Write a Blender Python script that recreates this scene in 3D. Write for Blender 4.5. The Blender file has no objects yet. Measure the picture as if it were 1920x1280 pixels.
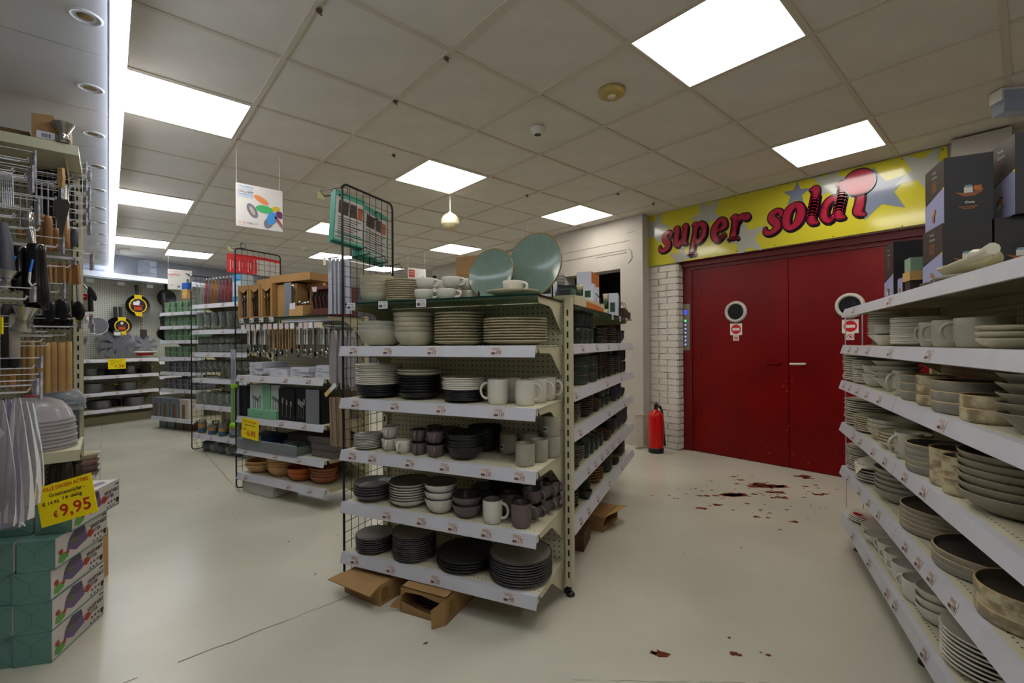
import bpy, bmesh, math, random
from mathutils import Matrix, Vector, Euler
R_ = math.radians
random.seed(7)
S = bpy.context.scene
COL = S.collection
# ------------------------------------------------------------------ camera, world, exposure
H, FPX, YAW = 1.165, 857.0, 41.47
CEIL = 2.597
cam = bpy.data.objects.new('camera', bpy.data.cameras.new('camera'))
COL.objects.link(cam)
cam.location = (0, 0, H)
cam.data.sensor_width = 36; cam.data.lens = 36 * FPX / 1920
cam.data.shift_y = 3.5 / 1920
cam.data.clip_start = 0.02; cam.data.clip_end = 60
cam.matrix_world = Matrix.Translation((0, 0, H)) @ Matrix.Rotation(R_(-YAW), 4, 'Z') @ Matrix.Rotation(R_(90), 4, 'X') @ Matrix.Rotation(R_(-0.33), 4, 'Z')
S.camera = cam
w = bpy.data.worlds.new('world'); S.world = w; w.use_nodes = True
w.node_tree.nodes['Background'].inputs[0].default_value = (0.75, 0.82, 1, 1)
w.node_tree.nodes['Background'].inputs[1].default_value = 0.05
S.view_settings.view_transform = 'Standard'; S.view_settings.look = 'None'
S.view_settings.gamma = 1; S.view_settings.use_curve_mapping = False
S.view_settings.exposure = 0.56
LAMP = 7.2          # ceiling panels
LED = 11.0           # strip on the soffit
_s, _c = math.sin(R_(YAW)), math.cos(R_(YAW))
def c2w(X, d): return (d*_s + X*_c, d*_c - X*_s)
def w2c(x, y): return (x*_c - y*_s, x*_s + y*_c)
def at(px, py, d):
    """point at real depth d (metres) that was measured at photo position px, py"""
    u, v = px - 960, py - 643.5
    b = v + .0058*u; a = u - .0058*b
    x, y = c2w(a/FPX*d, d)
    return (x, y, H - b/FPX*d)
class Fr:
    def __init__(s, o, deg): s.o = o; s.deg = deg; s.a = R_(deg); s.M = Matrix.Translation((o[0], o[1], 0)) @ Matrix.Rotation(s.a, 4, 'Z')
    def w(s, lx, ly): v = s.M @ Vector((lx, ly, 0)); return (v.x, v.y)
END = Fr((.847, 2.197), -65.24)
P0 = END.w(1.03, .351)
RUN = Fr(P0, 24.3)
RACK = Fr((3.18, .717), -157.5)
G2 = Fr((.773, 4.188), -69.15)
G3 = Fr((.692, 6.12), -69)
G4 = Fr((.57, 8.25), -67)
BK = Fr((.601, 9.219), 24.3)
# ------------------------------------------------------------------ materials
MATS = {}
def lin(c): return tuple((x/255/12.92 if x/255 <= .04045 else ((x/255+.055)/1.055)**2.4) for x in c)
def mat(name, rgb, rough=.5, metal=0., var=0., vs=6., bump=0., bs=80., trans=0., coat=0., alpha=1., emit=None, spec=.5, ior=1.45, rgb2=None, lo=.42, hi=.62):
    if name in MATS: return MATS[name]
    m = bpy.data.materials.new(name); m.use_nodes = True; MATS[name] = m
    nt = m.node_tree; N = nt.nodes; L = nt.links
    p = N['Principled BSDF']
    c = (*lin(rgb), 1)
    p.inputs['Base Color'].default_value = c
    p.inputs['Roughness'].default_value = rough
    p.inputs['Metallic'].default_value = metal
    p.inputs['IOR'].default_value = ior
    p.inputs['Specular IOR Level'].default_value = spec
    p.inputs['Transmission Weight'].default_value = trans
    p.inputs['Coat Weight'].default_value = coat
    p.inputs['Coat Roughness'].default_value = .08
    p.inputs['Alpha'].default_value = alpha
    tc = None
    if var or bump or rgb2:
        tc = N.new('ShaderNodeTexCoord')
    if var or rgb2:
        nz = N.new('ShaderNodeTexNoise'); nz.inputs['Scale'].default_value = vs; nz.inputs['Detail'].default_value = 5
        L.new(tc.outputs['Object'], nz.inputs['Vector'])
        cr = N.new('ShaderNodeValToRGB'); L.new(nz.outputs['Fac'], cr.inputs[0])
        cr.color_ramp.elements[0].position = lo; cr.color_ramp.elements[1].position = hi
        if rgb2: a, b = c, (*lin(rgb2), 1)
        else:
            a = tuple(min(1, x*(1-var)) for x in c[:3])+(1,); b = tuple(min(1, x*(1+var)) for x in c[:3])+(1,)
        cr.color_ramp.elements[0].color = a; cr.color_ramp.elements[1].color = b
        L.new(cr.outputs[0], p.inputs['Base Color'])
    if bump:
        nb = N.new('ShaderNodeTexNoise'); nb.inputs['Scale'].default_value = bs; nb.inputs['Detail'].default_value = 4
        L.new(tc.outputs['Object'], nb.inputs['Vector'])
        bp = N.new('ShaderNodeBump'); bp.inputs['Strength'].default_value = bump; bp.inputs['Distance'].default_value = .004
        L.new(nb.outputs['Fac'], bp.inputs['Height']); L.new(bp.outputs[0], p.inputs['Normal'])
    if emit:
        p.inputs['Emission Color'].default_value = (*emit[:3], 1); p.inputs['Emission Strength'].default_value = emit[3]
    return m
def dotmat(name, rgb, hole, sx, sz, r, axes='XZ', band=None, rough=.5):
    """painted metal with punched holes in rows (object space)"""
    if name in MATS: return MATS[name]
    m = mat(name, rgb, rough); nt = m.node_tree; N = nt.nodes; L = nt.links; p = N['Principled BSDF']
    tc = N.new('ShaderNodeTexCoord'); sp = N.new('ShaderNodeSeparateXYZ'); L.new(tc.outputs['Object'], sp.inputs[0])
    def mth(op, a, b=None):
        n = N.new('ShaderNodeMath'); n.operation = op
        for i, v in enumerate((a, b)):
            if v is None: continue
            if isinstance(v, (int, float)): n.inputs[i].default_value = v
            else: L.new(v, n.inputs[i])
        return n.outputs[0]
    def cell(o, s):
        f = mth('FRACT', mth('DIVIDE', o, s)); return mth('MULTIPLY', mth('SUBTRACT', f, .5), s)
    u = cell(sp.outputs[axes[0]], sx)
    if band is None: v = cell(sp.outputs[axes[1]], sz)
    else: v = mth('SUBTRACT', sp.outputs[axes[1]], band)
    d = mth('SQRT', mth('ADD', mth('MULTIPLY', u, u), mth('MULTIPLY', v, v)))
    k = mth('LESS_THAN', d, r)
    mx = N.new('ShaderNodeMix'); mx.data_type = 'RGBA'; L.new(k, mx.inputs['Factor'])
    mx.inputs[6].default_value = (*lin(rgb), 1); mx.inputs[7].default_value = (*lin(hole), 1)
    L.new(mx.outputs[2], p.inputs['Base Color'])
    return m
def clear(name, rgb, a, rough=.05):
    """thin clear sheet or glass: mostly see-through with a glossy surface"""
    if name in MATS: return MATS[name]
    m = bpy.data.materials.new(name); m.use_nodes = True; MATS[name] = m
    nt = m.node_tree; N = nt.nodes; L = nt.links; N.remove(N['Principled BSDF'])
    t = N.new('ShaderNodeBsdfTransparent'); t.inputs[0].default_value = (*lin(rgb), 1)
    g = N.new('ShaderNodeBsdfPrincipled'); g.inputs['Base Color'].default_value = (*lin(rgb), 1); g.inputs['Roughness'].default_value = rough
    fr = N.new('ShaderNodeFresnel'); fr.inputs[0].default_value = 1.45
    ad = N.new('ShaderNodeMath'); ad.operation = 'ADD'; ad.use_clamp = True; ad.inputs[1].default_value = a; L.new(fr.outputs[0], ad.inputs[0])
    mx = N.new('ShaderNodeMixShader'); L.new(ad.outputs[0], mx.inputs[0]); L.new(t.outputs[0], mx.inputs[1]); L.new(g.outputs[0], mx.inputs[2])
    L.new(mx.outputs[0], N['Material Output'].inputs[0])
    return m
BEIGE = mat('cream_powder_coat', (196, 190, 160), .45)
BEIGED = dotmat('cream_pegboard', (214, 208, 182), (28, 26, 20), .0254, .0254, .0035, 'XZ')
BEIGES = dotmat('cream_shelf_top', (200, 195, 170), (40, 36, 28), .02, .02, .0032, 'XY', band=.045)
STRIP = mat('price_rail_plastic', (192, 193, 201), .35, var=.03, vs=9)
TAGP = mat('price_tag_paper', (206, 190, 186), .6)
TAGW = mat('white_tag_card', (215, 215, 220), .5)
INK = mat('dark_print', (40, 36, 38), .6)
INKS = mat('soft_print', (84, 72, 74), .6)
BLKW = mat('black_wire', (26, 27, 32), .4, metal=.3)
CHR = mat('chrome_wire', (222, 222, 228), .35, metal=.6)
STEEL = mat('steel', (150, 150, 155), .3, metal=1.)
CARD = mat('cardboard', (158, 122, 78), .8, var=.08, vs=4, bump=.15, bs=40)
CARDD = mat('cardboard_inside', (70, 52, 34), .9)
CARDL = mat('light_kraft_card', (196, 156, 98), .8, var=.06, vs=5)
BLK = mat('black_plastic', (22, 22, 25), .4)
DKG = mat('dark_slot', (30, 28, 24), .8)
WHT = mat('white_plastic', (212, 210, 204), .4)
GLASSE = mat('green_glass_edge', (10, 44, 38), .15)
GLASS = clear('shelf_glass', (178, 200, 180), .10)
CLR = clear('clear_plastic', (225, 230, 235), .12, .1)
CLRG = clear('clear_glassware', (226, 230, 226), .10, .03)
YEL = mat('yellow_card', (246, 222, 0), .5)
REDP = mat('red_print', (190, 40, 20), .5)
# ------------------------------------------------------------------ mesh building
class MB:
    def __init__(s): s.v = []; s.f = []; s.m = []; s.sm = []
    def add(s, vs, fs, mi=0, sm=False, M=None):
        o = len(s.v)
        s.v += [tuple(M @ Vector(p)) if M is not None else tuple(p) for p in vs]
        for i, f in enumerate(fs):
            s.f.append([o+k for k in f]); s.m.append(mi[i] if isinstance(mi, (list, tuple)) else mi); s.sm.append(sm)
        return s
    def box(s, x0, x1, y0, y1, z0, z1, mi=0, M=None):
        v = [(x, y, z) for z in (z0, z1) for y in (y0, y1) for x in (x0, x1)]
        return s.add(v, [(0, 2, 3, 1), (4, 5, 7, 6), (0, 1, 5, 4), (2, 6, 7, 3), (0, 4, 6, 2), (1, 3, 7, 5)], mi, False, M)
    def prism(s, poly, a, b, ax='x', mi=0, M=None, sm=False):
        """poly in the plane across axis ax, extruded a..b"""
        n = len(poly)
        def P(u, v, t): return {'x': (t, u, v), 'y': (u, t, v), 'z': (u, v, t)}[ax]
        v = [P(u, w_, a) for u, w_ in poly] + [P(u, w_, b) for u, w_ in poly]
        f = [tuple(range(n)), tuple(range(2*n-1, n-1, -1))]
        s.add(v, f, mi, False, M)
        return s.add(v, [(i, (i+1) % n, n+(i+1) % n, n+i) for i in range(n)], mi, sm, M)
    def lathe(s, prof, seg=32, mi=0, M=None, sm=True, close=False):
        """prof: list of (r, z) or (r, z, mat)"""
        v = []; f = []; mm = []
        n = len(prof)
        for p in prof:
            for k in range(seg):
                t = 2*math.pi*k/seg; v.append((p[0]*math.cos(t), p[0]*math.sin(t), p[1]))
        for i in range(n-1):
            for k in range(seg):
                k2 = (k+1) % seg; q = (i*seg+k, i*seg+k2, (i+1)*seg+k2, (i+1)*seg+k)
                if prof[i][0] < 1e-6: q = (q[1], q[2], q[3]) if True else q
                elif prof[i+1][0] < 1e-6: q = (q[0], q[1], q[2])
                f.append(q); mm.append(prof[i][2] if len(prof[i]) > 2 else mi)
        return s.add(v, f, mm, sm, M)
    def tube(s, pts, r, seg=6, mi=0, M=None, caps=True, sm=True):
        pts = [Vector(p) for p in pts]; n = len(pts)
        rr = r if isinstance(r, (list, tuple)) else [r]*n
        v = []; f = []
        T = [(pts[min(i+1, n-1)]-pts[max(i-1, 0)]).normalized() for i in range(n)]
        up = Vector((0, 0, 1)) if abs(T[0].z) < .9 else Vector((1, 0, 0))
        nr = T[0].cross(up).normalized()
        for i in range(n):
            nr = (nr - T[i]*nr.dot(T[i])).normalized(); b = T[i].cross(nr)
            for k in range(seg):
                t = 2*math.pi*k/seg; v.append(pts[i] + (nr*math.cos(t)+b*math.sin(t))*rr[i])
        for i in range(n-1):
            for k in range(seg):
                k2 = (k+1) % seg; f.append((i*seg+k, i*seg+k2, (i+1)*seg+k2, (i+1)*seg+k))
        s.add(v, f, mi, sm, M)
        if caps: s.add(v[:seg], [tuple(range(seg-1, -1, -1))], mi, False, M); s.add(v[-seg:], [tuple(range(seg))], mi, False, M)
        return s
    def disc(s, c, r, n=16, mi=0, M=None, rx=None):
        return s.add([(c[0]+r*math.cos(2*math.pi*k/n), c[1]+(rx or r)*math.sin(2*math.pi*k/n), c[2]) for k in range(n)], [tuple(range(n))], mi, False, M)
    def blob(s, c, r, mi=0, seg=10, M=None):
        prof = [(r[0]*math.sin(math.pi*i/6), -r[2]*math.cos(math.pi*i/6)) for i in range(7)]
        prof[0] = (0, -r[2]); prof[-1] = (0, r[2])
        X = Matrix.Translation(c) @ Matrix.Diagonal((1, r[1]/r[0], 1, 1))
        return s.lathe(prof, seg, mi, (M @ X) if M is not None else X)
    def mesh(s, name, mats):
        me = bpy.data.meshes.new(name)
        me.from_pydata(s.v, [], s.f)
        for m in (mats if isinstance(mats, (list, tuple)) else [mats]): me.materials.append(m)
        me.polygons.foreach_set('material_index', s.m); me.polygons.foreach_set('use_smooth', s.sm)
        me.update(); return me
def ob(name, data, parent=None, loc=(0, 0, 0), rot=(0, 0, 0), label=None, cat=None, group=None, kind=None):
    o = bpy.data.objects.new(name, data); COL.objects.link(o)
    if parent is not None: o.parent = parent
    o.location = loc; o.rotation_euler = rot
    if label: o['label'] = label
    if cat: o['category'] = cat
    if group: o['group'] = group
    if kind: o['kind'] = kind
    return o
def build(mb, name, mats, parent=None, **k): return ob(name, mb.mesh(name, mats), parent, **k)
def thing(name, label, cat, fr=None, loc=(0, 0, 0), rotz=0, group=None, rot=None):
    if fr is not None:
        p = fr.w(loc[0], loc[1]); loc = (p[0], p[1], loc[2]); rotz = fr.a + rotz
    return ob(name, None, None, loc, rot or (0, 0, rotz), label, cat, group)
def struct(mb, name, mats, **k): return build(mb, name, mats, kind='structure', **k)
# text as flat mesh ------------------------------------------------
_TX = {}
def txt(s_, bold=0.):
    key = (s_, bold)
    if key not in _TX:
        cu = bpy.data.curves.new('t', 'FONT'); cu.body = s_; cu.size = 1; cu.resolution_u = 2; cu.offset = bold
        o = bpy.data.objects.new('t', cu); me = bpy.data.meshes.new_from_object(o)
        _TX[key] = ([tuple(v.co) for v in me.vertices], [tuple(p.vertices) for p in me.polygons])
        bpy.data.objects.remove(o); bpy.data.curves.remove(cu); bpy.data.meshes.remove(me)
    return _TX[key]
XZ = Matrix(((1, 0, 0, 0), (0, 0, -1, 0), (0, 1, 0, 0), (0, 0, 0, 1)))     # (x, y) drawn upright in the xz plane, facing -y
def addtxt(mb, s_, x, z, h, mi, y=-.0006, M=None, wid=None, bold=0., shear=0.):
    """lettering standing in the local xz plane facing -y; h = capital height; wid = forced width"""
    v, f = txt(s_, bold)
    if not v: return
    sx = h/.72; x0 = min(p[0] for p in v); x1 = max(p[0] for p in v)
    kx = sx if wid is None else wid/(x1-x0)
    vs = [((p[0]-x0)*kx + shear*p[1]*sx + x, y, p[1]*sx + z) for p in v]
    mb.add(vs, f, mi, False, M)
# ------------------------------------------------------------------ crockery
CER = {}
def cer(name, out, inn=None, rim=None, rough=.25, **k):
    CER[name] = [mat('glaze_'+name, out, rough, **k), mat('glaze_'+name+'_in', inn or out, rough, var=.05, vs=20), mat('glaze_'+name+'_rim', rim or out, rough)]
cer('white', (212, 208, 196))
cer('cream', (190, 187, 168), (190, 186, 160), (150, 126, 88), .3, var=.08, vs=14)
cer('tan', (178, 172, 148), (180, 174, 150), (136, 112, 76), .35, var=.08, vs=14)
cer('whitedark', (205, 202, 192), (112, 110, 106), (34, 30, 32), .3)
cer('greydark', (84, 80, 84), (108, 106, 104), (34, 32, 34), .35)
cer('greytop', (96, 92, 94), (132, 128, 122), (30, 28, 30), .35)
cer('black', (26, 25, 29), (30, 29, 32), (20, 19, 22), .28)
cer('blackmatt', (32, 30, 33), (50, 46, 47), (24, 22, 24), .4)
cer('taupe', (104, 92, 92), (66, 60, 62), (34, 28, 30), .35)
cer('sage', (160, 156, 140), (162, 158, 144), (150, 146, 130), .4, var=.04, vs=20)
cer('offwhite', (190, 188, 172), (192, 190, 176), (180, 176, 160), .3, var=.04, vs=8)
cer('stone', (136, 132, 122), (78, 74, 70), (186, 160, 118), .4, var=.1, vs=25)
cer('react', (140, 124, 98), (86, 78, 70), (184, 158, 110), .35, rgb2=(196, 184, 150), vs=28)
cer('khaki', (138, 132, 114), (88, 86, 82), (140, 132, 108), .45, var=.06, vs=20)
cer('celadon', (100, 120, 108), (112, 132, 120), (128, 96, 44), .15, var=.12, vs=9)
cer('pine', (50, 62, 56), (70, 84, 76), (96, 66, 50), .2, var=.2, vs=18)
cer('night', (48, 52, 62), (44, 48, 58), (60, 44, 40), .2, var=.2, vs=18)
cer('pinebrown', (34, 36, 34), (104, 72, 40), (96, 60, 34), .25, var=.15, vs=12)
cer('amber', (132, 90, 36), (146, 102, 44), (110, 70, 30), .3, var=.1, vs=14)
cer('olive', (40, 46, 38), (58, 66, 44), (60, 50, 34), .25, var=.15, vs=12)
cer('terra', (178, 84, 26), (150, 66, 22), (190, 96, 36), .3, var=.08, vs=10)
cer('clay', (150, 92, 62), (140, 74, 36), (164, 104, 70), .4, var=.1, vs=14)
cer('bamboo', (186, 144, 92), (160, 116, 70), (196, 154, 100), .5, var=.08, vs=10)
_PM = {}
def prof(kind, D, h):
    R = D/2
    if kind == 'plate': return [(0, .003, 0), (.56*R, .003, 0), (.57*R, 0, 0), (.62*R, 0, 0), (.66*R, .004, 0), (.955*R, h-.0075, 0), (.995*R, h-.0055, 0), (R, h-.002, 2), (.99*R, h, 2), (.965*R, h-.001, 1), (.66*R, .0075, 1), (0, .0065, 1)]
    if kind == 'flat': return [(0, 0, 0), (.93*R, 0, 0), (.985*R, h*.4, 0), (R, h-.002, 2), (.99*R, h, 2), (.965*R, h-.001, 1), (.92*R, h*.45, 1), (0, h*.4, 1)]
    if kind == 'deep': return [(0, .003, 0), (.5*R, .003, 0), (.51*R, 0, 0), (.57*R, 0, 0), (.66*R, .006, 0), (.84*R, .4*h, 0), (.985*R, h-.006, 0), (R, h-.002, 2), (.985*R, h, 2), (.955*R, h-.003, 1), (.8*R, .4*h+.002, 1), (.6*R, .01, 1), (0, .008, 1)]
    if kind == 'bowl': return [(0, .004, 0), (.4*R, .004, 0), (.41*R, 0, 0), (.47*R, 0, 0), (.62*R, .1*h, 0), (.82*R, .36*h, 0), (.95*R, .7*h, 0), (.99*R, h-.004, 2), (R, h-.001, 2), (.985*R, h, 2), (.955*R, h-.003, 1), (.9*R, .68*h, 1), (.76*R, .37*h, 1), (.5*R, .14*h, 1), (0, .1*h, 1)]
    if kind == 'cone': return [(0, .004, 0), (.42*R, .004, 0), (.42*R, 0, 0), (.46*R, 0, 0), (.46*R, .006, 0), (.985*R, h-.003, 2), (R, h-.001, 2), (.985*R, h, 2), (.96*R, h-.003, 1), (.46*R, .013, 1), (0, .01, 1)]
    if kind == 'straight': return [(0, 0, 0), (.9*R, 0, 0), (.97*R, .004, 0), (R, .011, 0), (R, h-.003, 2), (.99*R, h, 2), (R-.005, h-.002, 1), (R-.006, .012, 1), (R*.88, .007, 1), (0, .006, 1)]
    if kind == 'cup': return [(0, .003, 0), (.5*R, .003, 0), (.52*R, 0, 0), (.58*R, 0, 0), (.74*R, .12*h, 0), (.93*R, .42*h, 0), (R, .8*h, 0), (R, h-.002, 2), (.98*R, h, 2), (R-.004, h-.003, 1), (.88*R, .42*h, 1), (.6*R, .1*h, 1), (0, .07*h, 1)]
    if kind == 'mug': return [(0, .003, 0), (.68*R, .003, 0), (.7*R, 0, 0), (.8*R, 0, 0), (.9*R, .07*h, 0), (.98*R, .3*h, 0), (R, .75*h, 0), (.985*R, h-.002, 2), (.96*R, h, 2), (R-.005, h-.003, 1), (R-.006, .3*h, 1), (.75*R, .06*h, 1), (0, .05*h, 1)]
    if kind == 'tumbler': return [(0, 0, 0), (.84*R, 0, 0), (.95*R, .03*h, 0), (R, .12*h, 0), (R, h-.002, 2), (.97*R, h, 2), (R-.004, h-.003, 1), (R-.005, .1*h, 1), (0, .05*h, 1)]
def pmesh(kind, D, h, mt, seg=None):
    k = (kind, round(D, 3), round(h, 3), mt)
    if k not in _PM:
        _PM[k] = MB().lathe(prof(kind, D, h), seg or (40 if D > .15 else 28)).mesh(kind+'_'+mt, CER[mt])
    return _PM[k]
def hmesh(kind, D, h, mt):
    k = ('h', kind, round(D, 3), round(h, 3), mt)
    if k not in _PM:
        R = D/2; o = .03 if kind == 'mug' else .024
        zt, zb = (.84*h, .22*h) if kind == 'mug' else (.86*h, .3*h)
        pts = []
        for i in range(11):
            t = math.pi*(i/10) ; pts.append((R*.95 + o*math.sin(t)**.8, 0, (zt+zb)/2 + (zt-zb)/2*math.cos(t)))
        if kind == 'cup': pts[-1] = (R*.82, 0, zb)
        _PM[k] = MB().tube(pts, [.0065]*2+[.0055]*7+[.0065]*2, 7).mesh('handle_'+mt, CER[mt])
    return _PM[k]
CATS = {'plate': 'plate', 'flat': 'plate', 'deep': 'plate', 'bowl': 'bowl', 'cone': 'bowl', 'straight': 'bowl', 'cup': 'cup', 'mug': 'mug', 'tumbler': 'tumbler'}
NAMES = {'plate': 'plate', 'flat': 'plate', 'deep': 'deep_plate', 'bowl': 'bowl', 'cone': 'conical_bowl', 'straight': 'straight_bowl', 'cup': 'cup', 'mug': 'mug', 'tumbler': 'tumbler'}
OW = ['bottom', 'second-lowest', 'third-lowest', 'fourth-lowest', 'fifth-lowest', 'sixth-lowest', 'seventh-lowest', 'eighth-lowest', 'ninth-lowest', 'tenth-lowest', 'eleventh-lowest', 'twelfth-lowest', 'thirteenth-lowest']
ORD = {n: (['lower', 'upper'] if n == 2 else OW[:n-1] + ['topmost']) for n in range(2, 15)}
def stack(fr, lx, ly, z, n, step, kind, D, h, mt, label, hd=None, jit=.0012, tilt=.006, name=None, cat=None, mts=None, lab_i=None):
    """n pieces of crockery one above the other; hd = handle direction in degrees of the frame"""
    p = fr.w(lx, ly)
    for i in range(n):
        m_ = mts[i] if mts else mt
        lb = label if n == 1 else (ORD[n][i] + ' ' + label)
        rz = random.uniform(0, 6.28) if hd is None else R_(hd) + fr.a + random.uniform(-.08, .08)*(i > 0)
        o = ob(name or NAMES[kind], pmesh(kind, D, h, m_), None,
               (p[0]+random.uniform(-jit, jit)*(i > 0), p[1]+random.uniform(-jit, jit)*(i > 0), z+i*step+.0006),
               (random.uniform(-tilt, tilt)*(i > 0 and n > 2), random.uniform(-tilt, tilt)*(i > 0 and n > 2), rz), lb, cat or CATS[kind], label)
        if n == 1: del o['group']
        if kind in ('cup', 'mug') and hd is not None: ob('handle', hmesh(kind, D, h, m_), o)
# ------------------------------------------------------------------ the room
FLOOR = mat('painted_concrete', (196, 193, 178), .26, var=.05, vs=1.3, bump=.06, bs=9, spec=.5)
PLAST = mat('white_painted_plaster', (180, 173, 164), .75, var=.04, vs=2.5, bump=.5, bs=14)
BRICK = mat('white_painted_brick', (214, 208, 198), .75, var=.05, vs=6, bump=.8, bs=30)
MORT = mat('painted_mortar', (128, 122, 112), .9, var=.1, vs=12)
TILE = mat('ceiling_board', (210, 205, 197), .85, var=.025, vs=5, bump=.12, bs=120)
TEE = mat('ceiling_tee', (196, 188, 172), .6)
SOFF = mat('soffit_metal', (222, 224, 232), .65, var=.02, vs=5)
WALLG = mat('grey_wall_paint', (168, 170, 178), .8, var=.02, vs=2)
RED = mat('red_door_paint', (110, 0, 3), .33, var=.10, vs=2.2, bump=.08, bs=5, spec=.28)
REDK = mat('red_frame_paint', (104, 0, 5), .4)
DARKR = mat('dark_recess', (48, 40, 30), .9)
# floor with joints, chips and marks
fl = struct(MB().box(-3, 7, -3, 14, -.1, 0), 'floor', FLOOR)
JT = mat('floor_joint', (118, 112, 98), .8)
jm = MB()
random.seed(3)
def crackline(a, b, w_, mb, wob=.004, n=40):
    ax, ay = a; bx, by = b; L_ = math.hypot(bx-ax, by-ay); nx, ny = -(by-ay)/L_, (bx-ax)/L_
    pts = [(ax+(bx-ax)*i/n + nx*random.uniform(-wob, wob), ay+(by-ay)*i/n + ny*random.uniform(-wob, wob), w_*random.uniform(.35, 1)) for i in range(n+1)]
    for i in range(n):
        if random.random() < .12: continue
        p, q = pts[i], pts[i+1]
        mb.add([(p[0]+nx*p[2], p[1]+ny*p[2], .0007), (p[0]-nx*p[2], p[1]-ny*p[2], .0007), (q[0]-nx*q[2], q[1]-ny*q[2], .0007), (q[0]+nx*q[2], q[1]+ny*q[2], .0007)], [(0, 1, 2, 3)])
for a, b, w_ in (((-.1, 2.07), (2.2, 2.11), .003), ((-.2, 4.185), (.78, 4.183), .0022), ((.775, 4.18), (.78, 7.3), .0045), ((-.05, 3.6), (-.075, 9.3), .004), ((2.9, 3.0), (3.9, 2.1), .0015), ((1.2, 1.05), (2.1, .2), .0012)):
    crackline(a, b, w_, jm)
build(jm, 'joint', JT, fl, kind='stuff')
CHIP = mat('bare_red_floor_chip', (112, 44, 22), .8, var=.2, vs=20)
MARK = mat('dark_scuff', (58, 50, 42), .8)
def splat(mb, x, y, r, mi=0, el=1.6, ang=-.85, z=.0009):
    n = random.randint(9, 14); v = []
    for k in range(n):
        t = 2*math.pi*k/n; q = r*random.uniform(.45, 1.15)
        u, w_ = q*math.cos(t)*el, q*math.sin(t)
        v.append((x+u*math.cos(ang)-w_*math.sin(ang), y+u*math.sin(ang)+w_*math.cos(ang), z))
    mb.add(v, [tuple(range(n))], mi)
cm = MB()
for x, y, r in ((3.568, 1.492, .06), (3.60, 1.46, .05), (3.53, 1.53, .045), (4.00, 1.47, .05), (3.96, 1.41, .05), (4.03, 1.36, .06), (3.9, 1.47, .04), (3.94, 1.50, .035), (4.07, 1.32, .04), (3.872, 1.299, .045), (3.84, 1.34, .03), (4.50, 1.30, .05), (4.47, 1.26, .035),
                (3.269, 1.48, .028), (3.116, 1.518, .03), (3.40, 1.62, .022), (3.36, 1.66, .022), (3.45, 1.58, .022), (3.233, 1.208, .018), (3.27, 1.15, .015), (3.323, 1.014, .022), (4.046, 1.071, .03), (4.10, 1.04, .02), (3.773, 1.222, .035), (3.72, 1.27, .02), (4.0, 1.62, .022), (4.05, 1.70, .02), (3.87, 1.60, .018), (3.70, 1.40, .02),
                (1.548, .917, .024), (1.53, .94, .014), (1.748, .737, .014), (1.755, .72, .010), (1.834, .648, .008), (1.83, .788, .007), (1.83, .67, .005), (3.9, 1.12, .015), (4.2, 1.2, .02), (4.3, 1.15, .015), (3.1, 1.9, .012), (3.45, 1.35, .015)):
    splat(cm, x, y, r)
for i in range(70):
    splat(cm, random.uniform(3.0, 4.3), random.uniform(.95, 1.85), random.uniform(.004, .012))
build(cm, 'paint_chip', CHIP, fl, kind='stuff')
mm_ = MB()
for i in range(170):
    x, y = random.uniform(-.3, 4.4), random.uniform(-.2, 8)
    splat(mm_, x, y, random.uniform(.002, .007), 0, random.uniform(1, 2.6), random.uniform(0, 3.1))
build(mm_, 'scuff_mark', MARK, fl, kind='stuff')
# walls
struct(MB().box(-3.1, -3, -3, 14, 0, 2.7), 'wall_left', WALLG)
struct(MB().box(-3, 4.9, -3.1, -3, 0, 2.7), 'wall_front', PLAST)
bw = MB().box(-4, 9, .52, .62, 0, 2.7, M=BK.M); struct(bw, 'wall_back', WALLG)
# right wall: door opening y .41-2.51, stairwell opening y 3.14-3.95
rw = MB()
rw.box(4.60, 5.0, -3, .405, 0, 2.7)
rw.box(4.60, 5.0, .405, 2.515, 2.04, 2.7)
rw.box(4.605, 5.0, 2.522, 2.86, 0, 2.7)
rwall = struct(rw, 'wall_right', PLAST)
# bricks of the pier left of the doors, front face and reveal
br = MB().box(0, .0001+1, 0, 1, 0, 1).mesh('brick', BRICK)
def brick(x, y, z, sx, sy, sz):
    b = bpy.data.objects.new('brick', BR[random.randint(0, 3)]); COL.objects.link(b); b.parent = rwall
    b.location = (x, y, z); b.scale = (sx, sy, sz); b.rotation_euler = (random.uniform(-.006, .006), 0, random.uniform(-.006, .006))
BR = []
for q in range(4):
    m_ = MB(); e = .03
    pts = [(e*random.uniform(.3, 2), e*random.uniform(.5, 3)), (1-e*random.uniform(.3, 2), e*random.uniform(.5, 3)), (1-e*random.uniform(.3, 2), 1-e*random.uniform(.5, 3)), (.5, 1-e*random.uniform(.3, 2)), (e*random.uniform(.3, 2), 1-e*random.uniform(.5, 3))]
    m_.prism(pts, 0, 1, 'x'); BR.append(m_.mesh('brick', BRICK))
zc = .01; k = 0
while zc < 2.0:
    hh = .068
    cuts = [2.512, 2.63, 2.845] if k % 2 else [2.512, 2.735, 2.845]
    for a, b in zip(cuts[:-1], cuts[1:]):
        brick(4.6005+random.uniform(-.002, .002), a+random.uniform(-.001, .001), zc, .07, b-a-.0022, hh-.0016)
    cuts = [4.601, 4.715] if k % 2 else [4.601, 4.66, 4.715]
    for a, b in zip(cuts[:-1], cuts[1:]):
        bb = bpy.data.objects.new('brick', BR[k % 4]); COL.objects.link(bb); bb.parent = rwall
        bb.location = (a, 2.519+random.uniform(-.002, .002), zc); bb.scale = (.02, b-a-.002, hh-.003); bb.rotation_euler = (0, 0, R_(-90)); bb.location.y += .0
    zc += hh+.001; k += 1
ck = MB(); random.seed(12)
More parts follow.
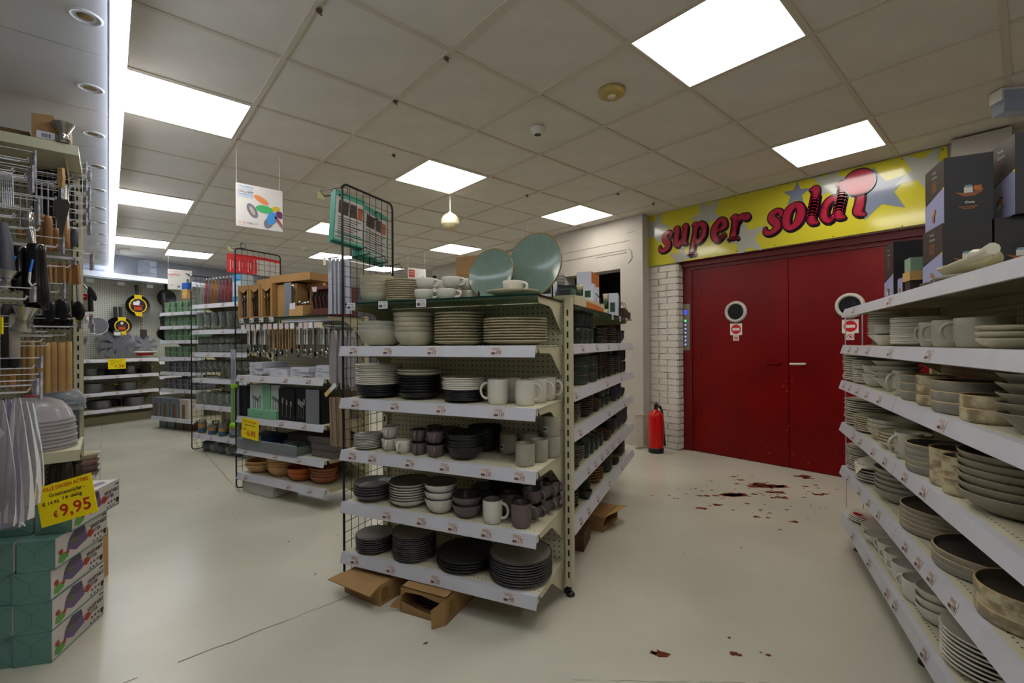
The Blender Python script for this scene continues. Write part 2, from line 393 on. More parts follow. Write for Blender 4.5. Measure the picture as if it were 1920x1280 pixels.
for q in range(30):
    for rr in range(3):
        if random.random() < .55:
            y = random.uniform(2.53, 2.8); L_ = random.uniform(.02, .09); z = .01+.069*q-.002
            ck.add([(4.5965, y, z), (4.5965, min(y+L_, 2.845), z+random.uniform(-.003, .003)), (4.5965, min(y+L_, 2.845), z+.004), (4.5965, y+.01, z+.0035)], [(0, 1, 2, 3)])
    if random.random() < .8:
        y = random.choice((2.63, 2.735))+random.uniform(-.01, .01); z = .01+.069*q
        ck.add([(4.5965, y, z+.01), (4.5965, y+.004, z+.01), (4.5965, y+.004, z+random.uniform(.04, .065)), (4.5965, y, z+.06)], [(0, 1, 2, 3)])
    for rr in range(2):
        if random.random() < .6: x = random.uniform(4.605, 4.68); z = .01+.069*q-.002; ck.add([(x, 2.495, z), (x+.03, 2.495, z), (x+.03, 2.495, z+.003), (x, 2.495, z+.004)], [(0, 1, 2, 3)])
build(ck, 'mortar_crack', mat('crack_dark', (84, 76, 66), .9), rwall, kind='stuff')
# white rendered pier with the dark opening, and the far part of the wall
cp = MB()
cp.box(4.46, 4.66, 2.845, 3.14, 0, 2.6)
cp.box(4.46, 4.66, 3.14, 4.0, 2.025, 2.6)
cp.box(4.46, 4.66, 4.0, 4.16, 0, 2.6)
cpo = struct(cp, 'wall_pier', PLAST)
g = MB()
for z0, y0, y1, w_ in ((2.33, 3.02, 4.16, .0022), (2.20, 3.05, 3.5, .003), (2.23, 3.05, 4.16, .0028), (2.42, 2.95, 3.06, .002)):
    g.box(4.457, 4.461, y0, y1, z0-w_, z0+w_)
g.tube([(4.458, 3.02, 2.23), (4.457, 2.985, 2.20), (4.457, 2.98, 2.12), (4.458, 3.03, 2.07)], .004, 5)
build(g, 'plaster_crack', MORT, cpo, kind='stuff')
struct(MB().box(4.62, 4.72, 4.16, 7.5, 0, 2.6).box(4.72, 7, 7.45, 7.5, 0, 2.6), 'wall_right_far', PLAST)
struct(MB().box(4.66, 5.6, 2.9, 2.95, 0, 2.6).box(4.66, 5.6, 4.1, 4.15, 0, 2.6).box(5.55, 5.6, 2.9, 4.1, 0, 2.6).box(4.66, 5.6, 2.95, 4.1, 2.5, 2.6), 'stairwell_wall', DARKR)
# pier right of the sign
struct(MB().box(4.49, 4.62, .07, .36, 0, 2.585), 'wall_pier_right', PLAST)
struct(MB().box(4.5, 7, 13.9, 14, 0, 2.7).box(7, 7.1, -3, 14, 0, 2.7), 'wall_far_right', WALLG)
# doors
struct(MB().box(4.70, 4.80, 2.40, 2.512, 0, 2.04).box(4.70, 4.80, .41, .47, 0, 2.04).box(4.70, 4.80, .47, 2.40, 1.94, 2.04).box(4.67, 4.70, .41, 2.512, 1.975, 2.04), 'trim_door_frame', REDK)
def leaf(nm, y0, y1, yp, yh, hc, side):
    d = MB()
    d.box(0, .05, y0, y1, .006, 1.937)
    for zz in (.35, .97, 1.62):
        e0, e1 = (y1-.02, y1+.09) if side < 0 else (y0-.09, y0+.02)
        d.tube([(-.004, y1 if side < 0 else y0, zz), (-.004, y1 if side < 0 else y0, zz+.13)], .012, 8)
        d.box(-.006, 0, *( (y1-.10, y1) if side < 0 else (y0, y0+.10) ), zz+.03, zz+.1)
    o = struct(d, nm, RED); o.location = (4.71, 0, 0)
    X = Matrix.Translation((-.004, yp, 1.467)) @ Matrix.Rotation(R_(-90), 4, 'Y')
    p = build(MB().lathe([(.078, -.01), (.078, .012), (.084, .022), (.096, .022), (.105, .012), (.108, 0)], 40, 0, X), 'porthole_ring', mat('white_ring', (196, 192, 180), .35), o)
    build(MB().lathe([(0, -.002), (.08, -.002)], 32, 0, X).add([], []), 'glass', mat('wired_dark_glass', (34, 36, 40), .15, var=.5, vs=60), p)
    build(MB().tube([(-.002, yh, .965), (-.04, yh, .965)], .011, 8).tube([(-.04, yh, .965), (-.045, yh+.11*hc[1], .962)], .010, 8).disc((0, 0, 0), .0001), 'door_handle', hc[0], o)
    return o
dL = leaf('door_1', 1.474, 2.398, 1.942, 1.545, (RED, 1), -1)
dR = leaf('door_2', .472, 1.468, 1.004, 1.34, (WHT, 1), 1)
# no-entry stickers
STW = mat('white_sticker', (222, 216, 210), .4); STR = mat('red_sticker', (196, 18, 24), .4)
YZ = Matrix(((0, 0, -1, 0), (-1, 0, 0, 0), (0, 1, 0, 0), (0, 0, 0, 1)))      # (x, y) drawn upright on a wall facing -x
for dd, y in ((dL, 1.942), (dR, 1.003)):
    X = Matrix.Translation((-.0015, y, 1.293)) @ YZ
    m_ = MB().box(-.058, .058, -.058, .058, -.001, 0, 0, X)
    m_.disc((0, 0, .0004), .048, 28, 1, X); m_.box(-.034, .034, -.012, .012, .0005, .0008, 0, X)
    build(m_, 'no_entry_sticker', [STW, STR], dd)
    X = Matrix.Translation((-.0015, y, 1.206)) @ YZ
    m_ = MB().box(-.028, .028, -.028, .028, -.001, 0, 0, X).disc((0, 0, .0004), .023, 20, 1, X).disc((0, 0, .0006), .018, 20, 0, X)
    m_.box(-.008, .008, -.008, .008, .0007, .001, 2, X); m_.add([(-.016, .012, .0012), (-.012, .016, .0012), (.016, -.012, .0012), (.012, -.016, .0012)], [(0, 1, 2, 3)], 1, False, X)
    build(m_, 'warning_sticker', [STW, STR, INK], dd)
sc_ = MB(); random.seed(5)
for i in range(46):
    y = random.gauss(1.47, .02) if i < 16 else random.uniform(.6, 2.35); z = random.uniform(.05, 1.0) if i < 16 else random.uniform(.04, .3)
    if i > 40: y, z = random.gauss(2.12, .05), random.gauss(.56, .02)
    r = random.uniform(.002, .006)
    sc_.add([(4.7088, y+r*random.uniform(.5, 1.6)*math.cos(t), z+r*random.uniform(.4, 1)*math.sin(t)) for t in (0, 1.2, 2.4, 3.6, 5)], [(0, 1, 2, 3, 4)])
build(sc_, 'paint_chip', mat('door_chip', (196, 110, 100), .7), dL, loc=(-4.71, 0, 0), kind='stuff')
# lift call panel
lp = thing('call_panel', 'steel lift call panel with round lit buttons beside the red doors', 'panel', loc=(4.697, 2.467, 1.33))
build(MB().box(0, .02, -.045, .045, -.25, .25), 'plate', mat('brushed_steel_warm', (150, 142, 128), .35, metal=.7), lp)
build(MB().box(-.002, 0, -.018, .018, .135, .185), 'display', mat('blue_display', (20, 30, 120), .3, emit=(.05, .08, .6, .8)), lp)
for i in range(7):
    col = (.05, .8, .2, 1.2) if i == 0 else (.25, .35, 1, 1.0)
    z = .065 - i*.042 if i else .068
    X = Matrix.Translation((0, 0, z)) @ Matrix.Rotation(R_(-90), 4, 'Y')
    b = build(MB().lathe([(.014, 0), (.014, .004), (.011, .005)], 16, 0, X), 'button', STEEL, lp)
    build(MB().lathe([(0, .0055), (.010 if i else .013, .005)], 14, 0, X), 'button_light', mat('lamp_green' if i == 0 else 'lamp_blue', (60, 90, 220), .3, emit=col), b)
# ------------------------------------------------------------------ the big sign
SY = mat('sign_yellow', (190, 180, 44), .14, coat=.35); SW_ = mat('sign_white', (164, 164, 154), .15, coat=.35); SB = mat('sign_blue_grey', (112, 122, 142), .15, coat=.35)
SP = mat('sign_red', (156, 28, 56), .16, coat=.35); SK = mat('sign_black', (26, 16, 34), .15, coat=.6)
sg = thing('shop_sign', 'long yellow sign reading super soldi above the red double doors', 'sign', loc=(4.585, 2.843, 0))
def su(y): return 2.843-y                      # along the sign, left to right
SGN = Matrix(((0, 0, -1, 0), (-1, 0, 0, 0), (0, 1, 0, 0), (0, 0, 0, 1)))
pnl = MB(); pnl.add([(0, 2.02, 0), (2.455, 2.045, 0), (2.455, 2.585, 0), (0, 2.592, 0), (0, 2.02, -.012), (2.455, 2.045, -.012), (2.455, 2.585, -.012), (0, 2.592, -.012)], [(0, 1, 2, 3), (0, 4, 5, 1), (1, 5, 6, 2), (2, 6, 7, 3), (3, 7, 4, 0), (7, 6, 5, 4)], 0, False, SGN)
build(pnl, 'panel', SY, sg)
def clip(poly, lo=(0.002, 2.025), hi=(2.452, 2.588)):
    for ax, v, sg_ in ((0, lo[0], 1), (0, hi[0], -1), (1, lo[1], 1), (1, hi[1], -1)):
        out = []
        for i in range(len(poly)):
            a, b = poly[i-1], poly[i]; da, db = (a[ax]-v)*sg_, (b[ax]-v)*sg_
            if da*db < 0: t = da/(da-db); out.append((a[0]+(b[0]-a[0])*t, a[1]+(b[1]-a[1])*t))
            if db >= 0: out.append(b)
        poly = out
        if not poly: break
    return poly
STZ = [.0006]
def star(cx, cz, R0, rot, m_, r2=.42):
    pts = [(cx+R0*(1 if k % 2 == 0 else r2)*math.sin(R_(rot+36*k)), cz+R0*(1 if k % 2 == 0 else r2)*math.cos(R_(rot+36*k))) for k in range(10)]
    poly = clip(pts)
    mb = MB(); STZ[0] += .0003; zz = STZ[0]
    if len(poly) > 2:
        # fan around centre when inside
        if .01 < cx < 2.44 and 2.03 < cz < 2.58:
            mb.add([(p[0], p[1], zz) for p in poly]+[(cx, cz, zz)], [(i, (i+1) % len(poly), len(poly)) for i in range(len(poly))], 0, False, SGN)
        else: mb.add([(p[0], p[1], zz) for p in poly], [tuple(range(len(poly)))], 0, False, SGN)
    build(mb, 'star', m_, sg)
star(.09, 2.43, .19, 20, SW_); star(.67, 2.47, .19, -25, SW_); star(1.48, 2.475, .115, 5, SB); star(1.05, 2.15, .2, -12, SW_)
star(.38, 2.06, .15, 10, SW_); star(1.74, 2.50, .17, 15, SW_); star(2.06, 2.34, .22, -10, SB); star(2.33, 2.45, .19, 30, SW_)
def cat_(pts, n=7):
    out = []
    P_ = [pts[0]] + list(pts) + [pts[-1]]
    for i in range(1, len(P_)-2):
        p0, p1, p2, p3 = P_[i-1:i+3]
        for j in range(n):
            t = j/n
            out.append(tuple(.5*((2*p1[k]) + (-p0[k]+p2[k])*t + (2*p0[k]-5*p1[k]+4*p2[k]-p3[k])*t*t + (-p0[k]+3*p1[k]-3*p2[k]+p3[k])*t**3) for k in range(3)))
    out.append(pts[-1]); return out
def stroke(mb, pts, f, grow, mi, z, n=14, off=(0, 0)):
    pts = [(*f(p[0], p[1]), p[2]) for p in cat_(pts)]
    zb = z
    for i, (x, y, r) in enumerate(pts):
        z = zb + 1.5e-5*i
        r += grow; x += off[0]; y += off[1]
        mb.add([(x+r*math.cos(2*math.pi*k/n), y+r*math.sin(2*math.pi*k/n), z) for k in range(n)], [tuple(range(n))], mi, False, SGN)
        if i:
            X, Y, Q = pts[i-1]; X += off[0]; Y += off[1]; Q += grow; dx, dy = x-X, y-Y; L_ = math.hypot(dx, dy) or 1; nx, ny = -dy/L_, dx/L_
            mb.add([(X+nx*Q, Y+ny*Q, z), (X-nx*Q, Y-ny*Q, z), (x-nx*r, y-ny*r, z), (x+nx*r, y+ny*r, z)], [(0, 1, 2, 3)], mi, False, SGN)
GL = {
 's': [[(.78, .68, .05), (.74, .86, .10), (.5, .93, .11), (.3, .8, .15), (.36, .6, .18), (.6, .42, .18), (.68, .2, .15), (.42, .04, .12), (.14, .08, .11), (.06, .26, .07)]],
 'u': [[(.0, .92, .05), (.2, .9, .14), (.24, .6, .16), (.24, .25, .16), (.42, .08, .13), (.62, .22, .12)], [(.6, .95, .06), (.8, .92, .14), (.82, .55, .16), (.82, .2, .16), (1.02, .1, .07)]],
 'p': [[(.0, .9, .05), (.2, .9, .14), (.24, .5, .16), (.22, 0, .16), (.22, -.42, .15)], [(.02, -.5, .07), (.46, -.5, .07)], [(.3, .72, .1), (.52, .92, .12), (.82, .72, .16), (.82, .3, .16), (.54, .06, .12), (.3, .22, .09)]],
 'e': [[(.25, .46, .08), (.52, .5, .08), (.8, .62, .12), (.72, .86, .13), (.46, .92, .13), (.22, .62, .17), (.24, .3, .17), (.5, .06, .14), (.86, .24, .08)]],
 'r': [[(.0, .9, .05), (.2, .9, .14), (.25, .55, .16), (.25, .1, .16)], [(.03, .03, .06), (.5, .03, .06)], [(.32, .6, .09), (.5, .86, .12), (.8, .84, .17)]],
 'o': [[(.5, .93, .12), (.24, .76, .16), (.18, .46, .18), (.28, .16, .15), (.5, .06, .12), (.76, .22, .16), (.84, .52, .18), (.74, .82, .15), (.5, .93, .12)]],
 'l': [[(.04, 1.5, .05), (.26, 1.5, .14), (.3, 1.0, .17), (.3, .25, .17), (.56, .09, .07)]],
 'd': [[(.7, .74, .1), (.5, .92, .12), (.24, .74, .16), (.2, .3, .16), (.46, .06, .12), (.7, .25, .1)], [(.56, 1.5, .05), (.78, 1.5, .14), (.84, 1.0, .17), (.84, .25, .17), (1.1, .1, .07)]],
 'i': [[(.0, .92, .05), (.24, .9, .15), (.3, .55, .17), (.3, .22, .17), (.56, .09, .07)]]}
lt = [('s', .125, 2.165, .165), ('u', .285, 2.19, .165), ('p', .49, 2.19, .165), ('e', .695, 2.175, .17), ('r', .885, 2.165, .18),
      ('s', 1.205, 2.16, .165), ('o', 1.352, 2.17, .175), ('l', 1.535, 2.17, .172), ('d', 1.645, 2.175, .165), ('i', 1.868, 2.17, .168)]
for ch, x, z, hx in lt:
    def f(u, v, x=x, z=z, hx=hx): return (x + .98*hx*u + .22*hx*v, z + 1.3*hx*v)
    mb = MB()
    for st in GL[ch]:
        q = [(a, min(b, 1.38), r*hx*1.12) for a, b, r in st]
        stroke(mb, q, f, .010, 1, .0040+.002*GL[ch].index(st)); stroke(mb, q, f, .008, 1, .0012+.0005*GL[ch].index(st), off=(.008, -.014))
    for q_, st in enumerate(GL[ch]): stroke(mb, [(a, min(b, 1.38), r*hx*1.12) for a, b, r in st], f, 0, 0, .0105+.0024*q_)
    build(mb, 'letter_'+ch, [SP, SK], sg)
mb = MB().disc((1.935, 2.457, .018), .112, 40, 1, SGN).disc((1.935, 2.457, .0186), .101, 40, 0, SGN)
build(mb, 'letter_dot', [SP, SK], sg)
mb = MB()
for u in (.03, .5, .96, 1.3, 1.75, 2.2, 2.43):
    for z in (2.05, 2.565): mb.disc((u, z, .0016), .005, 10, 0, SGN)
build(mb, 'screw', DKG, sg, kind='stuff')
# ------------------------------------------------------------------ ceiling
ce = struct(MB().box(-3, 7, -3, 14, CEIL+.03, CEIL+.1), 'ceiling', mat('ceiling_void', (90, 86, 78), .9))
X0, Y0, PT = 1.263, .669, .6
lights = {(1, 0), (4, 0), (1, 4), (4, 4), (-2, 4), (1, 8), (4, 8), (-2, 8), (-2, 12), (-1, 13), (2, 11), (4, 12), (3, 16), (-2, 0), (1, -4), (-2, -4)}
tm = [MB().box(.008, .592, .008, .592, 0, .012).mesh('ceiling_tile', TILE)]
random.seed(9)
nt_ = 0; far = MB()
for i in range(-8, 9):
    for j in range(-6, 22):
        x, y = X0+PT*i, Y0+PT*j
        if (i, j) in lights or x < -2.9 or y > 13.2 or x > 6.6: continue
        if x < .03 and not (False): continue
        if x > 4.3 and y < 7.3 and y > -3:
            if x > 4.5: continue
        if -2 <= j <= 18 and i <= 6 and nt_ < 290:
            o = bpy.data.objects.new('ceiling_tile', tm[0]); COL.objects.link(o); o.parent = ce; nt_ += 1
            o.location = (x, y, CEIL+.002+random.uniform(0, .003)); o.rotation_euler = (random.uniform(-.002, .002), random.uniform(-.002, .002), 0)
        else: far.box(x+.008, x+.592, y+.008, y+.592, CEIL+.002, CEIL+.014)
build(far, 'far_ceiling_tile', TILE, ce, kind='stuff')
for i in range(-2, 9):
    x = X0+PT*i
    build(MB().box(x-.012, x+.012, -3, 13.9, CEIL-.004, CEIL+.02), 'tee_bar', TEE, ce)
for j in range(-5, 22):
    y = Y0+PT*j
    build(MB().box(.05, 4.63 if y < 7.4 else 6.6, y-.012, y+.012, CEIL-.003, CEIL+.02), 'cross_tee', TEE, ce)
struct(MB().box(4.56, 4.64, -3, 2.85, CEIL-.004, CEIL+.03), 'trim_ceiling_edge', TEE)
LM = mat('lamp_panel', (255, 250, 238), .5, emit=(1, .955, .875, LAMP)); LMB = mat('lamp_panel_cool', (240, 246, 255), .5, emit=(.86, .92, 1, LAMP))
where = {(1, 0): 'big square light panel nearest above the aisle before the red doors', (4, 0): 'square light panel right in front of the yellow sign', (1, 4): 'square light panel above the hanging white sphere', (4, 4): 'square light panel nearest the white rendered pier',
 (-2, 4): 'largest square light panel beside the glowing strip', (-2, 8): 'second square light panel along the glowing strip', (-2, 12): 'third square light panel along the glowing strip, warm white', (-1, 13): 'cool white light panel just right of the third strip-side panel',
 (1, 8): 'light panel partly hidden by the hanging teal bags', (4, 8): 'light panel above the stacked cardboard boxes', (2, 11): 'light panel behind the tall hanging grey sheets', (3, 16): 'farthest cool white light panel beyond the cutlery boxes', (4, 12): 'small far light panel behind the hanging food poster'}
for k, (i, j) in enumerate(sorted(lights)):
    t = thing('ceiling_light', where.get((i, j), 'square light panel out of view, '+{(-2, 0): 'over the left aisle', (1, -4): 'behind to the right', (-2, -4): 'behind to the left'}.get((i, j), '')), 'light', loc=(X0+PT*i+.3, Y0+PT*j+.3, CEIL))
    t['group'] = 'square ceiling light panels'
    build(MB().box(-.29, .29, -.29, -.282, -.004, .02).box(-.29, .29, .282, .29, -.004, .02).box(-.29, -.282, -.282, .282, -.004, .02).box(.282, .29, -.282, .282, -.004, .02), 'frame', WHT, t)
    build(MB().box(-.282, .282, -.282, .282, .0, .004), 'diffuser', LMB if (i, j) in ((-1, 13), (3, 16)) else LM, t)
# soffit on the left with downlights and glowing strip
SZ = 2.33
so = struct(MB().box(-3, .009, -3, 9.8, SZ+.012, SZ+.03).box(.009, .036, -3, 9.8, SZ, CEIL), 'trim_soffit', SOFF)
pm = MB().box(-.6, -.004, .004, .596, 0, .012).mesh('panel', SOFF)
for j in range(-4, 16):
    for i in range(0, 3):
        o = bpy.data.objects.new('soffit_panel', pm); COL.objects.link(o); o.parent = so; o.location = (.007-.602*i, .672+.6*j+.6*0, SZ)
for j in range(-3, 16):
    t = thing('downlight', 'small round downlight in the left soffit, number %d in its row' % (j+4), 'light', loc=(-.056, .97+.6*j+.04*0+.64-.0, SZ), group='soffit downlights')
    t['label'] = 'round recessed downlight in the left soffit, ' + ('behind the viewer, '+('farthest', 'middle', 'nearest')[j+3] if j < 0 else 'first second third fourth fifth sixth seventh eighth ninth tenth eleventh twelfth thirteenth fourteenth fifteenth sixteenth'.split()[j]+' from the viewer')
    build(MB().lathe([(.036, .004), (.036, -.002), (.045, -.004), (.050, 0)], 24), 'ring', SOFF, t)
    build(MB().lathe([(0, -.0005), (.02, -.001), (.036, .003)], 18), 'lamp', mat('downlight_reflector', (150, 132, 96), .25, metal=.6), t)
ls = thing('light_strip', 'long glowing white strip light along the edge of the left soffit', 'light', loc=(.048, -3, SZ))
build(MB().box(-.012, .012, 0, 12.75, -.018, .02), 'diffuser', mat('lamp_strip', (230, 240, 255), .4, emit=(.80, .88, 1, LED)), ls)
build(MB().box(.013, .017, 0, 12.75, .003, .03).box(-.012, .013, 0, 12.75, .021, .03), 'channel', SOFF, ls)
# small ceiling fittings
t = thing('smoke_alarm', 'yellowed round alarm disc on the ceiling near the big light panel', 'alarm', loc=(2.151, 1.566, CEIL))
build(MB().lathe([(.072, 0), (.072, -.022), (.066, -.028), (.02, -.031), (0, -.031)][::-1], 32), 'body', mat('yellowed_plastic', (176, 152, 84), .5), t)
build(MB().lathe([(0, -.042), (.018, -.04), (.024, -.03)], 20), 'centre', mat('yellowed_centre', (196, 186, 160), .4), t)
for nm, x, y, lb in (('smoke_detector', 2.149, 2.162, 'white smoke detector on the ceiling left of the yellowed alarm'), ('smoke_detector', 2.175, 7.04, 'far white smoke detector above the cutlery gondola')):
    t = thing(nm, lb, 'detector', loc=(x, y, CEIL))
    build(MB().lathe([(0, -.045), (.028, -.045), (.036, -.038), (.044, -.022), (.05, -.016), (.05, 0)], 28), 'body', WHT, t)
    build(MB().lathe([(0, -.047), (.024, -.0455)], 20), 'sensor', mat('detector_slot', (70, 66, 50), .6), t)
t = thing('ceiling_speaker', 'white spherical speaker hanging on a thin rod from the ceiling', 'speaker', loc=(2.482, 3.70, CEIL))
build(MB().tube([(0, 0, 0), (0, 0, -.16)], .006, 8).lathe([(.02, -.006), (.03, 0)], 16), 'rod', WHT, t)
Rr = .088
build(MB().lathe([(0, -.155)] + [(.012, -.157), (.022, -.172)] + [(Rr*math.sin(R_(a)), -.258+Rr*math.cos(R_(a))) for a in (18, 35, 55, 75, 90, 105)] , 36), 'shell', mat('speaker_cream', (222, 214, 186), .4), t)
build(MB().lathe([(Rr*math.sin(R_(a))*.995, -.258+Rr*math.cos(R_(a))) for a in (104, 120, 138, 150)] + [(.0, -.335)], 36), 'grille', mat('speaker_grille', (196, 184, 150), .6, var=.3, vs=160), t)
for x, y, lb in ((1.27, 1.92, 'above the nearest end unit'), (.68, 2.0, 'nearest the strip light'), (1.27, 2.46, 'left of the hanging sphere, near the grid panel'), (1.62, 3.17, 'just before the square lamp above the sphere'), (3.03, 3.2, 'between the sphere and the white pier'), (3.66, 2.6, 'before the lamp beside the pier'), (4.2, 2.55, 'closest to the left end of the yellow sign')):
    t = thing('ceiling_hook', 'small brown clip on the ceiling grid, '+lb, 'hook', loc=(x, y, CEIL), group='ceiling grid hooks')
    build(MB().box(-.011, .011, -.008, .008, -.016, -.003).tube([(0, 0, -.012), (.0, 0, -.02), (.008, 0, -.026), (.014, 0, -.02)], .0025, 6), 'clip', mat('brown_clip', (92, 76, 62), .6), t)
# fire bell, emergency lamp, wall camera
t = thing('fire_bell', 'dark red fire alarm sounder on the wall right of the sign', 'alarm', loc=(4.598, .01, 2.43))
X = Matrix.Rotation(R_(-90), 4, 'Y')
build(MB().lathe([(.045, 0), (.045, .05), (.04, .055), (0, .055)], 24, 0, X), 'body', mat('bell_red', (120, 8, 14), .35), t)
build(MB().lathe([(.052, .0), (.052, .012), (.045, .012)], 24, 0, X), 'base', mat('bell_base', (96, 6, 12), .5), t)
t = thing('emergency_lamp', 'white emergency lamp box under the ceiling at the right edge', 'lamp', loc=(3.93, .0, 2.53), rotz=R_(-50))
build(MB().box(-.16, .16, -.04, .04, 0, .066), 'housing', WHT, t)
build(MB().box(-.15, .15, -.045, -.04, -.05, .05).box(-.15, .15, -.04, .04, -.07, 0), 'cover', clear('lamp_cover', (210, 220, 235), .35), t)
t = thing('wall_camera', 'small dark security camera on the far white wall', 'camera', loc=(4.60, 7.3, 2.4))
build(MB().box(-.05, .02, -.02, .02, .0, .03), 'bracket', WHT, t); build(MB().blob((-.06, 0, -.01), (.045, .045, .045), 0, 14), 'dome', BLK, t)
# fire extinguisher
t = thing('fire_extinguisher', 'red fire extinguisher with black hose standing by the white brick pier', 'extinguisher', loc=(4.36, 2.63, 0), rotz=R_(-140))
ER = mat('extinguisher_red', (196, 12, 10), .25)
build(MB().lathe([(.075, .05), (.076, .38), (.07, .41), (.05, .435), (.025, .445), (.02, .46), (0, .46)], 28), 'tank', ER, t)
build(MB().lathe([(0, 0), (.078, 0), (.08, .05), (.075, .055)], 28), 'base', BLK, t)
build(MB().box(-.018, .018, -.018, .018, .46, .50).tube([(0, 0, .5), (.05, 0, .525), (.10, 0, .52)], .009, 8).tube([(0, 0, .48), (.06, 0, .485), (.10, 0, .475)], .008, 8), 'valve', BLK, t)
build(MB().lathe([(0, .0), (.015, .0), (.015, .01)], 12, 0, Matrix.Translation((0, -.02, .505))), 'safety_tag', mat('tag_orange', (210, 90, 20), .4), t)
build(MB().tube([(0, .01, .485), (-.04, .05, .48), (-.068, .075, .42), (-.07, .085, .3), (-.06, .088, .18), (-.055, .09, .1)], .012, 8), 'hose', BLK, t)
build(MB().tube([(-.055, .09, .16), (-.055, .09, .06)], [.012, .022], 10), 'nozzle', BLK, t)
# wire guard at the foot of the pier
t = thing('wire_guard', 'low cream wire guard standing at the foot of the white pier', 'guard', loc=(4.33, 2.86, 0), rotz=R_(-16))
WG = mat('cream_wire', (186, 176, 148), .5)
m_ = MB()
for k in range(8): m_.tube([(.02*k+.005, 0, .02), (.02*k+.005, 0, .36)], .0017, 5)
for k in range(3): m_.tube([(0, 0, .06+.14*k), (.16, 0, .06+.14*k)], .0017, 5)
build(m_, 'wire', WG, t, kind='stuff'); build(MB().box(-.01, .17, -.012, .012, 0, .02).box(-.01, .17, -.008, .008, .355, .37), 'rail', WG, t)
# ------------------------------------------------------------------ shop fittings
PRICES = ['2.95', '3.95', '4.50', '1.95', '3.50', '5.95', '2.75', '6.95']
def rail(parent, x0, x1, y, z, tags=(), hh=.045, proto=None):
    """slanted price rail in front of a shelf"""
    m_ = MB().prism([(y-.002, z+.001), (y-.016, z-hh), (y-.014, z-hh-.002), (y+.001, z-.001)], x0, x1, 'x')
    m_.prism([(y-.002, z+.0015), (y-.002, z-.006), (y+.02, z-.006), (y+.02, z+.0015)], x0, x1, 'x')
    build(m_, 'price_rail', STRIP, parent)
    for lx, tx in tags:
        if not (x0 < lx < x1-.03): continue
        a = math.atan2(.014, hh)
        M = Matrix.Translation((lx, y-.009-.0012, z-hh/2)) @ Matrix.Rotation(-a, 4, 'X')
        g_ = MB().box(-.026, .026, -.0004, .0004, -.018, .018, 0, M)
        addtxt(g_, tx, .002, -.012, .016, 1, -.0012, M, wid=.021, bold=.01)
        g_.box(-.021, -.003, -.0014, -.0006, -.013, -.004, 2, M)
        for q in range(3): g_.box(-.02, .014, -.0014, -.0006, .006+.004*q, .0068+.004*q, 2, M)
        build(g_, 'price_tag', [TAGP, INK, INKS], parent)
def glasstag(parent, lx, y, z, tx):
    g_ = MB().box(lx-.026, lx+.026, y-.004, y-.003, z-.03, z+.004, 0)
    addtxt(g_, tx, lx+.0, z-.024, .014, 1, y-.0046, wid=.02); g_.box(lx-.021, lx-.004, y-.0048, y-.004, z-.024, z-.012, 2)
    g_.box(lx-.021, lx+.018, y-.0048, y-.004, z-.004, z-.002, 2)
    build(g_, 'price_tag', [TAGW, INK, INKS], parent)
def shelf(parent, x0, x1, y0, y1, z, tags=(), joint=None, brk='both', glass=False, nm='shelf', front=None):
    if glass:
        s_ = build(MB().box(x0, x1, y0, y1, z-.0025, z+.0025), 'glass_shelf', GLASS, parent)
        build(MB().box(x0, x1, y0-.0015, y0, z-.004, z+.004).box(x1, x1+.0015, y0, y1, z-.004, z+.004).box(x0-.0015, x0, y0, y1, z-.004, z+.004), 'glass_edge', GLASSE, s_)
        for tx in tags: glasstag(s_, tx[0], y0, z, tx[1])
    else:
        m_ = MB().box(x0, x1, y0, y1, z-.003, z, 0).box(x0, x1, y0, y0+.018, z-.028, z-.003, 1).box(x0, x1, y1-.02, y1, z-.04, z-.003, 1)
        s_ = build(m_, nm, [BEIGES, BEIGE], parent)
        segs = [(x0, x1)] if joint is None else [(x0, joint-.0015), (joint+.0015, x1)]
        for a, b in segs: rail(s_, a-.008 if a == x0 else a, b, y0, z, tags)
    d = y1-y0
    pl = [(y0+.03, z-.004), (y1, z-.004), (y1+.01, z-.16), (y1-.03, z-.13), (y0+.58*d, z-.045), (y0+.5*d, z-.034), (y0+.05, z-.03)]
    xs = {'both': (x0, x1), 'r': (x1,), 'l': (x0,)}[brk]
    for xx in xs:
        build(MB().prism(pl, xx-.0015+(.0045 if xx == x0 else -.0045), xx+.0015+(.0045 if xx == x0 else -.0045), 'x'), 'bracket', BEIGE, s_)
    return s_
def upright(parent, x, y, h, d=.03, wd=.03, z0=.05, slot=True, sideslot=True):
    m_ = MB().box(x-wd/2, x+wd/2, y-d/2, y+d/2, z0, h)
    u = build(m_, 'upright', BEIGE, parent)
    if slot:
        q = MB(); n = int((h-z0-.06)/.05)
        for k in range(n):
            z = z0+.04+.05*k
            q.box(x-.004, x+.004, y-d/2-.0008, y-d/2+.001, z, z+.028)
        build(q, 'slot', DKG, u, kind='stuff')
    build(MB().tube([(x, y, z0+.0), (x, y, .02)], .006, 8).lathe([(0, 0), (.02, 0), (.021, .008), (.012, .018), (0, .02)], 16, 0, Matrix.Translation((x, y, .0))), 'foot', BLK, u)
    return u
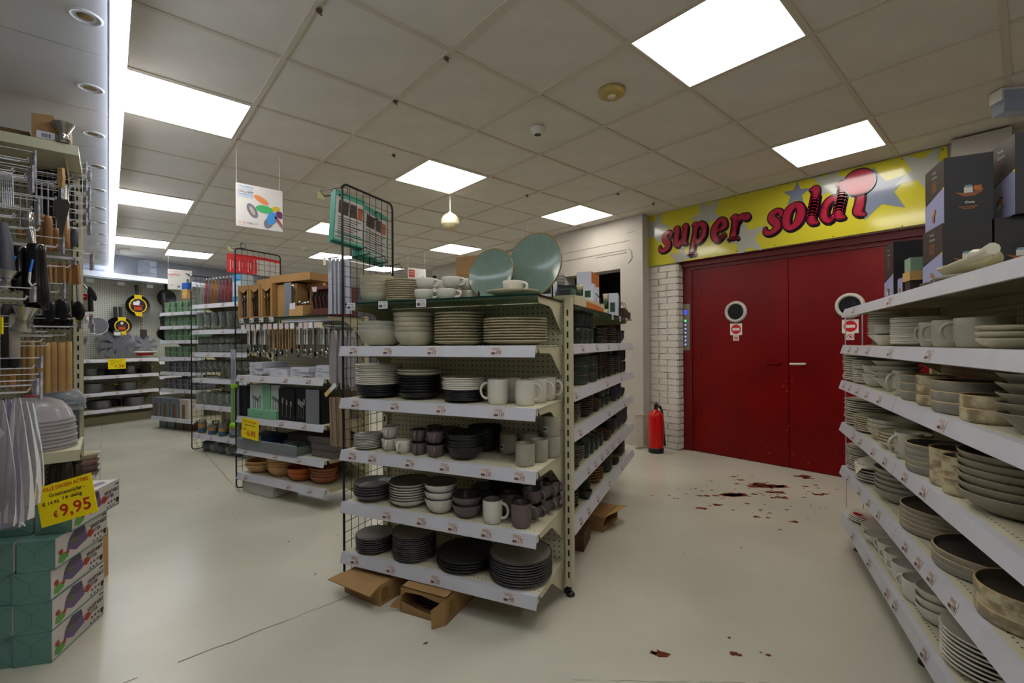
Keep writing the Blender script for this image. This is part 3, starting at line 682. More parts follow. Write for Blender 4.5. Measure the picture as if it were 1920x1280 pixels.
def gridpanel(label, fr, lx, y0, y1, z0, z1, group='black wire grid end panels', nv=8, pitch=.05):
    t = thing('wire_grid_panel', label, 'grid panel', fr, (lx, y0, 0), group=group)
    L_ = y1-y0; c = .03
    pts = [(0, 0, z0+c)] + [(0, c-c*math.cos(a), z1-c+c*math.sin(a)) for a in (0, .5, 1.05, 1.57)] + [(0, L_-c+c*math.sin(a), z1-c+c*math.cos(a)) for a in (0, .5, 1.05, 1.57)] + [(0, L_, z0+c)]
    pts += [(0, L_-c+c*math.cos(a), z0+c-c*math.sin(a)) for a in (.5, 1.05, 1.57)] + [(0, c-c*math.sin(a), z0+c-c*math.cos(a)) for a in (0, .5, 1.05, 1.57)]
    build(MB().tube(pts, .0058, 8), 'frame', BLKW, t)
    vm = MB().tube([(.003, 0, z0+.005), (.003, 0, z1-.005)], .0016, 5).mesh('wire', BLKW)
    hm = MB().tube([(-.002, .004, 0), (-.002, L_-.004, 0)], .0016, 5).mesh('wire', BLKW)
    for k in range(1, nv): ob('wire', vm, t, (0, L_*k/nv, 0))
    z = z1-pitch
    while z > z0+.02: ob('wire', hm, t, (0, 0, z)); z -= pitch
    return t
def endcap(nm, label, fr, zs, glass, tags, W=1.0, dep=.35, h=1.374, lo=None, gtags=()):
    t = thing(nm, label, 'shelving', fr)
    build(MB().box(0, W, dep, dep+.02, .12, h-.02), 'back_panel', BEIGED, t)
    for x in (-.015, W+.030): upright(t, x, dep+.0, h, .045, .03)
    for z, tg in zip(zs, tags):
        y0 = 0
        if lo and z == zs[-1]: y0 = lo
        shelf(t, 0, W, y0, dep, z, tg)
    if glass: shelf(t, .02, W, .0, dep, glass, gtags, glass=True)
    return t
T = lambda xs, ps: list(zip(xs, ps))
e1 = endcap('end_shelving_unit', 'cream end shelving unit facing the viewer, full of bowls, plates and mugs', END, (1.155, .904, .655, .404, .162), 1.358,
   (T((.08, .28, .52, .83), ('4.95', '11.95', '6.95', '8.95')), T((.09, .32, .565, .84), ('4.95', '3.95', '3.39', '3.50')), T((.07, .19, .4, .58, .78, .93), ('2.50', '2.95', '2.95', '3.95', '3.50', '3.95')),
    T((.27, .46, .62, .78, .92), ('4.50', '3.75', '3.75', '2.75', '2.75')), T((.08, .29, .53, .88), ('2.95', '2.95', '5.95', '4.95'))), gtags=T((.06, .25, .46), ('5.50', '3.50', '2.95')))
gp1 = gridpanel('tall black wire grid panel at the left end of the nearest end shelving unit', END, -.006, .012, .392, .03, 1.948)
G = 'glass top shelf of the nearest end unit'
# glass shelf
z = 1.361
stack(END, .105, .13, z, 6, .0165, 'bowl', .165, .058, 'cream', 'cream tan-rimmed bowl on the glass shelf, in the stack beside the black grid')
stack(END, .262, .13, z, 10, .0103, 'plate', .17, .019, 'tan', 'tan-rimmed side plate on the glass shelf, in the stack beside the cups')
cl = [(.42, .08, 0, 'front left cup of the lower row on the glass shelf'), (.42, .09, 1, 'front left cup of the upper row on the glass shelf'), (.528, .10, 0, 'second front cup of the lower row on the glass shelf'), (.55, .11, 1, 'second front cup of the upper row on the glass shelf'),
      (.44, .205, 0, 'lower cup behind the front left pair on the glass shelf'), (.45, .205, 1, 'upper cup behind the front left pair on the glass shelf'), (.58, .215, 0, 'lower cup behind the second pair on the glass shelf'), (.58, .21, 1, 'upper cup behind the second pair on the glass shelf'), (.63, .29, 0, 'rearmost lower cup beside the teal plate'), (.62, .29, 1, 'rearmost upper cup beside the teal plate')]
for x, y, k, lb in cl: stack(END, x, y, z+.054*k, 1, 0, 'cup', .092, .052, 'white', 'white coffee cup, '+lb, hd=random.uniform(-20, 20))
stack(END, .862, .09, z+.005, 1, 0, 'plate', .225, .02, 'cream', 'cream saucer plate under the single cup in front of the teal plates')
stack(END, .862, .09, z+.012, 1, 0, 'cup', .088, .055, 'white', 'white cup standing on the cream saucer before the teal plates', hd=0)
for x, y, D, zt, lb, ln in ((.72, .19, .235, .0, 'round teal glazed plate standing upright, the smaller left one', 12), (.90, .27, .305, .01, 'large teal glazed plate standing upright, the bigger right one', 9)):
    t = thing('display_plate', lb, 'plate', END, (x, y, z+.004), rotz=R_(-4 if D < .25 else -14))
    b = build(MB().lathe(prof('plate', D, .026), 56, 0, Matrix.Translation((0, 0, D/2*math.cos(R_(ln)))) @ Matrix.Rotation(R_(90-ln), 4, 'X')), 'plate', CER['celadon'], t)
    build(MB().box(-.05, -.044, -.05, .07, 0, .006).box(.044, .05, -.05, .07, 0, .006).box(-.05, .05, .06, .066, 0, .006).box(-.05, -.044, -.052, -.046, 0, .035).box(.044, .05, -.052, -.046, 0, .035).box(-.05, -.044, .06, .066, 0, .09).box(.044, .05, .06, .066, 0, .09), 'stand', BLK, t)
# first shelf
z = 1.155
stack(END, .115, .16, z, 3, .022, 'bowl', .245, .078, 'offwhite', 'large off-white bowl in the leftmost stack of the shelf under the glass')
stack(END, .322, .14, z, 5, .0225, 'bowl', .20, .07, 'cream', 'deep cream bowl in the stack of five on the shelf under the glass')
stack(END, .560, .16, z, 11, .0128, 'plate', .236, .023, 'tan', 'tan-rimmed plate in the tall middle stack of the shelf under the glass')
stack(END, .838, .17, z, 9, .0118, 'plate', .285, .024, 'tan', 'wide tan-rimmed dinner plate in the right stack of the shelf under the glass')
# second shelf
z = .904
stack(END, .112, .131, z, 6, .0085, 'plate', .215, .02, 'black', 'black plate at the bottom of the leftmost stack, second shelf')
stack(END, .112, .131, z+6*.0085+.003, 11, .0088, 'plate', .228, .02, 'white', 'white plate at the top of the leftmost stack, second shelf')
stack(END, .349, .141, z, 7, .0125, 'deep', .20, .036, 'black', 'black deep plate in the second stack, second shelf')
stack(END, .349, .141, z+.102, 2, .0125, 'deep', .215, .028, 'offwhite', 'off-white deep plate lying on the black deep plates, second shelf')
stack(END, .603, .125, z, 6, .0075, 'plate', .19, .018, 'black', 'small black plate under the white side plates, second shelf')
stack(END, .603, .125, z+.047, 7, .0078, 'plate', .20, .018, 'white', 'white side plate on the small black plates, second shelf')
stack(END, .787, .095, z, 1, 0, 'mug', .093, .108, 'white', 'tall white mug with its handle to the left, second shelf', hd=205)
stack(END, .912, .10, z, 1, 0, 'mug', .089, .106, 'white', 'front tall white mug with its handle to the right, second shelf', hd=2)
stack(END, .80, .20, z, 1, 0, 'mug', .089, .106, 'white', 'white mug standing behind the left-handled one, second shelf', hd=20)
stack(END, .926, .205, z, 1, 0, 'mug', .089, .106, 'white', 'white mug directly behind the front right mug, second shelf', hd=10)
stack(END, .935, .305, z, 1, 0, 'mug', .089, .106, 'white', 'rearmost white mug at the right end of the second shelf', hd=2)
# third shelf
z = .655
stack(END, .083, .086, z, 8, .0075, 'plate', .138, .017, 'whitedark', 'white saucer with dark rim in the left stack of the third shelf')
stack(END, .213, .085, z, 1, 0, 'cup', .077, .058, 'white', 'lower white cup of the pair beside the saucers, third shelf', hd=-70)
stack(END, .216, .087, z+.059, 1, 0, 'cup', .079, .058, 'white', 'upper white cup of the pair beside the saucers, third shelf', hd=-70)
stack(END, .307, .066, z, 1, 0, 'cup', .080, .062, 'white', 'single white cup next to the brown cups, third shelf', hd=-80)
for k, lb in ((0, 'lower'), (1, 'upper')):
    stack(END, .392, .072, z+.059*k, 1, 0, 'cup', .072, .058, 'taupe', lb+' left brown-grey cup in front, third shelf', hd=-75)
    stack(END, .484, .066, z+.059*k, 1, 0, 'cup', .080, .058, 'taupe', lb+' right brown-grey cup in front, third shelf', hd=-60)
    stack(END, .415, .17, z+.059*k, 1, 0, 'cup', .08, .058, 'greydark', lb+' dark cup behind the left brown-grey cups, third shelf', hd=30)
    stack(END, .505, .17, z+.059*k, 1, 0, 'cup', .08, .058, 'greydark', lb+' dark cup behind the right brown-grey cups, third shelf', hd=30)
stack(END, .623, .095, z, 5, .0135, 'bowl', .168, .062, 'black', 'black bowl in the front stack of the third shelf')
stack(END, .635, .262, z, 5, .0145, 'bowl', .165, .058, 'black', 'black bowl in the rear stack of the third shelf')
TMB = [('front sand tumbler standing alone at the shelf edge', .916, .085, 0), ('sand tumbler with white sticker behind the front one', .942, .176, 0), ('lower sand tumbler of the pair near the right bracket', .972, .265, 0), ('upper sand tumbler of the pair near the right bracket', .972, .265, 1), ('lower rearmost sand tumbler at the right end', .95, .335, 0), ('upper rearmost sand tumbler at the right end', .95, .335, 1), ('sand tumbler with sticker standing apart behind the black bowls', .765, .25, 0), ('rear sand tumbler with its rim just showing', .86, .295, 0)]
for lb, x, y, k in TMB:
    stack(END, x, y, z+.092*k, 1, 0, 'tumbler', .081, .094, 'sage', lb+', third shelf')
    if 'front sand' not in lb:
        o = COL.objects[-1]
        ob('sticker', (MB().add([(.0414*math.cos(a), .0414*math.sin(a), zz) for zz in (.022, .048) for a in (-.42, -.2, 0, .2, .42)], [(i, i+1, i+6, i+5) for i in range(4)], 0).add([(.0418*math.cos(a), .0418*math.sin(a), zz) for zz in (.030, .040) for a in (-.3, 0, .3)], [(i, i+1, i+4, i+3) for i in range(2)], 1)).mesh('sticker', [TAGW, INKS]), o, rot=(0, 0, R_(-118)+END.a-o.rotation_euler.z))
# fourth shelf
z = .404
stack(END, .098, .104, z, 5, .0125, 'deep', .19, .036, 'greydark', 'dark grey deep plate in the leftmost stack of the fourth shelf')
stack(END, .307, .113, z, 7, .0122, 'deep', .195, .038, 'whitedark', 'white deep plate with dark rim and grey inside, fourth shelf')
stack(END, .499, .085, z, 3, .032, 'bowl', .148, .072, 'whitedark', 'white bowl with dark rim in the stack of three, fourth shelf')
stack(END, .641, .082, z, 2, .036, 'bowl', .138, .062, 'taupe', 'brown-grey bowl in the stack of two, fourth shelf')
stack(END, .66, .225, z, 2, .03, 'bowl', .138, .062, 'greydark', 'dark bowl behind the brown-grey bowls, fourth shelf')
stack(END, .74, .27, z, 3, .03, 'bowl', .165, .06, 'black', 'black bowl at the back of the fourth shelf')
stack(END, .775, .061, z, 1, 0, 'mug', .086, .101, 'whitedark', 'white mug with dark rim in front on the fourth shelf', hd=2)
stack(END, .805, .165, z, 1, 0, 'mug', .084, .101, 'taupe', 'grey mug standing behind the white mug, fourth shelf', hd=5)
stack(END, .905, .068, z, 1, 0, 'mug', .086, .101, 'taupe', 'front dark taupe mug beside the white mug, fourth shelf', hd=2)
for k, (x, y, n) in enumerate(((.915, .165, 2), (.935, .255, 2), (.95, .32, 2))):
    for q in range(n):
        stack(END, x, y, z+.066*q, 1, 0, 'cup', .086, .064, 'taupe', ('lower', 'upper')[q]+' taupe cup in the '+('first', 'second', 'third')[k]+' pair behind the front taupe mug', hd=-10)
# fifth shelf
z = .162
stack(END, .112, .095, z, 7, .0098, 'plate', .182, .02, 'greydark', 'small dark grey plate in the leftmost stack of the bottom shelf')
stack(END, .336, .11, z, 12, .0092, 'plate', .205, .022, 'greytop', 'grey plate with dark rim in the tall stack of the bottom shelf')
stack(END, .600, .145, z, 4, .0115, 'plate', .275, .024, 'blackmatt', 'large black plate in the low stack of the bottom shelf')
stack(END, .872, .135, z, 9, .0105, 'plate', .272, .024, 'greytop', 'large grey dinner plate with dark rim at the right of the bottom shelf')
# cartons under the unit
def carton(label, fr, x, y, w_, d_, h_, rz=0, z=0, flap=None, tape=True, mtl=None, name='carton'):
    t = thing(name, label, 'box', fr, (x, y, z), rotz=R_(rz))
    m_ = MB(); th = .004
    if flap == 'front':      # torn open towards the front
        m_.box(0, w_, d_-th, d_, 0, h_).box(0, th, 0, d_, 0, h_).box(w_-th, w_, 0, d_, 0, h_).box(0, w_, 0, d_, 0, th).box(0, w_, 0, d_, h_-th, h_)
        m_.prism([(0, 0), (w_, 0), (w_, h_*.18), (w_*.5, h_*.22), (0, h_*.40)], 0, th, 'y').prism([(0, h_), (w_, h_), (w_, h_*.72), (w_*.85, h_*.74), (w_*.45, h_*.86), (w_*.12, h_*.82), (0, h_*.6)], 0, th, 'y')
    else: m_.box(0, w_, 0, d_, 0, h_)
    b = build(m_, 'body', mtl or CARD, t)
    return t, b
TAPE = mat('brown_tape', (128, 96, 44), .35)
t, b = carton('low cardboard carton with folded-out top flap under the bottom shelf, left one', END, .046, -.041, .237, .36, .095, -8)
build(MB().add([(-.004, -.002, .097), (.240, -.002, .097), (.235, -.055, .072), (-.035, -.065, .080), (-.004, -.002, .093), (.240, -.002, .093), (.235, -.055, .068), (-.035, -.065, .076)], [(0, 1, 2, 3), (7, 6, 5, 4), (0, 3, 7, 4), (3, 2, 6, 7), (2, 1, 5, 6)]), 'flap', CARD, t)
build(MB().box(.237, .2377, .01, .05, .015, .075), 'tape', TAPE, t)
t, b = carton('torn open cardboard carton holding dark plates, under the bottom shelf, right one', END, .388, -.067, .235, .42, .112, -1, flap='front')
build(MB().add([(.0, -.0, .075), (.0, -.0, .01), (-.035, -.03, .03)], [(0, 1, 2)]), 'flap', CARD, t)
build(MB().add([(.235, -.002, .11), (.235, -.002, .0), (.20, -.055, .004), (.20, -.06, .085)], [(0, 1, 2, 3)]), 'flap', CARD, t)
build(MB().box(.235, .2357, .02, .06, .02, .085), 'tape', TAPE, t)
for k in range(4):
    o = ob('plate', pmesh('plate', .20, .022, 'blackmatt'), None, (*END.w(.505, .07), .012+.013*k), (0, 0, 0), OW[k]+' dark plate lying inside the torn open carton under the shelf', 'plate', 'dark plates inside the torn carton')
# teal packs hanging from the grid panel, above
TEALB = mat('teal_pack', (66, 158, 132), .4); PRT = mat('pack_print_grey', (176, 172, 166), .5); DKP = mat('pack_photo_dark', (70, 52, 44), .5)
def pack(label, fr, lx, ly, z, w_, h_, lean, rz, thick=.02, grp=None):
    """flat packet seen from its broad side; local x along the width"""
    t = thing('hanging_pack', label, 'pack', fr, (lx, ly, z), rotz=R_(rz), group=grp)
    t.rotation_euler = (0, R_(lean), t.rotation_euler.z)
    build(MB().box(0, w_, 0, thick, -h_, 0), 'pouch', TEALB, t)
    m_ = MB().box(.006, w_-.006, -.0008, 0, -h_+.01, -.03, 0)
    for q in range(9): m_.box(.02, w_-.02-.02*(q % 3), -.0014, -.0008, -.13-.012*q, -.126-.012*q, 1)
    m_.box(w_*.12, w_*.45, -.0014, -.0008, -.11, -.045, 2).box(w_*.5, w_*.72, -.0014, -.0008, -.11, -.045, 2).box(w_*.76, w_*.93, -.0014, -.0008, -.11, -.05, 3)
    m_.box(.008, w_-.008, -.0014, -.0008, -h_+.04, -h_+.046, 4).box(.008, w_-.008, -.0014, -.0008, -h_+.016, -h_+.022, 4)
    build(m_, 'printed_front', [mat('pack_white', (200, 196, 190), .4), INKS, DKP, mat('pack_orange', (180, 92, 60), .5), TEALB], t)
    return t
for k, (y, x, rz) in enumerate(((.02, -.045, 6), (.035, -.075, 3))):
    pack('teal and white printed packet hanging at the front of the wire grid, '+('nearer', 'farther')[k]+' one', END, x, y-.01, 1.925-.005*k, .18, .25, 4, 90+rz-14)
for k, (y, x, rz) in enumerate(((.21, -.03, 6), (.215, -.06, 2), (.225, -.09, -2))):
    pack('teal and white printed packet at the rear of the wire grid, '+('first', 'second', 'third')[k]+' from it', END, x, y-.02, 1.90-.006*k, .22, .27, 4, 90+rz)
def prong(label, fr, lx, ly, z, L_, card=YEL, rz=0, ct=None):
    t = thing('display_hook', label, 'hook', fr, (lx, ly, z), rotz=R_(rz))
    build(MB().tube([(0, 0, 0), (-L_, 0, .008), (-L_-.012, 0, .022)], .0028, 6).tube([(0, 0, .035), (-L_-.02, 0, .04), (-L_-.02, 0, .025)], .0024, 6).tube([(0, -.02, .035), (0, .02, .035), (0, .02, 0), (0, -.02, 0), (0, -.02, .035)], .0024, 6), 'wire', BLKW, t)
    if card: build(MB().box(-L_-.022, -L_-.020, -.022, .022, -.004, .028), 'price_card', card, t)
    return t
prong('black display hook with a pale yellow card above the grid panel', END, -.01, .03, 1.9, .13, mat('pale_yellow_card', (214, 206, 150), .5))
prong('black display hook through the rear teal packets', END, -.01, .28, 1.84, .12, None)
for k in range(3): prong('empty black display hook low on the grid panel, '+('front', 'middle', 'rear')[k]+' one', END, .004, .08+.13*k, 1.60-.02*k, -.1, None)
# ------------------------------------------------------------------ double-sided run behind the end unit
W2 = 1.70
run = thing('gondola_shelving', 'long cream gondola whose right side holds dark green and black crockery', 'shelving', RUN)
build(MB().box(.03, W2, .44, .46, .12, 1.35), 'back_panel', BEIGED, run)
upright(run, .022, .02, 1.374, .045, .03, slot=False); upright(run, .022, .45, 1.374, .045, .03); upright(run, W2+.01, .45, 1.374, .045, .03)
for z, tg in ((1.16, (.2, .5, .8, 1.1)), (.936, (.08, .75, 1.2)), (.747, (.15, .8, 1.3)), (.521, (.3, .45, .6, .75, .9, 1.1)), (.312, (.15, .3, .5, .8, 1.2))):
    shelf(run, .04, W2, 0, .44, z, [(x, PRICES[int(x*10) % 8]) for x in tg])
shelf(run, .04, W2, .0, .44, 1.346, [(.95, '2.95'), (1.2, '3.95'), (1.45, '4.50')], glass=True)
z = 1.16
for x, k, lb in ((.45, 0, 'lower left'), (.45, 1, 'upper left'), (.56, 0, 'lower middle'), (.56, 1, 'upper middle'), (.68, 0, 'lower right'), (.68, 1, 'upper right')):
    stack(RUN, x, .10, z+.092*k, 1, 0, 'mug', .09, .09, 'pine', 'dark green mug, %s of the mugs on the upper shelf beside the post' % lb, hd=10)
stack(RUN, .30, .12, z, 2, .092, 'mug', .09, .09, 'pine', 'dark green mug hidden close behind the post, upper shelf', hd=10)
for x, k, lb in ((.93, 0, 'lower'), (.93, 1, 'upper'), (1.02, 0, 'lower second'), (1.02, 1, 'upper second')):
    stack(RUN, x, .09, z+.052*k, 1, 0, 'cup', .085, .05, 'pinebrown', '%s brown-rimmed dark cup after the green mugs, upper shelf' % lb, hd=-20)
stack(RUN, 1.18, .1, z, 8, .015, 'plate', .14, .02, 'pinebrown', 'brown-rimmed saucer in the stack on the upper shelf')
for x, k, lb in ((1.32, 0, 'lower'), (1.32, 1, 'upper')): stack(RUN, x, .09, z+.052*k, 1, 0, 'cup', .08, .05, 'pinebrown', lb+' brown-rimmed cup near the far end, upper shelf', hd=-30)
stack(RUN, 1.46, .1, z, 6, .012, 'plate', .13, .02, 'night', 'blue-grey saucer in the small stack near the far end, upper shelf')
stack(RUN, 1.615, .11, z, 2, .034, 'bowl', .13, .066, 'night', 'blue-grey bowl at the far end of the upper shelf')
z = .936
stack(RUN, .20, .09, z, 2, .054, 'cup', .085, .052, 'pine', 'green cup behind the post on the second shelf', hd=0)
stack(RUN, .42, .10, z, 3, .05, 'straight', .15, .055, 'pine', 'straight green bowl in the first stack of the second shelf')
stack(RUN, .62, .10, z, 3, .05, 'straight', .155, .055, 'pine', 'straight green bowl in the second stack of the second shelf')
for x, k, lb in ((.82, 0, 'lower'), (.82, 1, 'upper'), (.95, 0, 'lower second'), (.95, 1, 'upper second')):
    stack(RUN, x, .08, z+.08*k, 1, 0, 'mug', .08, .078, 'pinebrown', '%s dark mug in the middle of the second shelf' % lb, hd=-20)
stack(RUN, 1.10, .09, z, 9, .013, 'plate', .13, .02, 'pinebrown', 'brown-rimmed saucer in the narrow stack, second shelf')
stack(RUN, 1.30, .10, z, 9, .014, 'plate', .155, .022, 'night', 'blue-grey plate in the stack on the second shelf')
for x, k, lb in ((1.50, 0, 'lower'), (1.50, 1, 'upper'), (1.62, 0, 'lower last'), (1.62, 1, 'upper last')):
    stack(RUN, x, .08, z+.088*k, 1, 0, 'mug', .085, .085, 'pinebrown', '%s brown mug at the far end of the second shelf' % lb, hd=-10)
z = .747
stack(RUN, .28, .09, z, 5, .0135, 'bowl', .125, .05, 'pine', 'dark green bowl in the near stack of the third shelf')
stack(RUN, .52, .10, z, 9, .0125, 'deep', .16, .028, 'pinebrown', 'brown-rimmed deep plate in the tall stack, third shelf')
stack(RUN, .73, .07, z, 4, .014, 'bowl', .09, .04, 'pinebrown', 'little brown-rimmed bowl in the stack on the third shelf')
for x, k, lb in ((.90, 0, 'lower'), (.90, 1, 'upper'), (1.05, 0, 'lower second'), (1.05, 1, 'upper second')):
    stack(RUN, x, .08, z+.062*k, 1, 0, 'cup', .085, .06, 'pine', '%s green cup in the middle of the third shelf' % lb, hd=-20)
stack(RUN, 1.27, .08, z, 1, 0, 'mug', .09, .11, 'night', 'tall blue-grey mug on the third shelf', hd=-30)
stack(RUN, 1.40, .08, z, 1, 0, 'mug', .09, .11, 'night', 'second tall blue-grey mug on the third shelf', hd=-30)
stack(RUN, 1.58, .08, z, 1, 0, 'cup', .085, .066, 'night', 'dark cup with handle at the far end of the third shelf', hd=0)
z = .521
stack(RUN, .22, .09, z, 4, .012, 'plate', .14, .02, 'pine', 'dark plate in the low stack behind the post, fourth shelf')
stack(RUN, .36, .09, z, 5, .013, 'bowl', .12, .045, 'pine', 'dark bowl in the near stack of the fourth shelf')
for x, k, lb in ((.48, 0, 'first'), (.59, 0, 'second'), (.70, 0, 'third'), (.81, 0, 'fourth')):
    stack(RUN, x, .07, z, 1, 0, 'mug', .078, .12 if x < .5 else .09, 'pine', '%s dark mug counted from the post, fourth shelf' % lb, hd=-20)
stack(RUN, .99, .09, z, 4, .012, 'deep', .14, .03, 'pinebrown', 'dark deep plate between mugs and bowls, fourth shelf')
stack(RUN, .90, .24, z+.06, 1, 0, 'plate', .26, .022, 'sage', 'wide pale green platter at the back of the fourth shelf')
stack(RUN, .90, .24, z, 4, .015, 'bowl', .16, .05, 'pine', 'dark bowl carrying the pale platter, fourth shelf')
stack(RUN, 1.22, .10, z, 6, .013, 'bowl', .15, .05, 'black', 'black bowl in the near one of the two far stacks, fourth shelf')
stack(RUN, 1.42, .10, z, 8, .014, 'bowl', .15, .05, 'night', 'dark blue bowl in the middle far stack, fourth shelf')
stack(RUN, 1.61, .09, z, 10, .0135, 'bowl', .13, .05, 'night', 'dark blue bowl in the last stack, fourth shelf')
z = .312
stack(RUN, .20, .10, z, 6, .0165, 'deep', .16, .035, 'pinebrown', 'black deep plate with brown inside in the nearest stack, bottom shelf')
stack(RUN, .50, .12, z, 6, .013, 'deep', .17, .03, 'olive', 'olive-black deep plate in the second stack, bottom shelf')
stack(RUN, .42, .045, z, 1, 0, 'bowl', .085, .045, 'olive', 'single small olive bowl at the front edge, bottom shelf')
stack(RUN, .74, .10, z, 5, .0165, 'deep', .165, .032, 'amber', 'amber brown deep plate in the stack, bottom shelf')
stack(RUN, 1.00, .10, z, 9, .0105, 'plate', .165, .022, 'olive', 'dark plate in the stack beyond the amber plates, bottom shelf')
stack(RUN, 1.20, .07, z, 5, .011, 'plate', .12, .02, 'olive', 'little dark plate in the low stack, bottom shelf')
stack(RUN, 1.47, .11, z, 7, .0135, 'deep', .18, .03, 'pinebrown', 'dark deep plate with brown top in the farthest stack, bottom shelf')
t, b = carton('small torn cardboard carton on the floor under the crockery gondola', RUN, .75, .02, .26, .25, .09, -8, flap='front')
build(MB().add([(0, 0, .09), (.26, 0, .09), (.22, -.09, .12), (.03, -.07, .13)], [(0, 1, 2, 3)]), 'flap', CARDL, t)
carton('dark brown carton on the floor near the post', RUN, .45, .06, .2, .22, .1, 4, mtl=mat('brown_carton', (92, 62, 40), .8))
# goods standing on the run's top glass shelves
def cbox(nm, label, p, w_, d_, h_, rz, mats, deco=None, cat='box', group=None):
    """printed box; local origin at the front left bottom corner; deco(mb) draws on it"""
    t = thing(nm, label, cat, loc=p, rotz=R_(rz), group=group)
    build(MB().box(0, w_, 0, d_, 0, h_, 0).box(.0, .0005, .0, .0005, 0, .0005, 0), 'carton', mats[0], t)
    if deco:
        m_ = MB(); deco(m_, w_, d_, h_); build(m_, 'print', mats, t)
    return t
def runp(x, y, z): p = RUN.w(x, y); return (p[0], p[1], z)
WB = mat('white_box_card', (196, 200, 214), .5); OR_ = mat('orange_box_card', (196, 110, 50), .5); GRN = mat('bottle_green', (52, 72, 48), .3); CRM = mat('cream_box', (200, 190, 160), .5); NAVY = mat('dark_box_card', (28, 28, 34), .5)
def d_w(m_, w_, d_, h_): m_.box(-.0008, 0, 0, d_, 0, h_, 1); m_.box(.02, w_-.02, -.0008, 0, h_*.6, h_*.66, 2)
t = cbox('gift_box', 'grey-white box with an orange side on top of the other boxes, crockery gondola', runp(1.2, .31, 1.556), .11, .23, .124, 24.3-90, [WB, OR_, INKS], None)
build(MB().box(.11, .1108, 0, .23, 0, .124), 'orange_side', OR_, t)
cbox('gift_box', 'pale box supporting the orange-sided one, crockery gondola top', runp(1.2, .33, 1.35), .12, .23, .204, 24.3-90, [WB, OR_, INKS])
for k, (x, y, zz) in enumerate(((.62, .12, 1.412), (.80, .14, 1.412), (1.22, .10, 1.35))):
    t = thing('tumbler_set', 'tower of cream and green tumblers in a white sleeve, %s from the post' % ('first', 'second', 'third')[k], 'tumblers', loc=runp(x, y, zz), rotz=R_(24.3-90))
    hh = .10 if k < 2 else .165
    for q, mm2 in enumerate((CRM, GRN, CRM)):
        build(MB().lathe([(0, 0), (.018, 0), (.023, hh/3-.003), (.021, hh/3-.001), (0, hh/3-.001)], 20, 0, Matrix.Translation((0, 0, q*hh/3))), 'tumbler', mm2, t)
    build(MB().box(.024, .085, -.025, .025, 0, hh), 'sleeve', WB, t); build(MB().box(.035, .07, -.0265, -.0255, hh*.2, hh*.6, 0), 'print', [GRN, INK], t)
t = cbox('tea_box', 'black and white box with a face print at the end of the row, gondola top', runp(1.33, .09, 1.35), .06, .07, .16, 24.3-90, [NAVY, WB, OR_], lambda m_, w_, d_, h_: m_.box(0, w_, -.001, 0, h_*.5, h_, 1).box(w_*.3, w_*.7, -.0016, -.001, h_*.62, h_*.8, 0).box(w_*.2, w_*.8, -.0016, -.001, h_*.2, h_*.24, 2))
BRW = mat('brown_gift_bag', (70, 46, 38), .6)
for k in range(3):
    t = cbox('gift_bag', 'low brown gift box with a thin handle at the far end, %s one' % ('nearest', 'middle', 'farthest')[k], runp(1.42+.10*k, .12, 1.35), .11, .08, .075-.010*k, 24.3-90, [BRW, OR_, OR_], lambda m_, w_, d_, h_: m_.box(.02, w_-.02, -.001, 0, .02, .04, 1))
    build(MB().tube([(.02, .04, .09-.012*k), (.03, .04, .13), (.07, .04, .13), (.09, .04, .09-.012*k)], .0025, 5), 'handle', BLK, t)
t = cbox('tray_box', 'flat cream and orange tray box lying on the gondola top behind the post', runp(.30, .08, 1.404), .3, .33, .045, 24.3-90+90, [CRM, OR_, INK], None)
t.location = (*RUN.w(.20, .03), 1.35); t.scale = (2.2, .6, 1.3); t.rotation_euler = (0, 0, R_(24.3))
build(MB().add([(.10, -.001, .004), (.29, -.001, .004), (.29, -.001, .022), (.22, -.001, .030), (.10, -.001, .034)], [(0, 1, 2, 3, 4)]), 'orange_band', OR_, t)
t = thing('arch_handle', 'black and silver arched handle rising from the tray box', 'handle', loc=runp(.72, .08, 1.40), rotz=R_(24.3-75)); t.scale = (.62, .62, .62)
build(MB().tube([(-.09, 0, 0), (-.085, 0, .06), (-.05, 0, .105), (0, 0, .12), (.05, 0, .105), (.085, 0, .06), (.09, 0, 0)], .005, 8), 'bow', BLK, t)
t = thing('canister', 'round grey canister with dotted pattern behind the large teal plate', 'canister', loc=runp(.83, .34, 1.50)); t.scale = (1, 1, .9)
build(MB().lathe([(0, 0), (.05, 0), (.056, .01), (.056, .085), (.052, .09), (0, .09)], 28, 0, Matrix.Translation((0, 0, .045))), 'body', mat('canister_grey', (150, 148, 146), .5), t)
dd = MB()
for q in range(24):
    for r_ in range(3):
        a = q*2*math.pi/24; dd.box(-.003, .003, -.0015, .0005, -.006, .006, 0, Matrix.Rotation(a, 4, 'Z') @ Matrix.Translation((0, -.056, .065+.022*r_)))
build(dd, 'pattern', INKS, t, kind='stuff'); build(MB().box(-.05, .05, -.05, .05, -.166, .045), 'base_box', NAVY, t)
for k, (x, y, hh, m2, lb) in enumerate(((.38, .30, .165, WB, 'white box with a black top picture next to the teal plate'), (.42, .20, .12, mat('pine_box', (48, 78, 66), .5), 'small green box in front of the canister'), (.62, .22, .165, NAVY, 'narrow dark and lilac box beside the post top'))):
    t = cbox('goods_box', lb, runp(x, y+.0, 1.35), .09, .08, hh, 24.3-90, [m2, NAVY, WB], lambda m_, w_, d_, h_: m_.box(.01, w_-.01, -.001, 0, h_*.55, h_*.95, 1))
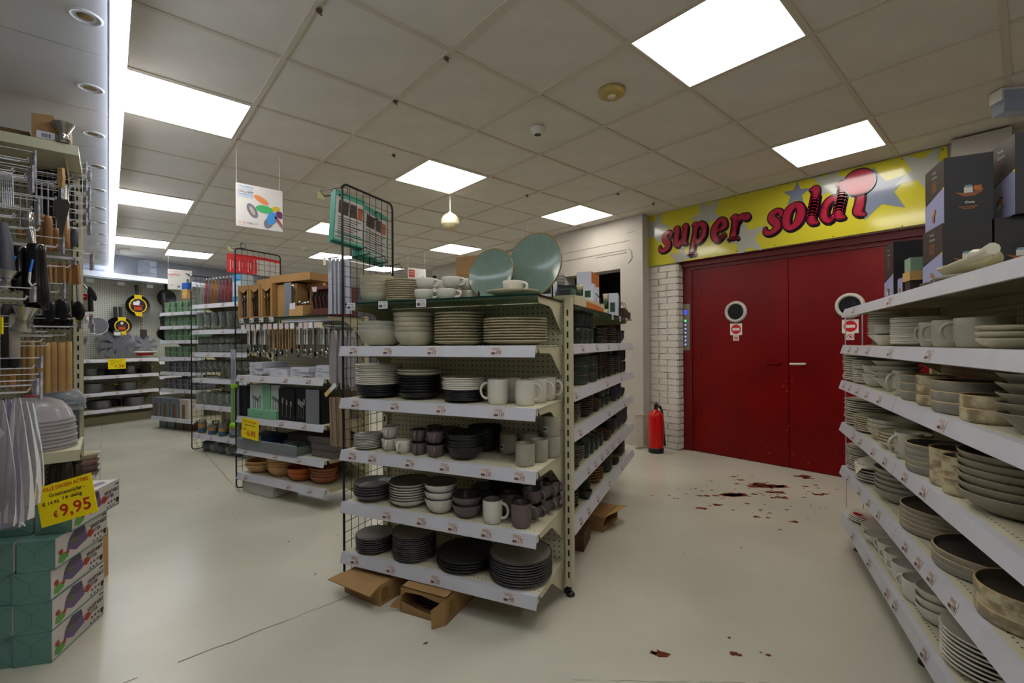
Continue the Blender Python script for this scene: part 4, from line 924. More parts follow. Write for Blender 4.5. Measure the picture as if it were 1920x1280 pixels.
# brown cartons stacked on the left half of the run
for i in range(2):
    for k in range(4):
        t = thing('carton', '%s %s brown carton of the pile behind the white cups' % (('lowest', 'second', 'third', 'topmost')[k], ('left', 'right')[i]), 'box', RUN, (.50, .905-.118*i, 1.249+.1185*k))
        build(MB().box(0, .2, -.116, 0, 0, .117), 'body', CARD, t); build(MB().box(-.001, 0, -.09, -.06, 0.09, .1), 'print', TAPE, t)
lsf = thing('gondola_left_shelf', 'upper shelf on the hidden left side of the crockery gondola', 'shelf', RUN, (0, 0, 0))
build(MB().box(.05, W2, .47, .93, 1.243, 1.248), 'board', BEIGE, lsf)
for k in range(4): build(MB().box(.05, W2, .47, .93, .2+.25*k, .205+.25*k), 'board', BEIGE, lsf)
build(MB().box(.05, .06, .47, .9, .1, 1.243).box(W2-.01, W2, .47, .9, .1, 1.243), 'side_bracket', BEIGE, lsf)
# ------------------------------------------------------------------ right-hand rack
rk = thing('shelving_rack', 'long cream shelving on the right, six shelves of beige and grey stoneware', 'shelving', RACK)
KW, KD = 2.3, .42
build(MB().box(0, KW, KD, KD+.02, .12, 1.62), 'back_panel', BEIGED, rk)
for x in (-.015, 1.0, 2.0): upright(rk, x, KD, 1.62, .045, .03, slot=False)
ZR = (1.344, 1.143, .94, .697, .447, .172)
RT = [(.35, .95), (.25, .42, .62, .95, 1.35), (.10, .25, .42, .6, .8, 1.45), (.33, .47, .7, .88, 1.12, 1.3), (.2, .45, .62, .78, 1.12, 1.25, 1.36, 1.52), (.3, .62, .9, 1.0, 1.3)]
for k, z in enumerate(ZR):
    y0, x0 = ((.0, .09), (0, .045), (0, 0), (0, 0), (0, 0), (0, .0))[k]
    s_ = shelf(rk, x0, KW, y0, KD, z, [(x, PRICES[int(x*13+k) % 8]) for x in RT[k]], joint=.99)
for x in (.085, 1.08):
    build(MB().box(x-.03, x+.03, .04, .4, .07, .145).box(x-.012, x+.012, .05, .07, .03, .07), 'base_leg', mat('dark_base_metal', (52, 40, 36), .5), rk)
    build(MB().tube([(x, .06, .07), (x, .06, .015)], .008, 8).lathe([(0, 0), (.026, 0), (.026, .008), (.012, .018), (0, .02)], 18, 0, Matrix.Translation((x, .06, 0))), 'levelling_foot', BLK, rk)
# chrome side guard at the far end with a dark tray caught in it
t = thing('wire_side_guard', 'thin chrome wire guard on the far end of the right-hand shelving', 'wire guard', RACK, (-.02, .0, 0))
m_ = MB()
for y in (.02, .1): m_.tube([(0, y, .2), (0, y, 1.33)], .0028, 6)
for z in (.38, .78, 1.05, 1.33): m_.tube([(0, .02, z), (0, .1, z)], .0024, 6)
build(m_, 'wire', CHR, t, kind='stuff')
z = 1.143
stack(RACK, .294, .14, z, 10, .0125, 'cone', .166, .055, 'white', 'white conical bowl in the farthest tall stack on the second shelf')
stack(RACK, .475, .10, z, 1, 0, 'bowl', .12, .05, 'white', 'white bowl under the small saucers, second shelf of the right rack')
stack(RACK, .475, .10, z+.052, 5, .008, 'plate', .115, .014, 'white', 'little white saucer in the short stack, second shelf of the right rack')
stack(RACK, .735, .155, z, 14, .0079, 'plate', .22, .018, 'white', 'white plate in the stack beside the big grey cups, right rack')
stack(RACK, 1.10, .09, z, 1, 0, 'mug', .105, .088, 'sage', 'farthest of the three big grey-green cups on the second shelf', hd=215)
stack(RACK, 1.235, .09, z, 1, 0, 'mug', .115, .090, 'sage', 'middle one of the three big grey-green cups on the second shelf', hd=235)
stack(RACK, 1.40, .10, z, 1, 0, 'mug', .13, .090, 'sage', 'nearest of the three big grey-green cups on the second shelf', hd=255)
stack(RACK, 1.60, .085, z, 3, .0165, 'deep', .14, .028, 'cream', 'tan-rimmed little deep plate at the right edge, second shelf')
t = thing('tray', 'dark brown tray leaning behind the far end of the second shelf', 'tray', RACK, (.06, .12, z+.003))
build(MB().prism([(0, 0), (.2, 0), (.18, .075), (.10, .095), (.03, .06)], 0, .2, 'x'), 'body', mat('dark_brown_tray', (66, 48, 40), .5), t)
build(MB().box(0, .2, -.02, .2, -.002, 0), 'wooden_base', CARDL, t)
z = .94
R3 = [(.05, .12, 12, .0118, 'plate', .25, .02, 'offwhite', 'off-white dinner plate in the farthest untidy stack, third shelf'), (.215, .10, 12, .0098, 'plate', .18, .018, 'offwhite', 'off-white side plate in the second far stack, third shelf'),
      (.40, .08, 4, .02, 'bowl', .13, .045, 'offwhite', 'small off-white bowl in the stack of four, third shelf'), (.60, .10, 4, .026, 'cone', .18, .06, 'offwhite', 'wide off-white bowl in the stack of four, third shelf')]
for a in R3: stack(RACK, a[0], a[1], z, *a[2:], tilt=.02, jit=.004)
stack(RACK, .80, .073, z, 1, 0, 'mug', .078, .104, 'offwhite', 'tall off-white mug beside the straight grey bowls, third shelf', hd=290)
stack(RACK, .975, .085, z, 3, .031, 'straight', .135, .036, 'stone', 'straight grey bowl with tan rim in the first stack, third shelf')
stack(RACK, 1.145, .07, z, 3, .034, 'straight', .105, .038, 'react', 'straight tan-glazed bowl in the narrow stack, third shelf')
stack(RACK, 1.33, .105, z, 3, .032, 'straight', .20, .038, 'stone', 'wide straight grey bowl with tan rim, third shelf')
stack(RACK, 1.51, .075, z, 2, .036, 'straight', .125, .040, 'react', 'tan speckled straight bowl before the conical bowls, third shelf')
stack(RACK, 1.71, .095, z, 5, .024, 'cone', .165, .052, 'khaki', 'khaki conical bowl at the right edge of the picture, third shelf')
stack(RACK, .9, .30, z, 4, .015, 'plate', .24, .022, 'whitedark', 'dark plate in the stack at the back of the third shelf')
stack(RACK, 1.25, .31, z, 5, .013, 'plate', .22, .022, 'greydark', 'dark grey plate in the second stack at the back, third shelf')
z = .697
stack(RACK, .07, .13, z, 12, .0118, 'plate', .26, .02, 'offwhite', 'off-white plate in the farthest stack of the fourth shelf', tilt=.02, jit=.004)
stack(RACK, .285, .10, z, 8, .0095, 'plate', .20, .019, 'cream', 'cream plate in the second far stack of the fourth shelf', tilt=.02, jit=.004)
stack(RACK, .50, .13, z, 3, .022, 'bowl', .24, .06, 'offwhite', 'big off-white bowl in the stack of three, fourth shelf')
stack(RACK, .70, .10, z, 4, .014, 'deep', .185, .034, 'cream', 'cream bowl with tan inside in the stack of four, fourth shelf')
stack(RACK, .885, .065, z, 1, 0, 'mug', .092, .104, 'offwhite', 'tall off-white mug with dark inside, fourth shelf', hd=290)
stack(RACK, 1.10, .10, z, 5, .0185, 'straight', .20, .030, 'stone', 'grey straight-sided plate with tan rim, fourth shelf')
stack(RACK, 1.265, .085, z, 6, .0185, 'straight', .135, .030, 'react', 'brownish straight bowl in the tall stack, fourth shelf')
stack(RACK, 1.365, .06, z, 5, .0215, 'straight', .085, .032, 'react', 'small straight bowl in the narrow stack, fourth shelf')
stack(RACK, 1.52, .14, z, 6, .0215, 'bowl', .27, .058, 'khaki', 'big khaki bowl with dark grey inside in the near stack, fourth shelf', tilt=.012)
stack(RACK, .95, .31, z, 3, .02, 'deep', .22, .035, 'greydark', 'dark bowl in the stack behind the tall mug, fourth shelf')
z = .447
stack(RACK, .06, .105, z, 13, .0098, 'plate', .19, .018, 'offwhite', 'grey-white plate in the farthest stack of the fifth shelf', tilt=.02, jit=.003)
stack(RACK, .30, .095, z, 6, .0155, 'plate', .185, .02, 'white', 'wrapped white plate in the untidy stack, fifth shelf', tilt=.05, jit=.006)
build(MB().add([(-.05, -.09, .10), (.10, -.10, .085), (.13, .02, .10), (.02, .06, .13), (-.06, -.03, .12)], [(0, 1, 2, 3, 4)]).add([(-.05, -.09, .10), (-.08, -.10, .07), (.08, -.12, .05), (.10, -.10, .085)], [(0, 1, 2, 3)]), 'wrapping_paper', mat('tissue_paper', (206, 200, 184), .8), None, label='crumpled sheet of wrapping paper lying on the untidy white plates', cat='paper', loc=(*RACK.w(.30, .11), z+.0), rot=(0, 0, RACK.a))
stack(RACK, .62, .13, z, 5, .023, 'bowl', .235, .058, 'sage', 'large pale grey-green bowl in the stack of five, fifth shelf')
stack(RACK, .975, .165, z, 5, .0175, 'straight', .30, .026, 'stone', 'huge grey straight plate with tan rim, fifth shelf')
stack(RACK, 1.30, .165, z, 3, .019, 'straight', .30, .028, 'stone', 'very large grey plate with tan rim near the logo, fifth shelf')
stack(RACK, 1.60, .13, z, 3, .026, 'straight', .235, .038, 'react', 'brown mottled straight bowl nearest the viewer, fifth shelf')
z = .172
def poppy(x, y, zz, D, ps, label, bowl=False):
    stack(RACK, x, y, zz, 1, 0, 'bowl' if bowl else 'plate', D, .05 if bowl else .02, 'white', label)
    o = COL.objects[-1]; q = MB()
    for px_, py_, rr in ps:
        vs = [(px_+rr*random.uniform(.75, 1.15)*math.cos(a), py_+rr*random.uniform(.75, 1.15)*math.sin(a)) for a in [k*math.pi/5 for k in range(10)]]
        zf = (lambda u, v: .0085 if math.hypot(u, v) < D*.33 else .0085+(math.hypot(u, v)-D*.33)*(.34 if not bowl else .8))
        q.add([(u, v, zf(u, v)+.0025) for u, v in vs]+[(px_, py_, zf(px_, py_)+.003)], [(k, (k+1) % 10, 10) for k in range(10)])
    me = q.mesh('poppy_decor', mat('poppy_red', (176, 20, 18), .3)); ob('poppy_decor', me, o, rot=(0, 0, RACK.a-o.rotation_euler.z))
for k in range(2): stack(RACK, .10, .115, z+.010*k, 1, 0, 'plate', .215, .02, 'white', ('bottom', 'second')[k]+' white plate of the far low stack on the lowest shelf')
poppy(.10, .115, z+.020, .215, [(-.02, -.06, .022), (.05, -.055, .018)], 'white plate with red poppies on top of the far low stack')
stack(RACK, .28, .11, z, 2, .010, 'plate', .16, .018, 'white', 'small white plate under the poppy plate, lowest shelf')
poppy(.28, .11, z+.020, .16, [(.03, -.04, .02)], 'small white plate with one red poppy, lowest shelf')
poppy(.42, .09, z, .16, [(-.02, -.052, .022)], 'white bowl with a red poppy on its side, lowest shelf', True)
for k, (x, D) in enumerate(((.565, .105), (.69, .115), (.81, .12), (.96, .13))):
    stack(RACK, x, .085, z, 1, 0, 'mug' if k else 'cup', D, .07+.004*k, 'white', 'wide white cup on the lowest shelf, %s from the far end' % ('first', 'second', 'third', 'fourth')[k], hd=225)
    stack(RACK, x+.02, .23, z, 1, 0, 'cup', .11, .068, 'white', 'white cup in the rear row of the lowest shelf, %s from the far end' % ('first', 'second', 'third', 'fourth')[k], hd=225)
stack(RACK, 1.11, .10, z, 3, .03, 'bowl', .16, .06, 'white', 'white bowl between the cups and the big plates, lowest shelf')
stack(RACK, 1.36, .145, z, 8, .0135, 'plate', .26, .024, 'white', 'large white plate in the near stack of the lowest shelf')
stack(RACK, 1.66, .14, z, 6, .0135, 'plate', .25, .024, 'white', 'large white plate in the nearest stack, lowest shelf')
# black boxes on top
KB = mat('black_box_card', (34, 33, 36), .45); KBR = mat('dark_brown_box_card', (52, 42, 38), .45); LIL = mat('lilac_print', (150, 152, 190), .45); TOA = mat('toast_brown', (150, 88, 44), .5)
def bbox_(label, lx, ly, z, w_, d_, h_, tilt=0, split=.44):
    """w_ along the shelf, d_ deep; aisle face carries text over a pale photograph, near end face the drawing of a board"""
    t = thing('boxed_set', label, 'box', RACK, (lx, ly, z), group='black boxed sets on the right rack')
    build(MB().box(0, w_, 0, d_, 0, h_), 'carton', KB, t)
    s_ = h_*split
    a = MB().box(.0005, w_-.0005, -.0008, 0, s_, h_-.0005, 0).add([(0, -.0012, 0), (w_, -.0012, 0), (w_, -.0012, s_*1.12), (0, -.0012, s_*.86)], [(0, 1, 2, 3)], 1)
    a.add([(w_-.012, -.0016, s_*1.10), (w_, -.0016, s_*1.12), (w_, -.0016, s_*1.12-.012)], [(0, 1, 2)], 3)
    for q in range(5): a.box(w_*.38, w_*.62, -.0014, -.0008, h_*(.60+.035*q)-.003, h_*(.60+.035*q), 4)
    addtxt(a, 'Oota', w_*.38, h_*.80, .009, 2, -.0014, wid=w_*.26); addtxt(a, 'Tray', w_*.38, h_*.88, .008, 2, -.0014, wid=w_*.22)
    cx = w_*.5
    for k in range(9):
        aa = random.uniform(0, 6.28); rr = random.uniform(.0, .016)
        a.disc((0, 0, 0), random.uniform(.006, .013), 9, (4, 5, 2, 6)[k % 4], Matrix.Translation((cx+rr*math.cos(aa), -.0018-.0003*k, s_*.45+rr*1.3*math.sin(aa))) @ Matrix.Rotation(R_(90), 4, 'X'))
    build(a, 'aisle_face_print', [KBR, LIL, WHT, YEL, TOA, mat('berry_dark', (60, 30, 34), .5), mat('waffle', (196, 140, 60), .5)], t)
    b = MB(); M = Matrix.Translation((w_, 0, 0)) @ Matrix.Rotation(R_(90), 4, 'Z')
    hb = h_*.40
    b.add([(d_*.2, -.0008, hb+.012), (d_*.5, -.0008, hb+.004), (d_*.8, -.0008, hb+.018), (d_*.76, -.0008, hb+.004), (d_*.6, -.0008, hb-.006), (d_*.4, -.0008, hb-.005)], [(0, 1, 2, 3, 4, 5)], 0, False, M)
    b.box(d_*.40, d_*.58, -.0014, -.0009, hb+.006, hb+.026, 1, M).box(d_*.6, d_*.76, -.0014, -.0009, hb+.012, hb+.028, 2, M).box(d_*.42, d_*.56, -.0018, -.0014, hb+.024, hb+.032, 4, M)
    addtxt(b, 'Oota', d_*.42, hb-.030, .0085, 3, -.001, M, wid=d_*.2, bold=.02)
    b.box(d_*.3, d_*.68, -.0014, -.0009, hb-.042, hb-.040, 2, M).box(d_*.36, d_*.62, -.0014, -.0009, hb-.048, hb-.046, 2, M)
    build(b, 'end_face_print', [TOA, WHT, OR_, WHT, mat('pale_cup', (130, 160, 180), .5)], t)
    return t
zt = 1.346
bbox_('black boxed set standing alone at the far end of the top shelf', .42, .10, zt, .14, .16, .275, split=.42)
bbox_('black boxed set second from the far end, behind the small green one', .68, .20, zt, .16, .2, .29)
bbox_('black boxed set at the front beside the green tub, lower row', .96, .09, zt, .185, .125, .225, split=.5)
bbox_('black boxed set deeper in the lower row, second from the front', .965, .222, zt, .18, .125, .225, split=.5)
bbox_('black boxed set deepest in the lower row, behind the leaf bowl', .965, .352, zt, .18, .125, .225, split=.5)
bbox_('black boxed set lying on the lower row, tallest against the sign', .955, .10, zt+.227, .175, .125, .225, split=.5)
bbox_('black boxed set on the upper layer at the right picture edge', 1.0, .26, zt+.227, .175, .2, .26, split=.5)
t = cbox('small_set', 'small lilac and brown printed box beside the green tub', (*RACK.w(.74, .07), zt), .06, .05, .085, RACK.deg, [KBR, LIL, TOA], lambda m_, w_, d_, h_: m_.box(0, w_, -.001, 0, 0, h_*.95, 1).box(w_*.3, w_*.6, -.0016, -.001, h_*.25, h_*.5, 2))
t = thing('green_tub', 'small pale green ribbed tub on a wooden base among the black boxes', 'tub', RACK, (.86, .10, zt))
build(MB().box(-.035, .035, -.03, .03, .095, .15), 'tub', mat('pale_green_card', (130, 158, 134), .5), t); build(MB().box(-.04, .045, -.035, .035, .06, .095), 'wooden_base', CARDL, t); build(MB().box(-.03, .03, -.03, .03, 0, .06), 'foot_box', KBR, t)
# leaf shaped bowl and slates near the right edge of the top shelf
t = thing('leaf_bowl', 'khaki boat-shaped bowl at the right end of the top shelf', 'bowl', RACK, (1.30, .10, zt+.022))
vs, fs = [], []
for i in range(13):
    u = -1+2*i/12; hw = .062*(1-abs(u)**2.2)+.001; hz = .030+.028*abs(u)**1.6
    for j in range(9):
        v = -1+2*j/8; vs.append((u*.16, v*hw, hz*(abs(v)**2)*(1)+ .03*abs(u)**2.4*(1-abs(v)**2)))
for i in range(12):
    for j in range(8): k = i*9+j; fs.append((k, k+9, k+10, k+1))
o = build(MB().add(vs, fs, 0, True), 'shell', mat('khaki_glaze', (178, 172, 140), .35), t); sm_ = o.modifiers.new('s', 'SOLIDIFY'); sm_.thickness = .004
t = thing('slate', 'flat dark slate plate under the leaf-shaped bowl, top shelf', 'plate', RACK, (1.27, .12, zt))
build(MB().lathe([(0, 0), (.12, 0), (.125, .004), (.12, .009), (0, .009)], 18), 'slab', mat('slate_rough', (84, 76, 66), .8, var=.3, vs=30, bump=.6), t)
t = thing('slate', 'pale oval plate lying on the dark slate, top shelf', 'plate', RACK, (1.32, .11, zt+.0095))
build(MB().lathe([(0, 0), (.085, 0), (.10, .010), (.096, .011), (0, .004)], 28), 'dish', CER['sage'][0], t)
t = thing('knobbly_grip', 'cream knobbly handle at the very right of the top shelf', 'handle', RACK, (1.47, .05, zt+.055))
build(MB().tube([(0, 0, 0), (.03, 0, .002), (.07, 0, .0), (.12, 0, .004)], [.012, .018, .013, .016], 10), 'grip', CER['cream'][0], t)
# ------------------------------------------------------------------ second end unit: cutlery, trays, wooden bowls
e2 = endcap('end_shelving_unit', 'middle cream end unit with cutlery hooks, trays and wooden bowls', G2, (.922, .598, .352, .146), 1.369,
    (T((.08, .33, .60, .85), ('0.95', '1.95', '2.50', '2.95')), T((.55, .80), ('9.95', '7.95')), T((.12, .48, .75), ('1.95', '2.95', '3.95')), T((.12, .63, .86), ('4.95', '3.95', '5.95'))), gtags=T((.06, .19, .31, .43), ('5.95', '5.95', '5.95', '3.95')))
gridpanel('black wire grid panel at the left end of the middle end unit', G2, -.006, -.01, .385, .02, 1.94)
SPRAY = mat('cutlery_steel', (186, 184, 180), .18, metal=1.); DKCUT = mat('dark_cutlery', (54, 50, 50), .25, metal=.8); KRAFT = mat('kraft_window_card', (168, 128, 78), .8, var=.05, vs=6)
GOLD = mat('gold_cutlery', (190, 150, 50), .25, metal=1.)
zg = 1.372
for k in range(3):
    t = thing('cutlery_box', 'kraft cutlery box with shaped window, %s of the three on the middle unit' % ('leftmost', 'middle', 'rightmost')[k], 'box', G2, (-.005+.145*k, .01, zg))
    w_, hh = .135, .262
    m_ = MB().box(0, w_, .03, .30, 0, hh).box(0, .018, 0, .03, 0, hh).box(w_-.018, w_, 0, .03, 0, hh).box(.018, w_-.018, 0, .03, hh-.022, hh).box(.018, w_-.018, 0, .03, 0, .012)
    m_.prism([(.018, hh-.02), (w_-.018, hh-.02), (w_-.018, hh-.03), (w_*.66, hh-.05), (w_*.5, hh-.058), (w_*.34, hh-.05), (.018, hh-.03)], 0, .003, 'y')
    build(m_, 'carton', KRAFT, t)
    build(MB().box(.018, w_-.018, .025, .03, .012, hh-.02), 'window_back', mat('dark_kraft', (74, 54, 34), .9), t)
    mt = (STEEL, DKCUT, GOLD)[k]
    for q in range(3):
        M = Matrix.Translation((w_*(.34+.16*q), .012, 0)) @ Matrix.Rotation(R_(-6+5*q), 4, 'Y')
        build(MB().tube([(0, 0, .02), (0, 0, .13)], .0035, 6, 0, M).blob((0, 0, .15+.012*q), (.011, .004, .024), 0, 8, M), 'cutlery', mt, t)
for x, lb, w_, y, z, hh in ((.43, 'kraft carton behind the window boxes on the middle unit', .22, .05, zg, .25), (.16, 'flat kraft carton lying over the window boxes, left', .2, .06, zg+.263, .045), (.37, 'large flat kraft carton lying over the window boxes, right', .45, .03, zg+.263, .055)):
    t, b = carton(lb, G2, x, y, w_, .28, hh, 0, z=z, mtl=KRAFT)
t = thing('wrapped_cutlery', 'plastic-wrapped steel spoons standing before the kraft cartons', 'cutlery', G2, (.60, .02, zg), )
for q in range(4): build(MB().tube([(.012*q-.02, 0, .0), (.012*q, .01, .19)], .004, 6).blob((.012*q+.001, .01, .215), (.012, .005, .024), 0, 8), 'spoon', SPRAY, t)
build(MB().box(-.035, .045, -.012, -.011, 0, .25), 'wrapper', CLR, t)
t = thing('kraft_tray', 'kraft counter tray full of shining steel utensils, middle unit', 'tray', G2, (.63, .0, zg))
m_ = MB(); m_.box(0, .15, 0, .003, 0, .075).box(0, .003, 0, .22, 0, .075).add([(.15, 0, 0), (.15, .22, 0), (.19, .22, .10), (.15, 0, .075)], [(0, 1, 2, 3)]).box(0, .15, 0, .22, 0, .003)
build(m_, 'carton', CARDL, t); build(MB().box(.01, .07, -.002, -.001, .05, .095), 'price_card', TAGW, t)
random.seed(21)
for q in range(7): build(MB().blob((.02+.02*q, .03+.02*(q % 3), .09+.01*(q % 2)), (.014, .010, .016), 0, 9).tube([(.02+.02*q, .05+.02*(q % 3), .09), (.03+.02*q, .16, .05)], .003, 5), 'spoon', SPRAY, t)
t = thing('cutlery_stand', 'tall kraft stand with slots behind the utensil tray', 'stand', G2, (.62, .14, zg))
m_ = MB().box(0, .2, .02, .03, 0, .25)
for q in range(4): m_.box(.062*q, .062*q+.01, 0, .02, 0, .25)
m_.box(0, .2, 0, .02, .225, .25)
build(m_, 'carton', CARDL, t); 
for q in range(3): build(MB().tube([(.035+.062*q, .008, .02), (.035+.062*q, .008, .15)], .005, 6).blob((.035+.062*q, .008, .17), (.014, .005, .026), 0, 8), 'spoon', DKCUT, t)
t = thing('corkscrew_box', 'dark red display carton with black tools at the right of the middle unit', 'box', G2, (.83, .03, zg))
build(MB().box(0, .19, .03, .25, 0, .21).box(0, .19, 0, .03, .185, .21).box(0, .19, 0, .03, 0, .05), 'carton', mat('dark_red_carton', (96, 48, 42), .6), t)
for q in range(4): build(MB().tube([(.03+.04*q, .01, .05), (.02+.04*q, .0, .13), (.045+.04*q, .0, .16)], .008, 6), 'tool', BLK, t)
build(MB().add([(.01+.01, -.001, .17), (.06, -.001, .17), (.06, -.001, .205), (.01, -.001, .205)], [(0, 1, 2, 3)]), 'price_card', TAGP, t)
t = thing('wire_arch', 'white plastic arch handle behind the dark red carton', 'handle', G2, (.93, .2, zg+.21))
build(MB().tube([(-.05, 0, 0), (-.045, 0, .03), (-.02, 0, .055), (.02, 0, .055), (.045, 0, .03), (.05, 0, 0)], .006, 8), 'bow', WHT, t)
# prongs with hanging cutlery
random.seed(4)
xs_ = [.10, .165, .225, .29, .375, .43, .495, .56, .625, .685, .775, .83, .88, .94, .985]
for k, x in enumerate(xs_):
    kd = 'kraft' if 4 <= k <= 8 else ('white' if k in (0, 1, 3, 9, 10, 13) else 'steel')
    lb = {'kraft': 'cutlery piece on a narrow kraft card', 'white': 'steel cutlery piece on a white card', 'steel': 'bare steel cutlery piece'}[kd]
    t = thing('display_hook', 'silver hook with small price card, number %s from the left, middle unit' % ('one two three four five six seven eight nine ten eleven twelve thirteen fourteen fifteen'.split()[k]), 'hook', G2, (x, .0, 1.30), group='cutlery hooks of the middle unit')
    build(MB().tube([(0, .33, 0), (0, .0, 0), (0, -.012, .012)], .0022, 6), 'wire', CHR, t)
    build(MB().box(-.022, .022, -.017, -.015, -.018, .022), 'price_card', TAGP if k % 3 else TAGW, t)
    for q in range(3):
        y = .03+.05*q; L_ = random.uniform(.15, .19)
        h_ = thing('hanging_cutlery', '%s on hook %s from the left, %s' % (lb, 'one two three four five six seven eight nine ten eleven twelve thirteen fourteen fifteen'.split()[k], ('front', 'second', 'third')[q]), 'cutlery', G2, (x+random.uniform(-.004, .004), y, 1.296), group='cutlery hanging on the middle unit')
        dz = -random.uniform(.0, .03)
        if kd == 'kraft': build(MB().box(-.022, .022, 0, .003, -.165, 0), 'card', KRAFT, h_); build(MB().box(-.012, .012, -.002, 0, -.16, -.02), 'window', mat('dark_kraft', (74, 54, 34), .9), h_)
        elif kd == 'white': build(MB().box(-.017, .017, 0, .003, -.13, 0), 'card', WHT, h_)
        build(MB().tube([(0, -.004, -.02), (0, -.004, -L_)], [.004, .0028], 6).tube([(.001, -.004, -.02), (.001, -.004, -.06)], .006, 6), 'stem', SPRAY if kd != 'steel' or k % 2 else BLK, h_)
        build(MB().blob((0, -.005, -L_-.018+dz*.3), (.014, .006, .024), 0, 9), 'head', SPRAY if k % 4 else DKCUT, h_)
# white boxes on the first shelf
for k, (x, w_, hh, lb) in enumerate(((.065, .16, .05, 'lower left white carton'), (.065, .16, .05, 'upper left white carton'), (.24, .15, .055, 'second flat white carton'), (.40, .13, .05, 'third flat white carton'), (.56, .21, .035, 'lower middle white carton'), (.56, .21, .035, 'upper middle white carton'), (.835, .15, .045, 'lower right white carton'), (.845, .14, .045, 'upper right crumpled white carton'))):
    t = thing('white_carton', lb+' on the shelf below the hanging cutlery', 'box', G2, (x, .06, .922+.002+(hh+.001 if 'upper' in lb else 0)), rotz=R_(2*(-1)**k))
    build(MB().box(0, w_, 0, .22, 0, hh), 'carton', mat('white_carton', (196, 198, 210), .6), t); build(MB().box(.02, w_*.5, -.001, 0, hh*.3, hh*.34).box(.02, w_*.4, -.001, 0, hh*.5, hh*.54), 'print', INKS, t)
for k, (x, y) in enumerate(((.16, .03), (.22, .025), (.30, .04), (.74, .03), (.78, .04))):
    t = thing('loose_cutlery', 'dark fork lying at the shelf edge before the white cartons, %s from the left' % ('first', 'second', 'third', 'fourth', 'fifth')[k], 'cutlery', G2, (x, y, .928), rotz=R_(30*k))
    build(MB().tube([(0, 0, 0), (.05, 0, .004), (.12, 0, .0)], .003, 6).box(.115, .15, -.009, .009, -.001, .002), 'fork', DKCUT, t)
# cutlery cases on the second shelf
MINT = mat('mint_card', (120, 176, 140), .5); PALE = mat('pale_mint_print', (190, 202, 200), .5); BKC = mat('black_case', (16, 16, 20), .35)
def case_(label, x, w_, d_, hh, body, face, n, y=.04, steel=SPRAY):
    t = thing('cutlery_case', label, 'box', G2, (x, y, .600))
    build(MB().box(0, w_, 0, d_, 0, hh), 'carton', body, t); build(MB().box(.006, w_-.006, -.001, 0, .006, hh-.006), 'printed_front', face, t)
    for q in range(n):
        xx = w_*(.25+.5*q/max(1, n-1)); f = .85-.06*(q % 3)
        build(MB().tube([(xx, -.004, hh*.12), (xx+.004, -.004, hh*.62*f)], .0032, 6).blob((xx+.005, -.004, hh*.72*f), (.012, .004, .022), 0, 9), 'spoon', steel, t)
    return t
case_('pale mint cutlery case standing at the left of the second shelf', .10, .17, .12, .25, PALE, PALE, 4)
t = thing('cutlery_case', 'plain mint green case between the pale cutlery cases', 'box', G2, (.272, .03, .600)); build(MB().box(0, .085, 0, .1, 0, .258), 'carton', MINT, t)
case_('second pale cutlery case behind the flat green box', .36, .11, .1, .255, PALE, PALE, 3)
t = thing('green_box', 'flat mint green box lying at the front of the second shelf', 'box', G2, (.128, -.0, .602)); build(MB().box(0, .345, 0, .13, 0, .062), 'carton', MINT, t)
mq = MB(); addtxt(mq, 'M N', .15, .02, .02, 0, -.001); build(mq, 'lettering', mat('dark_mint', (60, 120, 84), .5), t)
case_('black cutlery case with spoon and fork grid, second shelf', .478, .185, .1, .238, BKC, BKC, 3, y=.02)
case_('black case with curved steel spoons in plastic, second shelf', .672, .12, .08, .24, BKC, BKC, 4, y=.02)
case_('rightmost black cutlery case with steel forks, second shelf', .80, .15, .08, .24, BKC, BKC, 4, y=.015)
build(MB().box(.0, .14, -.012, -.010, .0, .245), 'clear_lid', CLR, COL.objects[-1].parent)
# boxes and clear fence on the third shelf
PLUM = mat('mauve_tin', (112, 100, 110), .5); NVB = mat('navy_box', (34, 58, 92), .5); SGB = mat('sage_tin', (118, 134, 122), .5); GRB = mat('grey_linen_box', (110, 102, 100), .6)
for lb, x, y, zq, w_, d_, hh, m_2 in (('lower navy box at the left of the tray shelf', .01, .04, 0, .33, .16, .05, NVB), ('upper navy box at the left of the tray shelf', .01, .04, .052, .33, .16, .05, NVB), ('mauve tin in the front row of the tray shelf', .30, .02, 0, .18, .14, .055, PLUM), ('mauve tin at the back of the tray shelf', .37, .17, .0, .26, .15, .11, PLUM),
        ('sage green tin in the front row of the tray shelf', .51, .0, 0, .20, .16, .062, SGB), ('lowest grey linen tray of the right stack', .79, .06, 0, .24, .26, .05, GRB), ('middle grey linen tray of the right stack', .785, .06, .052, .25, .26, .05, GRB), ('topmost grey linen tray of the right stack', .77, .05, .104, .21, .24, .045, GRB)):
    t = thing('storage_tin', lb+', middle unit', 'tin', G2, (x, y, .354+zq)); i_ = .006
    m_ = MB().box(0, w_, 0, d_, 0, .004).box(0, w_, 0, i_, 0, hh).box(0, w_, d_-i_, d_, 0, hh).box(0, i_, i_, d_-i_, 0, hh).box(w_-i_, w_, i_, d_-i_, 0, hh)
    if 'navy' in lb or 'back' in lb: m_.box(0, w_, 0, d_, hh-.004, hh)
    build(m_, 'tin', m_2, t)
    if 'navy' in lb: build(MB().box(w_*.55, w_*.68, -.001, 0, .0, hh), 'band', mat('pale_band', (170, 174, 180), .5), t)
    else: build(MB().tube([(-.002, -.002, hh), (w_+.002, -.002, hh), (w_+.002, d_+.002, hh), (-.002, d_+.002, hh), (-.002, -.002, hh)], .003, 6), 'rolled_rim', m_2, t)
